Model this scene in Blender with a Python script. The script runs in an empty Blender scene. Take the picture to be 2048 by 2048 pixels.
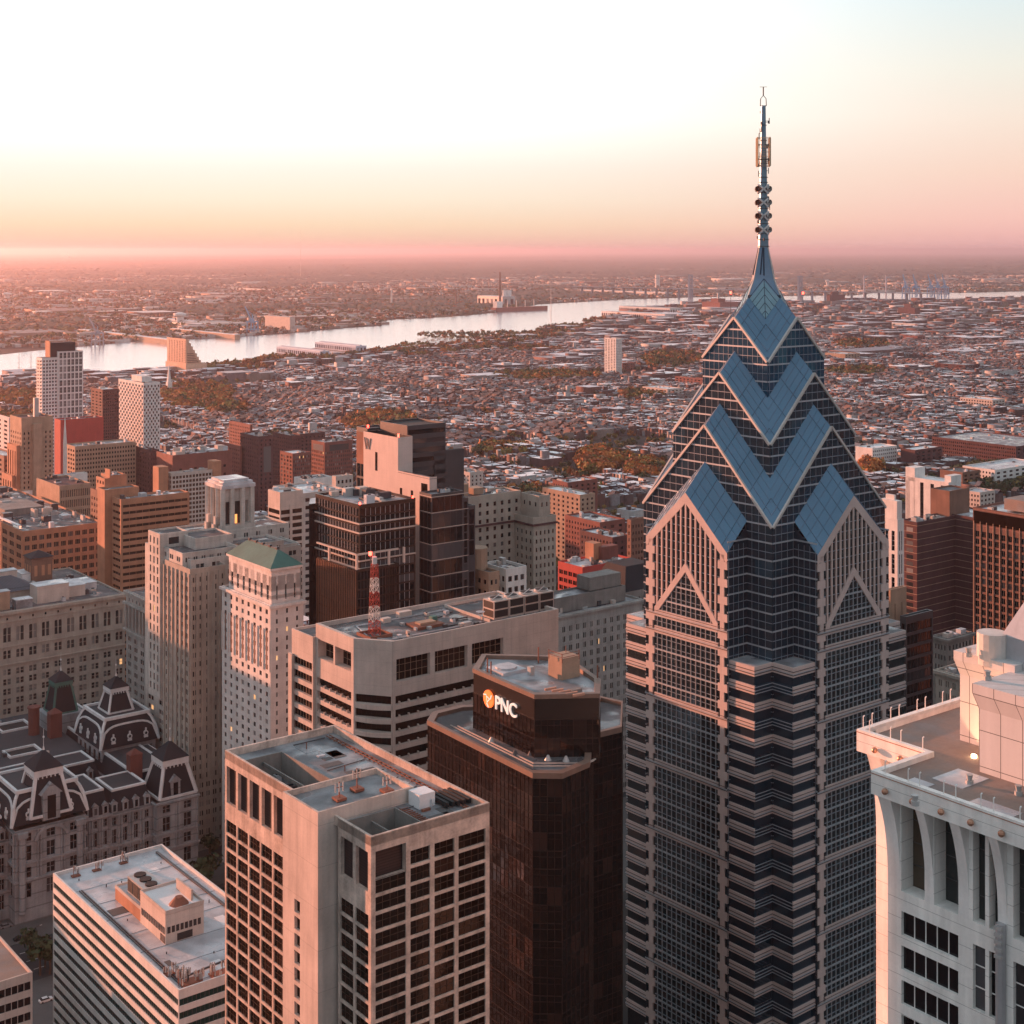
import bpy, math, random
import numpy as np
from mathutils import Vector, Matrix, noise
random.seed(7)
R = math.radians
sc = bpy.context.scene
COL = sc.collection

# ------------------------------------------------------------------ camera, sky, sun
F, U0, V0, HC = 2900.0, 1024.0, 500.0, 250.0        # focal length and eye level in photo pixels, eye height in metres
cam = bpy.data.cameras.new('camera'); co = bpy.data.objects.new('camera', cam); COL.objects.link(co)
co.location = (0, 0, HC); co.rotation_euler = (R(90), 0, 0)
cam.sensor_width = 36; cam.lens = 36 * F / 2048; cam.shift_y = -(1024 - V0) / 2048
cam.clip_start = 1; cam.clip_end = 400000
sc.camera = co
SUN_AZ, SUN_EL = R(-56), R(6.2)                      # azimuth from the view axis (+Y), negative = left
sd = Vector((math.sin(SUN_AZ) * math.cos(SUN_EL), math.cos(SUN_AZ) * math.cos(SUN_EL), math.sin(SUN_EL)))
sl = bpy.data.lights.new('sun', 'SUN'); so = bpy.data.objects.new('sun', sl); COL.objects.link(so)
sl.energy = 5.0; sl.angle = R(0.7); sl.color = (1.0, 0.36, 0.20)
so.rotation_euler = sd.to_track_quat('Z', 'Y').to_euler(); so.location = (0, 0, 900)
sc.view_settings.view_transform = 'Standard'; sc.view_settings.look = 'None'
sc.view_settings.exposure = 1.08; sc.view_settings.gamma = 1
sc.render.engine = 'CYCLES'
sc.cycles.max_bounces = 5; sc.cycles.diffuse_bounces = 2; sc.cycles.glossy_bounces = 3
sc.cycles.volume_bounces = 0; sc.cycles.transmission_bounces = 2; sc.cycles.transparent_max_bounces = 6
sc.cycles.use_denoising = True; sc.cycles.sample_clamp_indirect = 4
sc.cycles.use_adaptive_sampling = True; sc.cycles.adaptive_threshold = 0.02

w = bpy.data.worlds.new('World'); sc.world = w; w.use_nodes = True
nt = w.node_tree; nt.nodes.clear()
def N(nt, t, **k):
    n = nt.nodes.new(t)
    for a, b in k.items(): setattr(n, a, b)
    return n
def ramp(nt, stops, fac, interp='LINEAR'):
    n = N(nt, 'ShaderNodeValToRGB'); cr = n.color_ramp; cr.interpolation = interp
    cr.elements[0].position = stops[0][0]; cr.elements[0].color = (*stops[0][1], 1)
    cr.elements[1].position = stops[-1][0]; cr.elements[1].color = (*stops[-1][1], 1)
    for p, c in stops[1:-1]:
        e = cr.elements.new(p); e.color = (*c, 1)
    nt.links.new(fac, n.inputs[0]); return n.outputs[0]
def M(nt, op, a, b=None, c=None, clamp=False):
    n = N(nt, 'ShaderNodeMath', operation=op, use_clamp=clamp)
    for i, x in enumerate((a, b, c)):
        if x is None: continue
        if isinstance(x, (int, float)): n.inputs[i].default_value = x
        else: nt.links.new(x, n.inputs[i])
    return n.outputs[0]
def mix(nt, fac, a, b, mode='MIX'):
    n = N(nt, 'ShaderNodeMix', data_type='RGBA', blend_type=mode)
    for s, x in ((0, fac), (6, a), (7, b)):
        if isinstance(x, (int, float)): n.inputs[s].default_value = x
        elif isinstance(x, tuple): n.inputs[s].default_value = (*x, 1)
        else: nt.links.new(x, n.inputs[s])
    return n.outputs[2]
tc = N(nt, 'ShaderNodeTexCoord'); sp = N(nt, 'ShaderNodeSeparateXYZ'); nt.links.new(tc.outputs['Generated'], sp.inputs[0])
zz = sp.outputs[2]
zf = M(nt, 'MULTIPLY', zz, 5.0, clamp=True)          # 0..1 over the lowest 11.5 degrees
# colour of the dawn sky by height: on the sun's side, and away from it
near = ramp(nt, [(0, (.80, .47, .40)), (.045, (.90, .62, .45)), (.085, (.96, .73, .51)), (.17, (1.0, .88, .69)), (.28, (1.06, .98, .86)), (.45, (1.35, 1.3, 1.22)), (1, (1.5, 1.48, 1.45))], zf)
far = ramp(nt, [(0, (.78, .43, .43)), (.05, (.90, .50, .46)), (.1, (.96, .57, .50)), (.26, (.97, .69, .57)), (.43, (.96, .80, .68)), (.6, (.90, .87, .77)), (.85, (.75, .87, .89)), (1, (.66, .82, .88))], zf)
hx, hy = math.sin(R(-24)), math.cos(R(-24))
dot = M(nt, 'ADD', M(nt, 'MULTIPLY', sp.outputs[0], hx), M(nt, 'MULTIPLY', sp.outputs[1], hy))
side = N(nt, 'ShaderNodeMapRange'); side.interpolation_type = 'SMOOTHSTEP'
for i, x in enumerate((None, .70, .985, 0.0, 1.0)):
    if x is not None: side.inputs[i].default_value = x
nt.links.new(dot, side.inputs[0])
low = mix(nt, side.outputs[0], far, near)
sky = N(nt, 'ShaderNodeTexSky', sky_type='NISHITA'); sky.sun_disc = False
sky.sun_elevation = SUN_EL; sky.sun_rotation = SUN_AZ; sky.altitude = 250; sky.dust_density = 2.0; sky.ozone_density = 2.0
dome = mix(nt, .8, mix(nt, 1.0, sky.outputs[0], (.10, .10, .10), 'MULTIPLY'), (.66, .75, .83))
# the part of the dome behind the camera is the dim blue west
back = N(nt, 'ShaderNodeMapRange'); back.interpolation_type = 'SMOOTHSTEP'
for i, x in enumerate((None, .42, .72, 0.0, 1.0)):
    if x is not None: back.inputs[i].default_value = x
nt.links.new(dot, back.inputs[0])
west = ramp(nt, [(0, (.21, .22, .24)), (.5, (.44, .46, .50)), (1, (.58, .64, .69))], zf)
low2 = mix(nt, back.outputs[0], west, low)
up = N(nt, 'ShaderNodeMapRange'); up.interpolation_type = 'SMOOTHSTEP'
for i, x in enumerate((None, .165, .38, 0.0, 1.0)):
    if x is not None: up.inputs[i].default_value = x
nt.links.new(zz, up.inputs[0])
allsky = mix(nt, up.outputs[0], low2, dome)
bg = N(nt, 'ShaderNodeBackground'); bg.inputs[1].default_value = 0.473; nt.links.new(allsky, bg.inputs[0])
wo = N(nt, 'ShaderNodeOutputWorld'); nt.links.new(bg.outputs[0], wo.inputs[0])

# ------------------------------------------------------------------ helpers
TH = R(37.8)
E1 = (math.cos(TH), math.sin(TH)); E2 = (-math.sin(TH), math.cos(TH))   # street grid: right-and-away, left-and-away
def ground(u, v): Y = HC * F / (v - V0); return ((u - U0) / F * Y, Y)
def zat(v, Y): return HC - (v - V0) / F * Y
def reach(u, Y, ut, e):                               # length along e from the corner at pixel u, depth Y, to pixel ut
    X = (u - U0) / F * Y; q = (ut - U0) / F
    return (q * Y - X) / (e[0] - q * e[1])
def tag(o, label=None, cat=None, group=None, kind=None):
    for k, x in (('label', label), ('category', cat), ('group', group), ('kind', kind)):
        if x: o[k] = x
    return o
def empty(name, x, y, z=0, rz=None, **k):
    o = bpy.data.objects.new(name, None); COL.objects.link(o)
    o.location = (x, y, z); o.rotation_euler = (0, 0, TH if rz is None else rz); o.empty_display_size = 1
    return tag(o, **k)
class MB:
    def __init__(s): s.v = []; s.f = []; s.m = []
    def quad(s, a, b, c, d, m=0):
        n = len(s.v); s.v += [a, b, c, d]; s.f.append((n, n + 1, n + 2, n + 3)); s.m.append(m)
    def poly(s, pts, m=0):
        n = len(s.v); s.v += list(pts); s.f.append(tuple(range(n, n + len(pts)))); s.m.append(m)
    def box(s, x0, x1, y0, y1, z0, z1, m=0, mt=None, bottom=False):
        n = len(s.v)
        s.v += [(x0, y0, z0), (x1, y0, z0), (x1, y1, z0), (x0, y1, z0), (x0, y0, z1), (x1, y0, z1), (x1, y1, z1), (x0, y1, z1)]
        fs = [(0, 1, 5, 4), (1, 2, 6, 5), (2, 3, 7, 6), (3, 0, 4, 7), (4, 5, 6, 7)] + ([(3, 2, 1, 0)] if bottom else [])
        for i, f in enumerate(fs):
            s.f.append(tuple(n + k for k in f)); s.m.append(mt if (mt is not None and i == 4) else m)
        return s
    def prism(s, pts, z0, z1, m=0, mt=None, top=True):
        n = len(pts)
        for i in range(n):
            (ax, ay), (bx, by) = pts[i], pts[(i + 1) % n]
            s.quad((ax, ay, z0), (bx, by, z0), (bx, by, z1), (ax, ay, z1), m)
        if top: s.poly([(x, y, z1) for x, y in pts], m if mt is None else mt)
        return s
    def frus(s, pts0, z0, pts1, z1, m=0, top=True):
        n = len(pts0)
        for i in range(n):
            a, b = pts0[i], pts0[(i + 1) % n]; c, d = pts1[(i + 1) % n], pts1[i]
            s.quad((*a, z0), (*b, z0), (*c, z1), (*d, z1), m)
        if top: s.poly([(x, y, z1) for x, y in pts1], m)
        return s
    def cyl(s, x, y, z0, z1, r0, r1=None, n=10, m=0, ph=0):
        r1 = r0 if r1 is None else r1
        c = lambda r: [(x + r * math.cos(ph + 2 * math.pi * i / n), y + r * math.sin(ph + 2 * math.pi * i / n)) for i in range(n)]
        return s.frus(c(r0), z0, c(max(r1, .001)), z1, m)
    def bar(s, a, b, r, m=0, r2=None):                # square bar between two points
        a, b = Vector(a), Vector(b); d = (b - a)
        if d.length < 1e-6: return s
        d.normalize(); up = Vector((0, 0, 1)) if abs(d.z) < .95 else Vector((1, 0, 0))
        p = d.cross(up).normalized(); q = d.cross(p); r2 = r if r2 is None else r2
        A = [a + (p * i + q * j) * r for i, j in ((-1, -1), (1, -1), (1, 1), (-1, 1))]
        Bq = [b + (p * i + q * j) * r2 for i, j in ((-1, -1), (1, -1), (1, 1), (-1, 1))]
        for i in range(4): s.quad(A[i][:], A[(i + 1) % 4][:], Bq[(i + 1) % 4][:], Bq[i][:], m)
        s.poly([x[:] for x in A], m); s.poly([x[:] for x in Bq], m); return s
    def mesh(s, name, mats):
        me = bpy.data.meshes.new(name); me.from_pydata(s.v, [], s.f)
        for m in (mats if isinstance(mats, (list, tuple)) else [mats]): me.materials.append(m)
        if any(s.m): me.polygons.foreach_set('material_index', s.m)
        me.update(); return me
    def build(s, name, mats, parent=None, **k):
        if not s.f: return None
        o = bpy.data.objects.new(name, s.mesh(name, mats)); COL.objects.link(o)
        if parent is not None: o.parent = parent
        return tag(o, **k)
def sheet(name, V, Fc, mats, mi=None, **k):           # numpy mesh: V (n,3), Fc (m,4)
    me = bpy.data.meshes.new(name)
    V = np.asarray(V, dtype=np.float32); Fc = np.asarray(Fc, dtype=np.int32); nf, c = Fc.shape
    me.vertices.add(len(V)); me.vertices.foreach_set('co', V.ravel())
    me.loops.add(nf * c); me.loops.foreach_set('vertex_index', Fc.ravel())
    me.polygons.add(nf); me.polygons.foreach_set('loop_start', np.arange(nf, dtype=np.int32) * c)
    me.polygons.foreach_set('loop_total', np.full(nf, c, dtype=np.int32))
    for m in mats: me.materials.append(m)
    if mi is not None: me.polygons.foreach_set('material_index', np.asarray(mi, dtype=np.int32))
    me.update(calc_edges=True)
    o = bpy.data.objects.new(name, me); COL.objects.link(o); return tag(o, **k)

# ------------------------------------------------------------------ materials
def newmat(name):
    m = bpy.data.materials.new(name); m.use_nodes = True
    nt = m.node_tree; b = nt.nodes['Principled BSDF']; return m, nt, b
def surf(name, col, var=.25, scale=.15, rough=.8, streak=.3, metal=0, fine=2.0, spec=.3, col2=None, lines=None, puddle=False):
    """weathered surface: broad patches, vertical streaks and fine grain; lines=(pitch_h, pitch_v, dark, width) panel joints"""
    m, nt, b = newmat(name)
    tc = N(nt, 'ShaderNodeTexCoord'); oc = tc.outputs['Object']
    def noise_(sc_, det, st=None):
        n = N(nt, 'ShaderNodeTexNoise'); n.inputs['Scale'].default_value = 1; n.inputs['Detail'].default_value = det
        mp = N(nt, 'ShaderNodeMapping'); mp.inputs['Scale'].default_value = st or (sc_, sc_, sc_)
        nt.links.new(oc, mp.inputs[0]); nt.links.new(mp.outputs[0], n.inputs[0]); return n.outputs[0]
    a = noise_(scale, 4); f = noise_(fine, 3); s_ = noise_(0, 3, (.7, .7, .05))
    t = M(nt, 'ADD', M(nt, 'MULTIPLY', M(nt, 'SUBTRACT', a, .5), var * 2.6), M(nt, 'MULTIPLY', M(nt, 'SUBTRACT', f, .5), var * .8))
    t = M(nt, 'ADD', t, M(nt, 'MULTIPLY', M(nt, 'SUBTRACT', s_, .5), streak * 1.2))
    k = M(nt, 'ADD', t, 1.0)
    base = tuple(col)
    if col2:
        rr = N(nt, 'ShaderNodeMapRange'); rr.inputs[1].default_value = .42; rr.inputs[2].default_value = .62; nt.links.new(noise_(scale * 1.7, 5), rr.inputs[0])
        base = mix(nt, rr.outputs[0], tuple(col), tuple(col2))
    if lines:
        ph, pv, dk, wd = lines
        g = N(nt, 'ShaderNodeSeparateXYZ'); nt.links.new(oc, g.inputs[0])
        def ln(x, p, w_): return M(nt, 'LESS_THAN', M(nt, 'FRACT', M(nt, 'DIVIDE', x, p)), w_ / p)
        L = ln(g.outputs[2], pv, wd)
        if ph: L = M(nt, 'MAXIMUM', L, ln(M(nt, 'ADD', g.outputs[0], g.outputs[1]), ph, wd))
        k = M(nt, 'MULTIPLY', k, M(nt, 'SUBTRACT', 1.0, M(nt, 'MULTIPLY', L, dk)))
    cm = N(nt, 'ShaderNodeCombineColor'); [nt.links.new(k, cm.inputs[i]) for i in range(3)]
    nt.links.new(mix(nt, 1.0, base, cm.outputs[0], 'MULTIPLY'), b.inputs['Base Color'])
    b.inputs['Roughness'].default_value = rough; b.inputs['Metallic'].default_value = metal
    if puddle:                                             # damp patches on flat roofs
        rp = N(nt, 'ShaderNodeMapRange'); rp.inputs[1].default_value = .50; rp.inputs[2].default_value = .60; rp.inputs[3].default_value = rough; rp.inputs[4].default_value = .16
        nt.links.new(noise_(.11, 6), rp.inputs[0]); nt.links.new(rp.outputs[0], b.inputs['Roughness']); spec = .5
    b.inputs['Specular IOR Level'].default_value = spec
    return m
def glass(name, col, rough=.06, metal=0, vary=.6, spec=.35, tint=None, wave=.02, ws=.5, tilt=.05, lit=0, blinds=.80, stint=None):
    """window glass; every pane differs a little in tone and tilt"""
    m, nt, b = newmat(name)
    ge = N(nt, 'ShaderNodeNewGeometry'); oi = N(nt, 'ShaderNodeObjectInfo')
    r = M(nt, 'FRACT', M(nt, 'ADD', ge.outputs['Random Per Island'], oi.outputs['Random']))
    r2 = M(nt, 'FRACT', M(nt, 'MULTIPLY', r, 7.13))
    blind = tint or tuple(min(1, c * 4 + .06) for c in col)
    c1 = mix(nt, M(nt, 'MULTIPLY', M(nt, 'GREATER_THAN', r, blinds), M(nt, 'MULTIPLY', r2, vary)), tuple(col), blind)
    nt.links.new(c1, b.inputs['Base Color'])
    if stint: b.inputs['Specular Tint'].default_value = (*stint, 1)
    if lit:                                                # a few rooms have their lamps on
        b.inputs['Emission Color'].default_value = (1, .52, .22, 1); nt.links.new(M(nt, 'MULTIPLY', M(nt, 'GREATER_THAN', M(nt, 'FRACT', M(nt, 'MULTIPLY', r, 31.7)), 1 - lit), .45), b.inputs['Emission Strength'])
    b.inputs['Roughness'].default_value = rough; b.inputs['Metallic'].default_value = metal; b.inputs['Specular IOR Level'].default_value = spec
    # each pane hangs a little out of true, so its reflection breaks from its neighbour's
    wn = N(nt, 'ShaderNodeTexWhiteNoise', noise_dimensions='1D'); nt.links.new(r, wn.inputs['W'])
    tv = N(nt, 'ShaderNodeVectorMath', operation='SUBTRACT'); nt.links.new(wn.outputs['Color'], tv.inputs[0]); tv.inputs[1].default_value = (.5, .5, .5)
    ts = N(nt, 'ShaderNodeVectorMath', operation='SCALE'); nt.links.new(tv.outputs[0], ts.inputs[0]); ts.inputs['Scale'].default_value = tilt
    ta = N(nt, 'ShaderNodeVectorMath', operation='ADD'); nt.links.new(ts.outputs[0], ta.inputs[0]); nt.links.new(ge.outputs['Normal'], ta.inputs[1])
    tn = N(nt, 'ShaderNodeVectorMath', operation='NORMALIZE'); nt.links.new(ta.outputs[0], tn.inputs[0]); nt.links.new(tn.outputs[0], b.inputs['Normal'])
    if wave:
        tc = N(nt, 'ShaderNodeTexCoord'); n = N(nt, 'ShaderNodeTexNoise'); n.inputs['Scale'].default_value = ws; n.inputs['Detail'].default_value = 1
        nt.links.new(tc.outputs['Object'], n.inputs[0])
        bp = N(nt, 'ShaderNodeBump'); bp.inputs['Strength'].default_value = 1; bp.inputs['Distance'].default_value = wave
        nt.links.new(n.outputs[0], bp.inputs['Height']); nt.links.new(tn.outputs[0], bp.inputs['Normal']); nt.links.new(bp.outputs[0], b.inputs['Normal'])
    return m
def palette(name, cols, rough=.85, obj=False, var=.3, spec=.25):
    """one of several colours per house (separate islands of one mesh, or separate objects)"""
    m, nt, b = newmat(name)
    if obj: r = N(nt, 'ShaderNodeObjectInfo').outputs['Random']
    else: r = N(nt, 'ShaderNodeNewGeometry').outputs['Random Per Island']
    n = len(cols); st = [(i / n, c) for i, c in enumerate(cols)]
    c = ramp(nt, st + [(1, cols[-1])], r, 'CONSTANT')
    no = N(nt, 'ShaderNodeTexNoise'); no.inputs['Scale'].default_value = .35; no.inputs['Detail'].default_value = 3
    tc = N(nt, 'ShaderNodeTexCoord'); nt.links.new(tc.outputs['Object'], no.inputs[0])
    k = M(nt, 'ADD', M(nt, 'MULTIPLY', M(nt, 'SUBTRACT', no.outputs[0], .5), var * 2.5), 1.0)
    cm = N(nt, 'ShaderNodeCombineColor'); [nt.links.new(k, cm.inputs[i]) for i in range(3)]
    nt.links.new(mix(nt, 1.0, c, cm.outputs[0], 'MULTIPLY'), b.inputs['Base Color'])
    b.inputs['Roughness'].default_value = rough; b.inputs['Specular IOR Level'].default_value = spec
    return m
def glow(name, col, st):
    m, nt, b = newmat(name); b.inputs['Base Color'].default_value = (*col, 1)
    b.inputs['Emission Color'].default_value = (*col, 1); b.inputs['Emission Strength'].default_value = st; return m
G = {}
G['dark'] = glass('dark_glass', (.009, .009, .011), vary=.8)
G['brown'] = glass('bronze_glass', (.014, .008, .006), tint=(.05, .025, .018), spec=.12)
G['green'] = glass('green_glass', (.02, .05, .045), tint=(.05, .12, .10))
G['pale'] = glass('old_windows', (.03, .03, .032), tint=(.33, .32, .31), vary=.9, blinds=.55, lit=.012)
LIT = glow('lit_window', (1, .55, .2), 1.6)
S = {}
def St(k, *a, **q): S[k] = surf(k, *a, **q); return S[k]
St('beige_concrete', (.52, .44, .39), lines=(3.0, 3.6, .22, .08)); St('precast_frame', (.50, .40, .34), var=.6, streak=.75, scale=.25, lines=(0, 1.55, .12, .05))
St('pale_limestone', (.62, .59, .56), lines=(4.0, 3.4, .12, .10)); St('grey_limestone', (.33, .32, .30), var=.35, streak=.45, lines=(0, 3.9, .15, .12))
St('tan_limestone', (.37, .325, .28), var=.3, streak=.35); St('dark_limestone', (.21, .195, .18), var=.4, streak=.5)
St('city_granite', (.27, .26, .25), var=.4, streak=.55); St('white_trim', (.62, .62, .62), var=.2)
St('rose_granite', (.52, .42, .385), var=.15, streak=.1, lines=(1.5, 1.93, .12, .06)); St('grey_metal', (.46, .47, .49), rough=.4, metal=.3)
St('orange_brick', (.42, .20, .12), var=.3); St('red_brick', (.21, .075, .06), var=.3); St('bright_red', (.42, .06, .05), var=.15)
St('dark_brick', (.095, .042, .042), var=.3); St('brown_brick', (.20, .11, .08), var=.3); St('tan_brick', (.36, .245, .175), var=.3)
St('white_concrete', (.68, .66, .63), var=.2); St('white_panel', (.76, .75, .71), var=.2, streak=.5, lines=(0, 2.4, .45, .07))
St('dark_metal', (.05, .05, .055), rough=.4, spec=.5); St('bronze_panel', (.035, .022, .018), rough=.25, spec=.6)
St('roof_dark', (.075, .072, .075), puddle=True, var=.4, scale=.08, streak=0, col2=(.14, .135, .14)); St('roof_grey', (.15, .152, .16), puddle=True, var=.4, scale=.1, streak=0, col2=(.33, .34, .36), rough=.6)
St('roof_light', (.52, .53, .55), puddle=True, var=.25, scale=.1, streak=0, col2=(.36, .37, .39), rough=.55); St('roof_white', (.72, .72, .72), var=.15, streak=0)
St('roof_slab', (.11, .115, .125), puddle=True, var=.4, scale=.09, streak=0, col2=(.27, .28, .29), rough=.6)
St('roof_tan', (.25, .19, .16), var=.35, scale=.12, streak=0, col2=(.22, .20, .19)); St('slate', (.020, .022, .028), var=.3, streak=.1)
St('green_copper', (.06, .16, .14), var=.25); St('unit_metal', (.42, .42, .41), rough=.5, metal=.2); St('rust', (.22, .09, .06), var=.4)
St('asphalt', (.045, .046, .05), var=.3, scale=.05, streak=0); St('pavement', (.10, .097, .095), var=.25, streak=0); St('paint', (.7, .7, .68), streak=0)
St('brick_chimney', (.15, .055, .045)); St('black', (.012, .012, .013), spec=.5)
RED = surf('red_paint', (.45, .04, .03)); WHT = surf('white_paint', (.58, .57, .55)); REDL = glow('red_light', (1, .05, .03), 6)

# ------------------------------------------------------------------ facades and simple buildings
def facade(wall, wins, P, d, wd, z0, z1, cols, rows, dep=.35, m=0):
    """wall with openings: P start (x,y), d unit direction; outward side is to the right of d turned -90 (x for R faces, -x for L faces)"""
    nx, ny = d[1], -d[0]                               # outward for a face walked left to right as seen from outside
    pt = lambda a, z, o=0: (P[0] + d[0] * a - nx * o, P[1] + d[1] * a - ny * o, z)
    zc = z0
    for (r0, r1) in sorted(rows):
        if r0 - zc > .01: wall.quad(pt(0, zc), pt(wd, zc), pt(wd, r0), pt(0, r0), m)
        ac = 0
        for (c0, c1) in cols:
            if c0 - ac > .01: wall.quad(pt(ac, r0), pt(c0, r0), pt(c0, r1), pt(ac, r1), m)
            wall.quad(pt(c0, r0), pt(c1, r0), pt(c1, r0, dep), pt(c0, r0, dep), m)
            wall.quad(pt(c0, r1, dep), pt(c1, r1, dep), pt(c1, r1), pt(c0, r1), m)
            wall.quad(pt(c0, r0), pt(c0, r0, dep), pt(c0, r1, dep), pt(c0, r1), m)
            wall.quad(pt(c1, r0, dep), pt(c1, r0), pt(c1, r1), pt(c1, r1, dep), m)
            wins.append((pt((c0 + c1) / 2, (r0 + r1) / 2, dep), c1 - c0, r1 - r0, math.atan2(d[1], d[0])))
            ac = c1
        if wd - ac > .01: wall.quad(pt(ac, r0), pt(wd, r0), pt(wd, r1), pt(ac, r1), m)
        zc = r1
    if z1 - zc > .01: wall.quad(pt(0, zc), pt(wd, zc), pt(wd, z1), pt(0, z1), m)
def cells(wd, n, frac, margin=None, pair=0):
    """n equal openings over a width, each frac of its bay; pair>0 splits an opening in two with that gap"""
    mg = 0 if margin is None else margin; p = (wd - 2 * mg) / n; out = []
    for i in range(n):
        a = mg + p * i + p * (1 - frac) / 2; b = mg + p * (i + 1) - p * (1 - frac) / 2
        if pair: c = (a + b) / 2; out += [(a, c - pair / 2), (c + pair / 2, b)]
        else: out.append((a, b))
    return out
WM = {}
def winmesh(w_, h_, mx, mz, gm, fm, fr=.07):
    key = (round(w_, 2), round(h_, 2), mx, mz, gm.name, fm.name)
    if key not in WM:
        b = MB(); b.quad((-w_ / 2, 0, -h_ / 2), (w_ / 2, 0, -h_ / 2), (w_ / 2, 0, h_ / 2), (-w_ / 2, 0, h_ / 2), 0)
        for i in range(1, mx): x = -w_ / 2 + w_ * i / mx; b.box(x - fr, x + fr, -.08, .01, -h_ / 2, h_ / 2, 1)
        for i in range(1, mz): z = -h_ / 2 + h_ * i / mz; b.box(-w_ / 2, w_ / 2, -.06, .01, z - fr, z + fr, 1)
        WM[key] = b
    return WM[key], key
MESHES = {}
def put_windows(root, wins, gm, fm, mx=1, mz=1, name='window', most=100, fr=.07):
    """each window an object while it shows more than a few pixels, the rest of a big facade as one"""
    mw = root.matrix_basis.copy() if root.parent is None else root.matrix_basis
    mw = Matrix.Translation(root.location) @ Matrix.Rotation(root.rotation_euler.z, 4, 'Z')
    L = []
    for w_ in wins:
        p = mw @ Vector(w_[0]); Y = max(p.y, 1); u = U0 + F * p.x / Y; v = V0 + (HC - p.z) / Y * F
        ok = -20 < u < 2068 and v < 2070 and w_[2] * F / Y > 4.5
        L.append((Y if ok else 1e9 + Y, w_))
    L.sort(key=lambda t: t[0]); single = [w_ for k, w_ in L[:most] if k < 1e9]; rest = [w_ for k, w_ in L[len(single):]]
    for (p, a, h, rot) in single:
        b, key = winmesh(a, h, mx if mx > 0 else max(1, round(a / -mx)), mz, gm, fm, fr)
        if key not in MESHES: MESHES[key] = b.mesh(name, [gm, fm])
        o = bpy.data.objects.new(name, MESHES[key]); COL.objects.link(o); o.parent = root; o.location = p; o.rotation_euler = (0, 0, rot)
    if rest:
        R_ = MB()
        for (p, a, h, rot) in rest:
            b, key = winmesh(a, h, mx if mx > 0 else max(1, round(a / -mx)), mz, gm, fm, fr)
            c, s = math.cos(rot), math.sin(rot); n = len(R_.v)
            R_.v += [(p[0] + x * c - y * s, p[1] + x * s + y * c, p[2] + z) for x, y, z in b.v]
            R_.f += [tuple(n + i for i in f) for f in b.f]; R_.m += b.m
        R_.build(name, [gm, fm], root, kind='stuff')
def units(root, x0, x1, y0, y1, z, n, seed, mats=('unit_metal', 'roof_light', 'beige_concrete', 'dark_metal'), big=4, name='rooftop_unit'):
    rd = random.Random(seed)
    for i in range(n):
        a, b, h = rd.uniform(1, big), rd.uniform(1, big), rd.uniform(.8, big * .7)
        if x1 - x0 < a + .5 or y1 - y0 < b + .5: continue
        x, y = rd.uniform(x0, x1 - a), rd.uniform(y0, y1 - b); m = MB().box(x, x + a, y, y + b, z, z + h)
        if rd.random() < .5: m.cyl(x + a / 2, y + b / 2, z + h, z + h + .4, min(a, b) * .32, n=10, m=1)
        if rd.random() < .5: m.bar((x + a, y + b / 2, z + .35), (min(x1, x + a + rd.uniform(2, 7)), y + b / 2, z + .35), .2, 1)
        m.build(name, [S[rd.choice(mats)], S['dark_metal']], root)
def roofslab(root, x0, x1, y0, y1, z, wallm, roofm, par=1.1, th=.45, name='roof', inset=.5):
    r = MB(); r.quad((x0 + th, y0 + th, z), (x1 - th, y0 + th, z), (x1 - th, y1 - th, z), (x0 + th, y1 - th, z))
    ro = r.build(name, roofm, root)
    p = MB()
    for a in ((x0, x1, y0, y0 + th), (x0, x1, y1 - th, y1), (x0, x0 + th, y0 + th, y1 - th), (x1 - th, x1, y0 + th, y1 - th)): p.box(*a, z - .3, z + par)
    p.build('parapet', wallm, root); return ro
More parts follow.
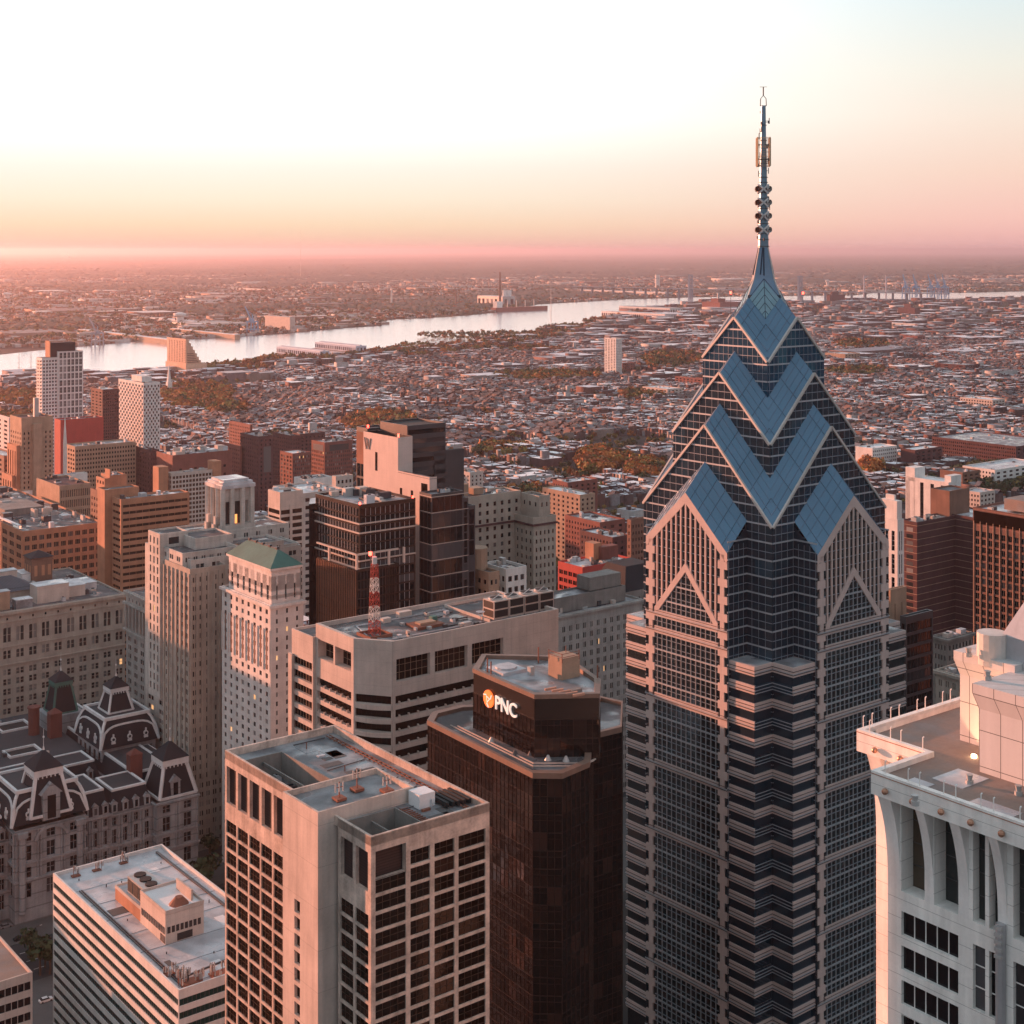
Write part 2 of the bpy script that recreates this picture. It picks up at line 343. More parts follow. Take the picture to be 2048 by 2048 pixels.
def building(name, label, cat, u, v, Y, uL, uR, wall, roof, z=None, fh=3.8, nL=6, nR=6, fw=.5, fhh=.5, gl='dark', frame='dark_metal',
             mx=1, mz=1, base=0, top=1.5, pair=0, D=None, W=None, par=1.1, zmin=0, un=5, fwR=None, group=None, marg=.6, rows=None, dep=.3, bands=False, seed=None, big=4, cornice=0, zbase=0):
    """box building from the picture position of its near top corner (u,v) at depth Y and the columns uL, uR its two near faces reach"""
    X = (u - U0) / F * Y; H = zat(v, Y) if z is None else z
    D = reach(u, Y, uL, E2) if D is None else D; W = reach(u, Y, uR, E1) if W is None else W
    root = empty(name, X, Y, zbase, label=label, cat=cat, group=group); root['W'] = W; root['D'] = D; root['H'] = H
    H -= zbase
    wl = MB(); wins = []; hz = H - par
    if rows is None:
        n = int((hz - top - max(base, zmin)) / fh)
        rows = [(hz - top - fh * i - fh * fhh - fh * (1 - fhh) * .3, hz - top - fh * i - fh * (1 - fhh) * .3) for i in range(n)]
    if bands: cl, cr = [(marg, D - marg)], [(marg, W - marg)]
    else: cl, cr = cells(D, nL, fw, marg, pair) if nL else [], cells(W, nR, fwR or fw, marg, pair) if nR else []
    facade(wl, wins, (0, D), (0, -1), D, 0, H, cl, rows if nL else [], dep)
    facade(wl, wins, (0, 0), (1, 0), W, 0, H, cr, rows if nR else [], dep)
    wl.quad((W, 0, 0), (W, D, 0), (W, D, H), (W, 0, H)); wl.quad((W, D, 0), (0, D, 0), (0, D, H), (W, D, H))
    wl.build('wall', wall, root)
    put_windows(root, wins, G[gl], S[frame], mx, mz)
    roofslab(root, 0.02, W - .02, 0.02, D - .02, H - par, wall, roof, par + .02)
    if cornice:
        c = MB(); c.box(-cornice, W + cornice, -cornice, 0, H - 1.4, H - .3, bottom=True).box(-cornice, 0, 0, D + cornice, H - 1.4, H - .3, bottom=True); c.build('cornice', wall, root)
    if un: units(root, 1.5, W - 1.5, 1.5, D - 1.5, H - par, un, seed or int(u), big=big)
    return root
def block(root, x0, x1, y0, y1, z0, z1, wall, roof, nL=0, nR=0, fh=3.6, fw=.5, fhh=.5, gl='dark', frame='dark_metal', mx=1, mz=1, top=1.2, par=.8, pair=0, name='wall', rows=None, marg=.5, bottom=0, bands=False, dep=.3, cap=True, fwR=None):
    """an upper or side block of a building, in the root's own metres"""
    wl = MB(); wins = []; D, W = y1 - y0, x1 - x0
    if rows is None:
        n = max(0, int((z1 - par - top - z0 - bottom) / fh)); rows = [(z1 - par - top - fh * i - fh * fhh, z1 - par - top - fh * i) for i in range(n)]
    cl = ([(marg, D - marg)] if bands else cells(D, nL, fw, marg, pair)) if nL else []
    cr = ([(marg, W - marg)] if bands else cells(W, nR, fwR or fw, marg, pair)) if nR else []
    facade(wl, wins, (x0, y1), (0, -1), D, z0, z1, cl, rows if nL else [], dep)
    facade(wl, wins, (x0, y0), (1, 0), W, z0, z1, cr, rows if nR else [], dep)
    wl.quad((x1, y0, z0), (x1, y1, z0), (x1, y1, z1), (x1, y0, z1)); wl.quad((x1, y1, z0), (x0, y1, z0), (x0, y1, z1), (x1, y1, z1))
    wl.build(name, wall, root)
    if wins: put_windows(root, wins, G[gl], S[frame], mx, mz)
    if cap and roof: roofslab(root, x0 + .02, x1 - .02, y0 + .02, y1 - .02, z1 - par, wall, roof, par + .02, min(.45, W / 6, D / 6))
# ------------------------------------------------------------------ the blue glass tower with stacked gables and spire
def glass_tower():
    K = 1.217                                           # the tower is drawn in its own units and stands 420 m away
    T = empty('glass_skyscraper', 59.8 * K, 345 * K, HC * (1 - K), rz=R(39.1), label='tall blue glass and granite skyscraper with stacked gabled crown and a spire', cat='skyscraper')
    T.scale = (K, K, K)
    a, b, w_, bp, a3, a4 = 20.04, 26.5, 12.7, 25.9, 15.07, 10.06
    gr = S['rose_granite']; trim = surf('pale_trim', (.50, .47, .44), var=.1, rough=.45, metal=.2); mul = surf('mullion_metal', (.30, .35, .40), rough=.4, metal=.5, var=.1)
    lmul = surf('light_mullion', (.44, .47, .50), rough=.4, metal=.4, var=.1)
    gb = glass('blue_glass', (.03, .10, .17), rough=.12, metal=.55, tint=(.05, .20, .28), vary=.8, wave=.03)
    gd = glass('navy_glass', (.020, .030, .042), rough=.06, tint=(.03, .07, .10), stint=(.35, .75, 1.0), spec=1.0, wave=.05, ws=.25)
    gw = glass('tower_window', (.020, .024, .026), rough=.07, tint=(.06, .075, .075), stint=(.6, .85, 1.0), spec=1.0, wave=.06, ws=.3)
    rf = surf('blue_roof_glass', (.075, .17, .26), var=.14, rough=.34, metal=.35, streak=0, spec=.6); pg = surf('kite_glass', (.16, .27, .32), var=.3, rough=.3, metal=.3)
    seam = surf('roof_seam', (.13, .20, .29), rough=.5, metal=.3); seamd = surf('dark_seam', (.03, .05, .08))
    fh = 3.86
    rot = lambda k, x, y, z: ((x, y, z), (-y, x, z), (-x, -y, z), (y, -x, z))[k]   # quarter turns; k=0 keeps the left (-x) face
    def panes(m, k, x, h, z0, zf, pv, pz, mi=0, g=.03):  # separate panes, so each reflects a little differently
        n = 2 * max(1, round(h / pv)); ys = [-h + 2 * h * i / n for i in range(n + 1)]; z = z0
        A = max(zf(y) for y in (0, h))
        while z < A:
            z2 = z + pz
            for i in range(n):
                R4 = [(ys[i + 1], z), (ys[i], z), (ys[i], z2), (ys[i + 1], z2)]; out = []
                for (p, q) in zip(R4, R4[1:] + R4[:1]):      # clip the pane by the rake of the gable
                    dp, dq = zf(p[0]) - p[1], zf(q[0]) - q[1]
                    if dp >= 0: out.append(p)
                    if dp * dq < 0: t = dp / (dp - dq); out.append((p[0] + (q[0] - p[0]) * t, p[1] + (q[1] - p[1]) * t))
                if len(out) > 2: m.poly([rot(k, x, yy, zz_) for yy, zz_ in out], mi)
            z = z2
    for (h, A, E_, zb, gm, pv, ph, nm) in ((a, 209.8, 189.2, 0, gd, 1.95, fh / 2, 0), (a3, 221.6, 206.4, 196, gd, 1.95, fh / 2, 0), (a4, 234.2, 224.3, 212, gb, 1.5, fh / 2, 1)):
        k_ = (A - E_) / h; zf = lambda y: A - k_ * abs(y)
        for k in range(4):
            z0 = zb if zb else 120
            m = MB(); panes(m, k, -h, h, z0, zf, 3.9 if zb else 5.0, fh, 0)
            if not zb: m.quad(rot(k, -h, h, 0), rot(k, -h, -h, 0), rot(k, -h, -h, 120), rot(k, -h, h, 120))
            wl = m.build('glass_wall', gm, T)
            if k in (0, 1) or zb:
                l = MB(); z = z0; j = 0
                while z < A - .6:
                    half = min(h, (A - z - .4) / k_) - .05
                    def hb(ya, yb):
                        p, q = rot(k, -h - .12, ya, z), rot(k, -h + .02, yb, z + (.34 if j % 2 == 0 else .12)); l.box(min(p[0], q[0]), max(p[0], q[0]), min(p[1], q[1]), max(p[1], q[1]), p[2], q[2], j % 2, bottom=True)
                    hb(-half, half)
                    z += ph; j += 1
                y = -h + pv
                while y < h - .2:
                    t = zf(y); p, q = rot(k, -h - .07, y - .035, z0), rot(k, -h + .01, y + .035, t)
                    l.box(min(p[0], q[0]), max(p[0], q[0]), min(p[1], q[1]), max(p[1], q[1]), z0, t, 1); y += pv
                l.build('mullions', [lmul, mul], wl)
            t = MB()
            for s in (-1, 1): t.bar(rot(k, -h - .18, 0, A + .05), rot(k, -h - .18, s * h, E_ + .05), .26)
            t.build('gable_trim', trim, T)
    # roofs: ridges rise one to one towards the spire, the slopes meet in valleys on the diagonals
    def roof(h, hin, A, E_, cut=None):
        kk = (A - E_) / h
        zr = lambda x, y: A + .95 * (h - max(abs(x), abs(y))) - kk * min(abs(x), abs(y))
        m = MB(); l = MB()
        for k in range(4):
            for s in (-1, 1):
                pts = [(-h, 0), (-hin, 0), (-hin, -hin), (-h, -h)] if hin > 0 else [(-h, 0), (0, 0), (-h, -h)]
                P = [rot(k, x, y * s, zr(x, y)) for x, y in pts]
                m.poly(P if s > 0 else P[::-1])
                for x in np.arange(-h + 1.25, -hin, 1.25):
                    l.bar(rot(k, x, 0, zr(x, 0) + .05), rot(k, x, x * s, zr(x, x) + .05), .04 if x > -h + 1.3 else .07, 0)
                for y in np.arange(-1.9, -h, -3.8):
                    xe = min(-hin, y)
                    l.bar(rot(k, -h, y * s, zr(-h, y) + .05), rot(k, xe, y * s, zr(xe, y) + .05), .04, 1)
        r = m.build('gabled_roof', rf, T); l.build('roof_seam', [seam, seamd], r)
    roof(a, a3, 209.8, 189.2); roof(a3, a4, 221.6, 206.4); roof(a4, 0, 234.2, 224.3)
    # granite bays in the middle of every side
    zt = 161.6; mods = fh * 4
    for k in range(4):
        near_ = k in (0, 1)
        def Q(m, y0, y1, z0, z1, x=-b, mi=0):
            m.quad(rot(k, x, y1, z0), rot(k, x, y0, z0), rot(k, x, y0, z1), rot(k, x, y1, z1), mi)
        def BX(m, xa, xb, ya, yb, z0, z1, mi=0):
            p, q = rot(k, xa, ya, z0), rot(k, xb, yb, z1); m.box(min(p[0], q[0]), max(p[0], q[0]), min(p[1], q[1]), max(p[1], q[1]), z0, z1, mi, bottom=True)
        A, E_ = 195.1, 183.3; kk = (A - E_) / w_; zf = lambda y: A - kk * abs(y)
        bay = empty('bay', 0, 0, rz=0); bay.parent = T; bay.location = (0, 0, 0)
        # glass behind everything, one sheet of panes per bay
        m = MB(); panes(m, k, -b + .35, w_ - .3, 0 if not near_ else 90, zf, 1.63 * 2, fh, 0)
        if near_: Q(m, -w_ + .3, w_ - .3, 0, 90, -b + .35)
        m.build('curtain_wall', gw, bay)
        # side returns of the bay
        m = MB()
        for s in (-1, 1):
            P = [rot(k, -b, s * w_, 0), rot(k, -a, s * w_, 0), rot(k, -a, s * w_, E_ + 5.5), rot(k, -b, s * w_, E_)]
            m.poly(P)
        sw = m.build('side_wall', gd, bay); l = MB(); z = 120; j = 0
        while z < 186:
            for s in (-1, 1): BX(l, -b, -a, s * (w_ - .02), s * (w_ + .12), z, z + (.34 if j % 2 == 0 else .12), j % 2)
            z += fh / 2; j += 1
        for x in np.arange(-a - 1.2, -b, -1.6):
            for s in (-1, 1): BX(l, x - .04, x + .04, s * (w_ - .01), s * (w_ + .07), 120, 185, 1)
        l.build('mullions', [lmul, mul], sw)
        # stone: edges, rake bands, chevron, belts
        m = MB()
        zlo = 60 if near_ else 0
        for s in (-1, 1):
            # corner piers with a notched window every floor: blocks of stone, wide and narrow in turn
            z = zlo
            while z < E_ - 1.0:
                z2 = min(z + fh, E_ - .4); zw = z + 1.75
                BX(m, -b, -b + .5, s * 9.9, s * w_, z, min(zw, z2)); BX(m, -b, -b + .5, s * 10.55, s * 11.75, zw, z2)
                z = z2
            BX(m, -b, -b + .45, s * w_, s * (w_ - .5), 0, zlo) if zlo else None
            # rake band
            P = lambda y, dz, x: rot(k, x, s * y, zf(y) + dz)
            m.poly([P(w_, 0, -b), P(0, 0, -b), P(0, -2.4, -b), P(w_, -2.4, -b)])
            m.poly([P(0, -2.4, -b), P(w_, -2.4, -b), P(w_, -2.4, -b + .4), P(0, -2.4, -b + .4)])
            # chevron
            ca, ce, cy = 179.2, 167.4, 9.9
            C = lambda y, dz, x: rot(k, x, s * y, ca - (ca - ce) / cy * y + dz)
            m.poly([C(0, 0, -b - .03), C(cy, 0, -b - .03), C(cy, -2.1, -b - .03), C(0, -2.1, -b - .03)])
            m.poly([C(0, -2.1, -b - .03), C(cy, -2.1, -b - .03), C(cy, -2.1, -b + .35), C(0, -2.1, -b + .35)])
            m.poly([C(0, 0, -b - .03), C(cy, 0, -b - .03), C(cy, 0, -b + .35), C(0, 0, -b + .35)])
        st = m.build('granite_facing', gr, bay)
        m = MB(); n = 13                                # fins between rake and chevron
        for i in range(-6, 7):
            y = i * 1.52; t = zf(y) - 2.3; bt = max(ca - (ca - ce) / cy * abs(y) - 1, 163)
            BX(m, -b + .02, -b + .4, y - .2, y + .2, bt, t)
        m.build('granite_fin', gr, bay)
        m = MB(); z = zt; belts = []
        while z > zlo + 4:
            belts.append(z); z -= mods
        for z in belts + [zt + fh]:
            m = MB(); BX(m, -b - .02, -b + .42, -9.9, 9.9, z, z + 1.5); m.build('granite_belt', gr, bay)
        m = MB()
        for z in belts + [zt + fh]:
            BX(m, -b - .22, -b - .02, -w_ - .1, w_ + .1, z + .62, z + .84); BX(m, -b - .1, -b - .02, -w_ - .05, w_ + .05, z + 1.12, z + 1.24, 1); BX(m, -b - .1, -b - .02, -w_ - .05, w_ + .05, z + .36, z + .48, 1)
        m.build('string_course', [lmul, S['dark_metal']], bay)
        if near_:                                      # glazing bars
            m = MB()
            for i in range(-6, 7):
                y = i * 1.52; m_t = ca - (ca - ce) / cy * abs(y) - 2.1
                if abs(y) < 9.5: BX(m, -b + .12, -b + .36, y - .06, y + .06, 60, m_t, 0)
            zz_ = 60 + (zt - 60) % fh; z = zz_
            while z < 178:
                hf = 9.9 if z < 165 else max(0, (ca - 2.1 - z) * cy / (ca - ce))
                if hf > 1:
                    BX(m, -b + .1, -b + .36, -hf, hf, z - .16, z + .16, 0)
                    BX(m, -b + .16, -b + .36, -hf, hf, z + 1.0, z + 1.1, 1); BX(m, -b + .16, -b + .36, -hf, hf, z + 2.6, z + 2.7, 1)
                z += fh
            z = 168
            while z < 190:                               # bars between the fins
                hf = (A - 2.4 - z) / kk; lo = max(0, (ca - z) * cy / (ca - ce))
                if hf > lo:
                    for s in (-1, 1): BX(m, -b + .2, -b + .37, s * min(lo, 9), s * min(hf, 11), z, z + .12, 1)
                z += fh / 2
            m.build('glazing_bars', [lmul, mul], bay)
        # roof of the bay
        m = MB(); l = MB(); sl_ = (201.6 - 195.1) / (b - a)
        for s in (-1, 1):
            zb_ = lambda x, y: A + sl_ * (b + x) - kk * abs(y)
            P = [rot(k, -b, 0, A), rot(k, -a + .1, 0, zb_(-a + .1, 0)), rot(k, -a + .1, s * w_, zb_(-a + .1, w_)), rot(k, -b, s * w_, E_)]
            m.poly(P)
            for x in (-b + 1.6, -b + 3.2, -b + 4.8): l.bar(rot(k, x, 0, zb_(x, 0) + .05), rot(k, x, s * w_, zb_(x, w_) + .05), .04)
            for y in np.arange(1.5, w_, 2.4): l.bar(rot(k, -b, s * y, zb_(-b, y) + .05), rot(k, -a, s * y, zb_(-a, y) + .05), .035, 1)
        r = m.build('bay_roof', rf, bay); l.build('roof_seam', [seam, seamd], r)
        # eight corner blocks, two in every re-entrant corner
        for s in (-1, 1):
            nb = (k, s) in ((0, -1), (1, 1)); zc = 159.9 if nb else 161.5
            cb = empty('corner_block', 0, 0, rz=0); cb.parent = T; cb.location = (0, 0, 0)
            m = MB(); BX(m, -bp + .3, -a, s * (w_ + .1), s * (a - .3), 0, zc - 1.2); m.build('window_band', gw if not nb else gd, cb)
            m = MB(); z = zc - 2.1; f = 0
            while z > (70 if near_ else 100):
                BX(m, -bp, -a, s * w_, s * a, z, z + 2.1 if f == 0 else z + 1.85); z -= fh; f += 1
            m.build('granite_band', gr, cb)
            m = MB(); z = zc - 2.1; f = 0
            while z > 70:
                BX(m, -bp - .12, -a, s * w_, s * (a + .12), z + .62, z + .78); BX(m, -bp - .07, -a, s * w_, s * (a + .07), z + .38, z + .54, 1); BX(m, -bp - .07, -a, s * w_, s * (a + .07), z + 1.14, z + 1.30, 1); z -= fh
            m.build('string_course', [lmul, S['dark_metal']], cb)
            if nb or True:                              # the inner face of each block is glass over two floors
                m = MB(); l = MB(); z = zc - 2.1 - fh; f = 0
                while z > 70:
                    if f % 2 == 0:
                        BX(m, -bp + .25, -a - .05, s * a, s * (a + .14), z - .2, z + 2.05)
                        for dz in (.1, .75, 1.5): BX(l, -bp + .1, -a - .05, s * (a + .12), s * (a + .26), z + dz, z + dz + .13)
                    z -= fh; f += 1
                gq = m.build('glass_panel', gd, cb); l.build('glazing_bar', lmul, gq)
            m = MB(); BX(m, -bp + .4, -a, s * (w_ + .4), s * (a - .4), zc + .01, zc + .05); m.build('terrace_roof', S['roof_grey'], cb)
    # granite collars on the core above the corner blocks
    # kite panels, steeple, mast
    zr = lambda x, y: 234.2 + .95 * (a4 - max(abs(x), abs(y))) - .985 * min(abs(x), abs(y))
    m = MB(); l = MB(); q = 5.24
    for k in range(4):
        A_ = rot(k, -q, -.2, zr(q, .2) + .15); B_ = rot(k, -q * .98, -q * .98, zr(q * .98, q * .98) + .2); C_ = rot(k, -.2, -q, zr(.2, q) + .15); D_ = rot(k, -1.6, -1.6, 243.2)
        m.poly([A_, B_, D_]); m.poly([B_, C_, D_])
        va, vb, vc, vd = map(Vector, (A_, B_, C_, D_))
        for t in (.2, .4, .6, .8):
            p = va.lerp(vb, t); r_ = vd.lerp(vb, t) + (vd - vb) * 0; l.bar(p[:], vd.lerp(vb, t)[:], .05); l.bar(vc.lerp(vb, t)[:], vd.lerp(vb, t)[:], .05)
        l.bar(A_, vd[:], .1); l.bar(C_, vd[:], .1); l.bar(B_, vd[:], .07)
    kt = m.build('kite_skylight', pg, T); l.build('glazing_bar', seamd, kt)
    m = MB(); sq = lambda r: [(-r, 0), (0, -r), (r, 0), (0, r)]
    m.frus(sq(q), 239.4, sq(3.4), 243.0); m.frus(sq(3.4), 243.0, sq(1.45), 250.6)
    stp = m.build('steeple', surf('steeple_metal', (.14, .21, .29), var=.2, rough=.35, metal=.5), T)
    l = MB()
    for k in range(4):
        l.bar(rot(k, -q, 0, 239.4), rot(k, -3.4, 0, 243), .13); l.bar(rot(k, -3.4, 0, 243.0), rot(k, -1.45, 0, 250.6), .12)
        l.bar(rot(k, -1.7, -1.7, 244), rot(k, -.8, -.8, 250.6), .1, 1); l.bar(rot(k, -2.3, -1.1, 244.2), rot(k, -.9, -.6, 250.6), .1, 1)
    l.build('steeple_rib', [trim, seamd], stp)
    mast = empty('mast', 0, 0, rz=0); mast.parent = T; mast.location = (0, 0, 0)
    mm = surf('mast_metal', (.17, .27, .34), var=.2, rough=.35, metal=.5); dk = S['dark_metal']
    m = MB(); prof = [(250.6, 1.25), (256, 1.12), (262, .98), (267, .86), (272, .80), (276.5, .66), (284.3, .55)]
    for (z0, r0), (z1, r1) in zip(prof, prof[1:]): m.cyl(0, 0, z0, z1, r0, r1 * 1.02, n=8)
    m.build('mast_shaft', mm, mast)
    m = MB()
    for z in (250.8, 252.4, 253.8, 256.2, 258.3, 259.8, 262.2, 263.6, 266.0, 267.2, 270.6, 271.4, 276, 279.6): m.cyl(0, 0, z, z + .16, 1.5 - (z - 250) * .024, n=8)
    m.build('collar', dk, mast)
    for z in (254.8, 258.1, 261.3, 264.5):
        for k in range(4):
            m = MB(); m.cyl(0, 0, -.3, .3, .66, n=12); c = rot(k, -1.9, 0, z)
            o = m.build('dish_antenna', S['rust'] if k in (0, 2) else S['unit_metal'], mast); o.location = c; o.rotation_euler = (R(90), 0, R(90 + 90 * k)); o.scale = (1, 1, .9)
            m = MB(); p = rot(k, -.9, -.9, 0)
            dx, dy = rot(k, -.75, .75, 0)[:2]
            m.bar((p[0] * .9 - dx, p[1] * .9 - dy, z - 1.0), (p[0] * .9 + dx, p[1] * .9 + dy, z + 1.0), .2); m.bar((p[0] * .9 + dx, p[1] * .9 + dy, z - 1.0), (p[0] * .9 - dx, p[1] * .9 - dy, z + 1.0), .2)
            m.build('cross_brace', S['white_trim'], mast)
            m = MB(); m.bar(rot(k, -.8, 0, z), rot(k, -1.9, 0, z), .13); m.build('bracket', dk, mast)
    m = MB()
    for s in (1, -1):
        for t in (1, -1):
            for z in np.arange(270.2, 276.6, .45): m.bar((s * 2.1, t * .2, z), (s * .9, t * 1.6, z), .035)
            m.bar((s * 2.1, t * .2, 270), (s * 2.1, t * .2, 276.6), .06); m.bar((t * .2, s * 2.1, 270), (t * .2, s * 2.1, 276.6), .06)
            for z in np.arange(270.2, 276.6, .45): m.bar((t * .2, s * 2.1, z), (t * 1.6, s * .9, z), .035)
    for (sx, sy) in ((2.1, 0), (0, 2.1), (-2.1, 0), (0, -2.1)):
        m.bar((sx, sy, 269.8), (sx, sy, 276.8), .09)
        for z in (269.9, 272.2, 274.5, 276.7): m.bar((sx, sy, z), (-sy, sx, z), .05)
    m.build('antenna_panel', surf('brass_screen', (.55, .40, .25)), mast)
    m = MB()
    for z in (271.6, 275.0):
        for k in range(4): m.bar(rot(k, -.5, 0, z), rot(k, -2.0, 0, z), .1); m.cyl(rot(k, -1.9, 0, 0)[0], rot(k, -1.9, 0, 0)[1], z - .4, z + .4, .12, n=6)
    m.build('antenna_arm', dk, mast)
    rd = random.Random(4)
    for i in range(30):                                  # small whips and boxes clamped to the shaft
        z = rd.uniform(251, 283); t = rd.uniform(0, 6.28); r0 = 1.3 - (z - 250) * .022; r1 = r0 + rd.uniform(.3, .9)
        c_, s_ = math.cos(t), math.sin(t); m = MB().bar((c_ * r0 * .7, s_ * r0 * .7, z), (c_ * r1, s_ * r1, z), .05)
        if i % 2: m.bar((c_ * r1, s_ * r1, z - .7), (c_ * r1, s_ * r1, z + .7), .07)
        else: m.box(c_ * r1 - .16, c_ * r1 + .16, s_ * r1 - .16, s_ * r1 + .16, z - .35, z + .35, bottom=True)
        m.build('whip_antenna', dk, mast)
    m = MB()
    for s in (-1, 1): m.bar((s * .5, -s * .5, 284.3), (s * .45, -s * .45, 286), .07); m.bar((s * .45, -s * .45, 286), (0, 0, 286.8), .07)
    m.bar((-.5, .5, 284.3), (.5, -.5, 284.3), .1); m.bar((0, 0, 286.8), (0, 0, 288.8), .1); m.bar((-.6, .6, 288.8), (.6, -.6, 288.8), .05)
    m.build('finial', dk, mast)
    for (x, y) in ((-2.4, 3.0), (2.9, -3.6)):
        m = MB().cyl(x * 2, y * 2, 233, 239.5, .06, n=5).cyl(x * 2, y * 2, 239.5, 240.1, .22, n=8, m=1); m.build('warning_light', [dk, REDL], T)
    return T
glass_tower()
# ------------------------------------------------------------------ beige office tower with dark windows (foreground)
def frame_tower():
    T = building('office_tower', 'beige concrete office tower with deep dark windows, stair shaft and grey flat roof', 'office building', 742, 1676, 249, 450, 979,
                 S['precast_frame'], S['roof_slab'], nL=0, nR=0, un=0, par=1.2)
    for o in list(T.children): bpy.data.objects.remove(o)
    W, D, H = T['W'], T['D'], T['H']; fh = 3.1; wall = S['precast_frame']
    rows = [(H - 4.3 - fh * i - 2.55, H - 4.3 - fh * i) for i in range(1, 36)]
    wl = MB(); wins = []; big = []
    # right face: four columns, with one tall louvre opening at its near top corner
    Xc, Y0 = T.location.x, T.location.y; rr = lambda u: reach(u, Y0, 0, E1)
    cr = [(reach(742, Y0, u0, E1), reach(742, Y0, u1, E1)) for u0, u1 in ((751, 812), (821, 860), (869, 909), (917, 971))]
    facade(wl, wins, (0, 0), (1, 0), W, 0, H - 4.3 - fh, cr, [r for r in rows], .28)
    facade(wl, wins, (cr[0][1] + .6, 0), (1, 0), W - cr[0][1] - .6, H - 4.3 - fh, H, [(c0 - cr[0][1] - .6, c1 - cr[0][1] - .6) for c0, c1 in cr[1:]], [(H - 4.3 - 2.55, H - 4.3)], .45)
    facade(wl, big, (0, 0), (1, 0), cr[0][1] + .6, H - 4.3 - fh, H, [(cr[0][0], cr[0][1])], [(H - 4.3 - 3.3, H - 2.6)], 1.2)
    # left face, in the two stretches beside the stair shaft
    lu = lambda u: D - reach(742, Y0, u, E2)            # distance from the far left corner
    s0, s1 = lu(598), lu(676)
    cA = cells(s0, 6, .88, .3); cB = [(c0, c1) for c0, c1 in cells(D - s1, 2, .86, .5)]
    rl = rows[2:]; top = [(H - 10.2, H - 2.8)]
    facade(wl, wins, (0, D), (0, -1), s0, 0, H - 11.5, cA, rl, .28); facade(wl, big, (0, D), (0, -1), s0, H - 11.5, H, [(a + .15, b - .15) for a, b in cA], top, .7)
    facade(wl, wins, (0, D - s1), (0, -1), D - s1, 0, H - 11.5, cB, rl, .28); facade(wl, big, (0, D - s1), (0, -1), D - s1, H - 11.5, H, [(a + .15, b - .15) for a, b in cB], [(H - 9.6, H - 2.8)], .7)
    wl.quad((W, 0, 0), (W, D, 0), (W, D, H), (W, 0, H)); wl.quad((W, D, 0), (0, D, 0), (0, D, H), (W, D, H))
    wl.build('wall', wall, T)
    put_windows(T, wins, G['brown'], surf('bronze_frame', (.045, .028, .02), rough=.4), -1.5, 2, fr=.06)
    put_windows(T, big, surf('louvre', (.035, .022, .022), lines=(0, .5, .5, .15), rough=.5), S['bronze_panel'], 1, 1, name='louvre')
    # stair shaft, standing 3.4 m proud
    y1, y0 = D - s0, D - s1 + 1.2; pj = 3.4; zc = H + 1.4
    sh = MB(); wn = []
    facade(sh, wn, (-pj, y1), (0, -1), y1 - y0, 0, zc, [((y1 - y0) * .34, (y1 - y0) * .50)], [(r0 + .2, r1) for r0, r1 in rows[3:]], .6)
    sh.quad((-pj, y0, 0), (17, y0, 0), (17, y0, zc), (-pj, y0, zc)); sh.quad((17, y0, H - 3), (17, y1, H - 3), (17, y1, zc), (17, y0, zc)); sh.quad((17, y1, 0), (-pj, y1, 0), (-pj, y1, zc), (17, y1, zc))
    so_ = sh.build('stair_shaft', surf('shaft_concrete', (.56, .46, .40), var=.25, streak=.5, lines=(0, 7.4, .25, .1)), T)
    put_windows(T, wn, G['brown'], S['bronze_panel'])
    roofslab(T, -pj + .02, 16.98, y0 + .02, y1 - .02, zc - 1.0, S['precast_frame'], S['roof_slab'], 1.02)
    m = MB().box(-pj - 2.6, -pj, y1 - 2.6, y1 + 5.5, 0, H - 54); m.build('lower_shaft', S['precast_frame'], T)
    m = MB()
    for z in (H - 66, H - 75, H - 84, H - 93): m.box(-pj - 2.72, -pj - 2.6, y1 + .6, y1 + 1.7, z, z + 4, bottom=True)
    m.build('slot_window', G['brown'], T)
    # roof with two sunken plant wells
    r = MB(); z = H - 1.3; wells = [(1.4, 9.5, y1 + 1.5, D - 6), (1.6, 11.5, 1.6, y0 - 2.0)]
    xs = sorted({.5, W - .5, *[q for w4 in wells for q in w4[:2]]}); ys = sorted({.5, D - .5, *[q for w4 in wells for q in w4[2:]]})
    for i in range(len(xs) - 1):
        for j in range(len(ys) - 1):
            cx, cy = (xs[i] + xs[i + 1]) / 2, (ys[j] + ys[j + 1]) / 2
            zz_ = z - 4.5 if any(w4[0] < cx < w4[1] and w4[2] < cy < w4[3] for w4 in wells) else z
            r.quad((xs[i], ys[j], zz_), (xs[i + 1], ys[j], zz_), (xs[i + 1], ys[j + 1], zz_), (xs[i], ys[j + 1], zz_))
    r.build('roof', S['roof_slab'], T)
    for w4 in wells:
        m = MB(); x0, x1, ya, yb = w4
        for q in ((x0 - .25, x0, ya, yb), (x1, x1 + .25, ya, yb), (x0 - .25, x1 + .25, ya - .25, ya), (x0 - .25, x1 + .25, yb, yb + .25)): m.box(*q, z - 4.5, z + .7)
        m.box((x0 + x1) / 2 - .15, (x0 + x1) / 2 + .15, ya, yb, z - 1.2, z - .5, bottom=True); m.build('plant_well', S['dark_limestone'], T)
        units(T, x0 + .4, x1 - .4, ya + .4, yb - .4, z - 4.5, 16, int(x1), big=2.6)
    p = MB()
    for q in ((0, W, 0, .5), (0, W, D - .5, D), (0, .5, .5, y0), (0, .5, y1, D - .5), (W - .5, W, .5, D - .5)): p.box(*q, H - 1.5, H + .15)
    p.build('parapet', wall, T)
    m = MB(); m.box(15.5, 19, y0 - 4, y0 - .5, z, z + 2.6); m.build('rooftop_unit', S['roof_white'], T)
    m = MB()
    for i in range(5): m.box(19.5 + i * 1.1, 20.1 + i * 1.1, y0 - 7 - i * .2, y0 - 1, z + .3, z + 1.2, bottom=True)
    m.build('duct_rack', S['black'], T)
    m = MB()                                           # window-washing rail and pipes
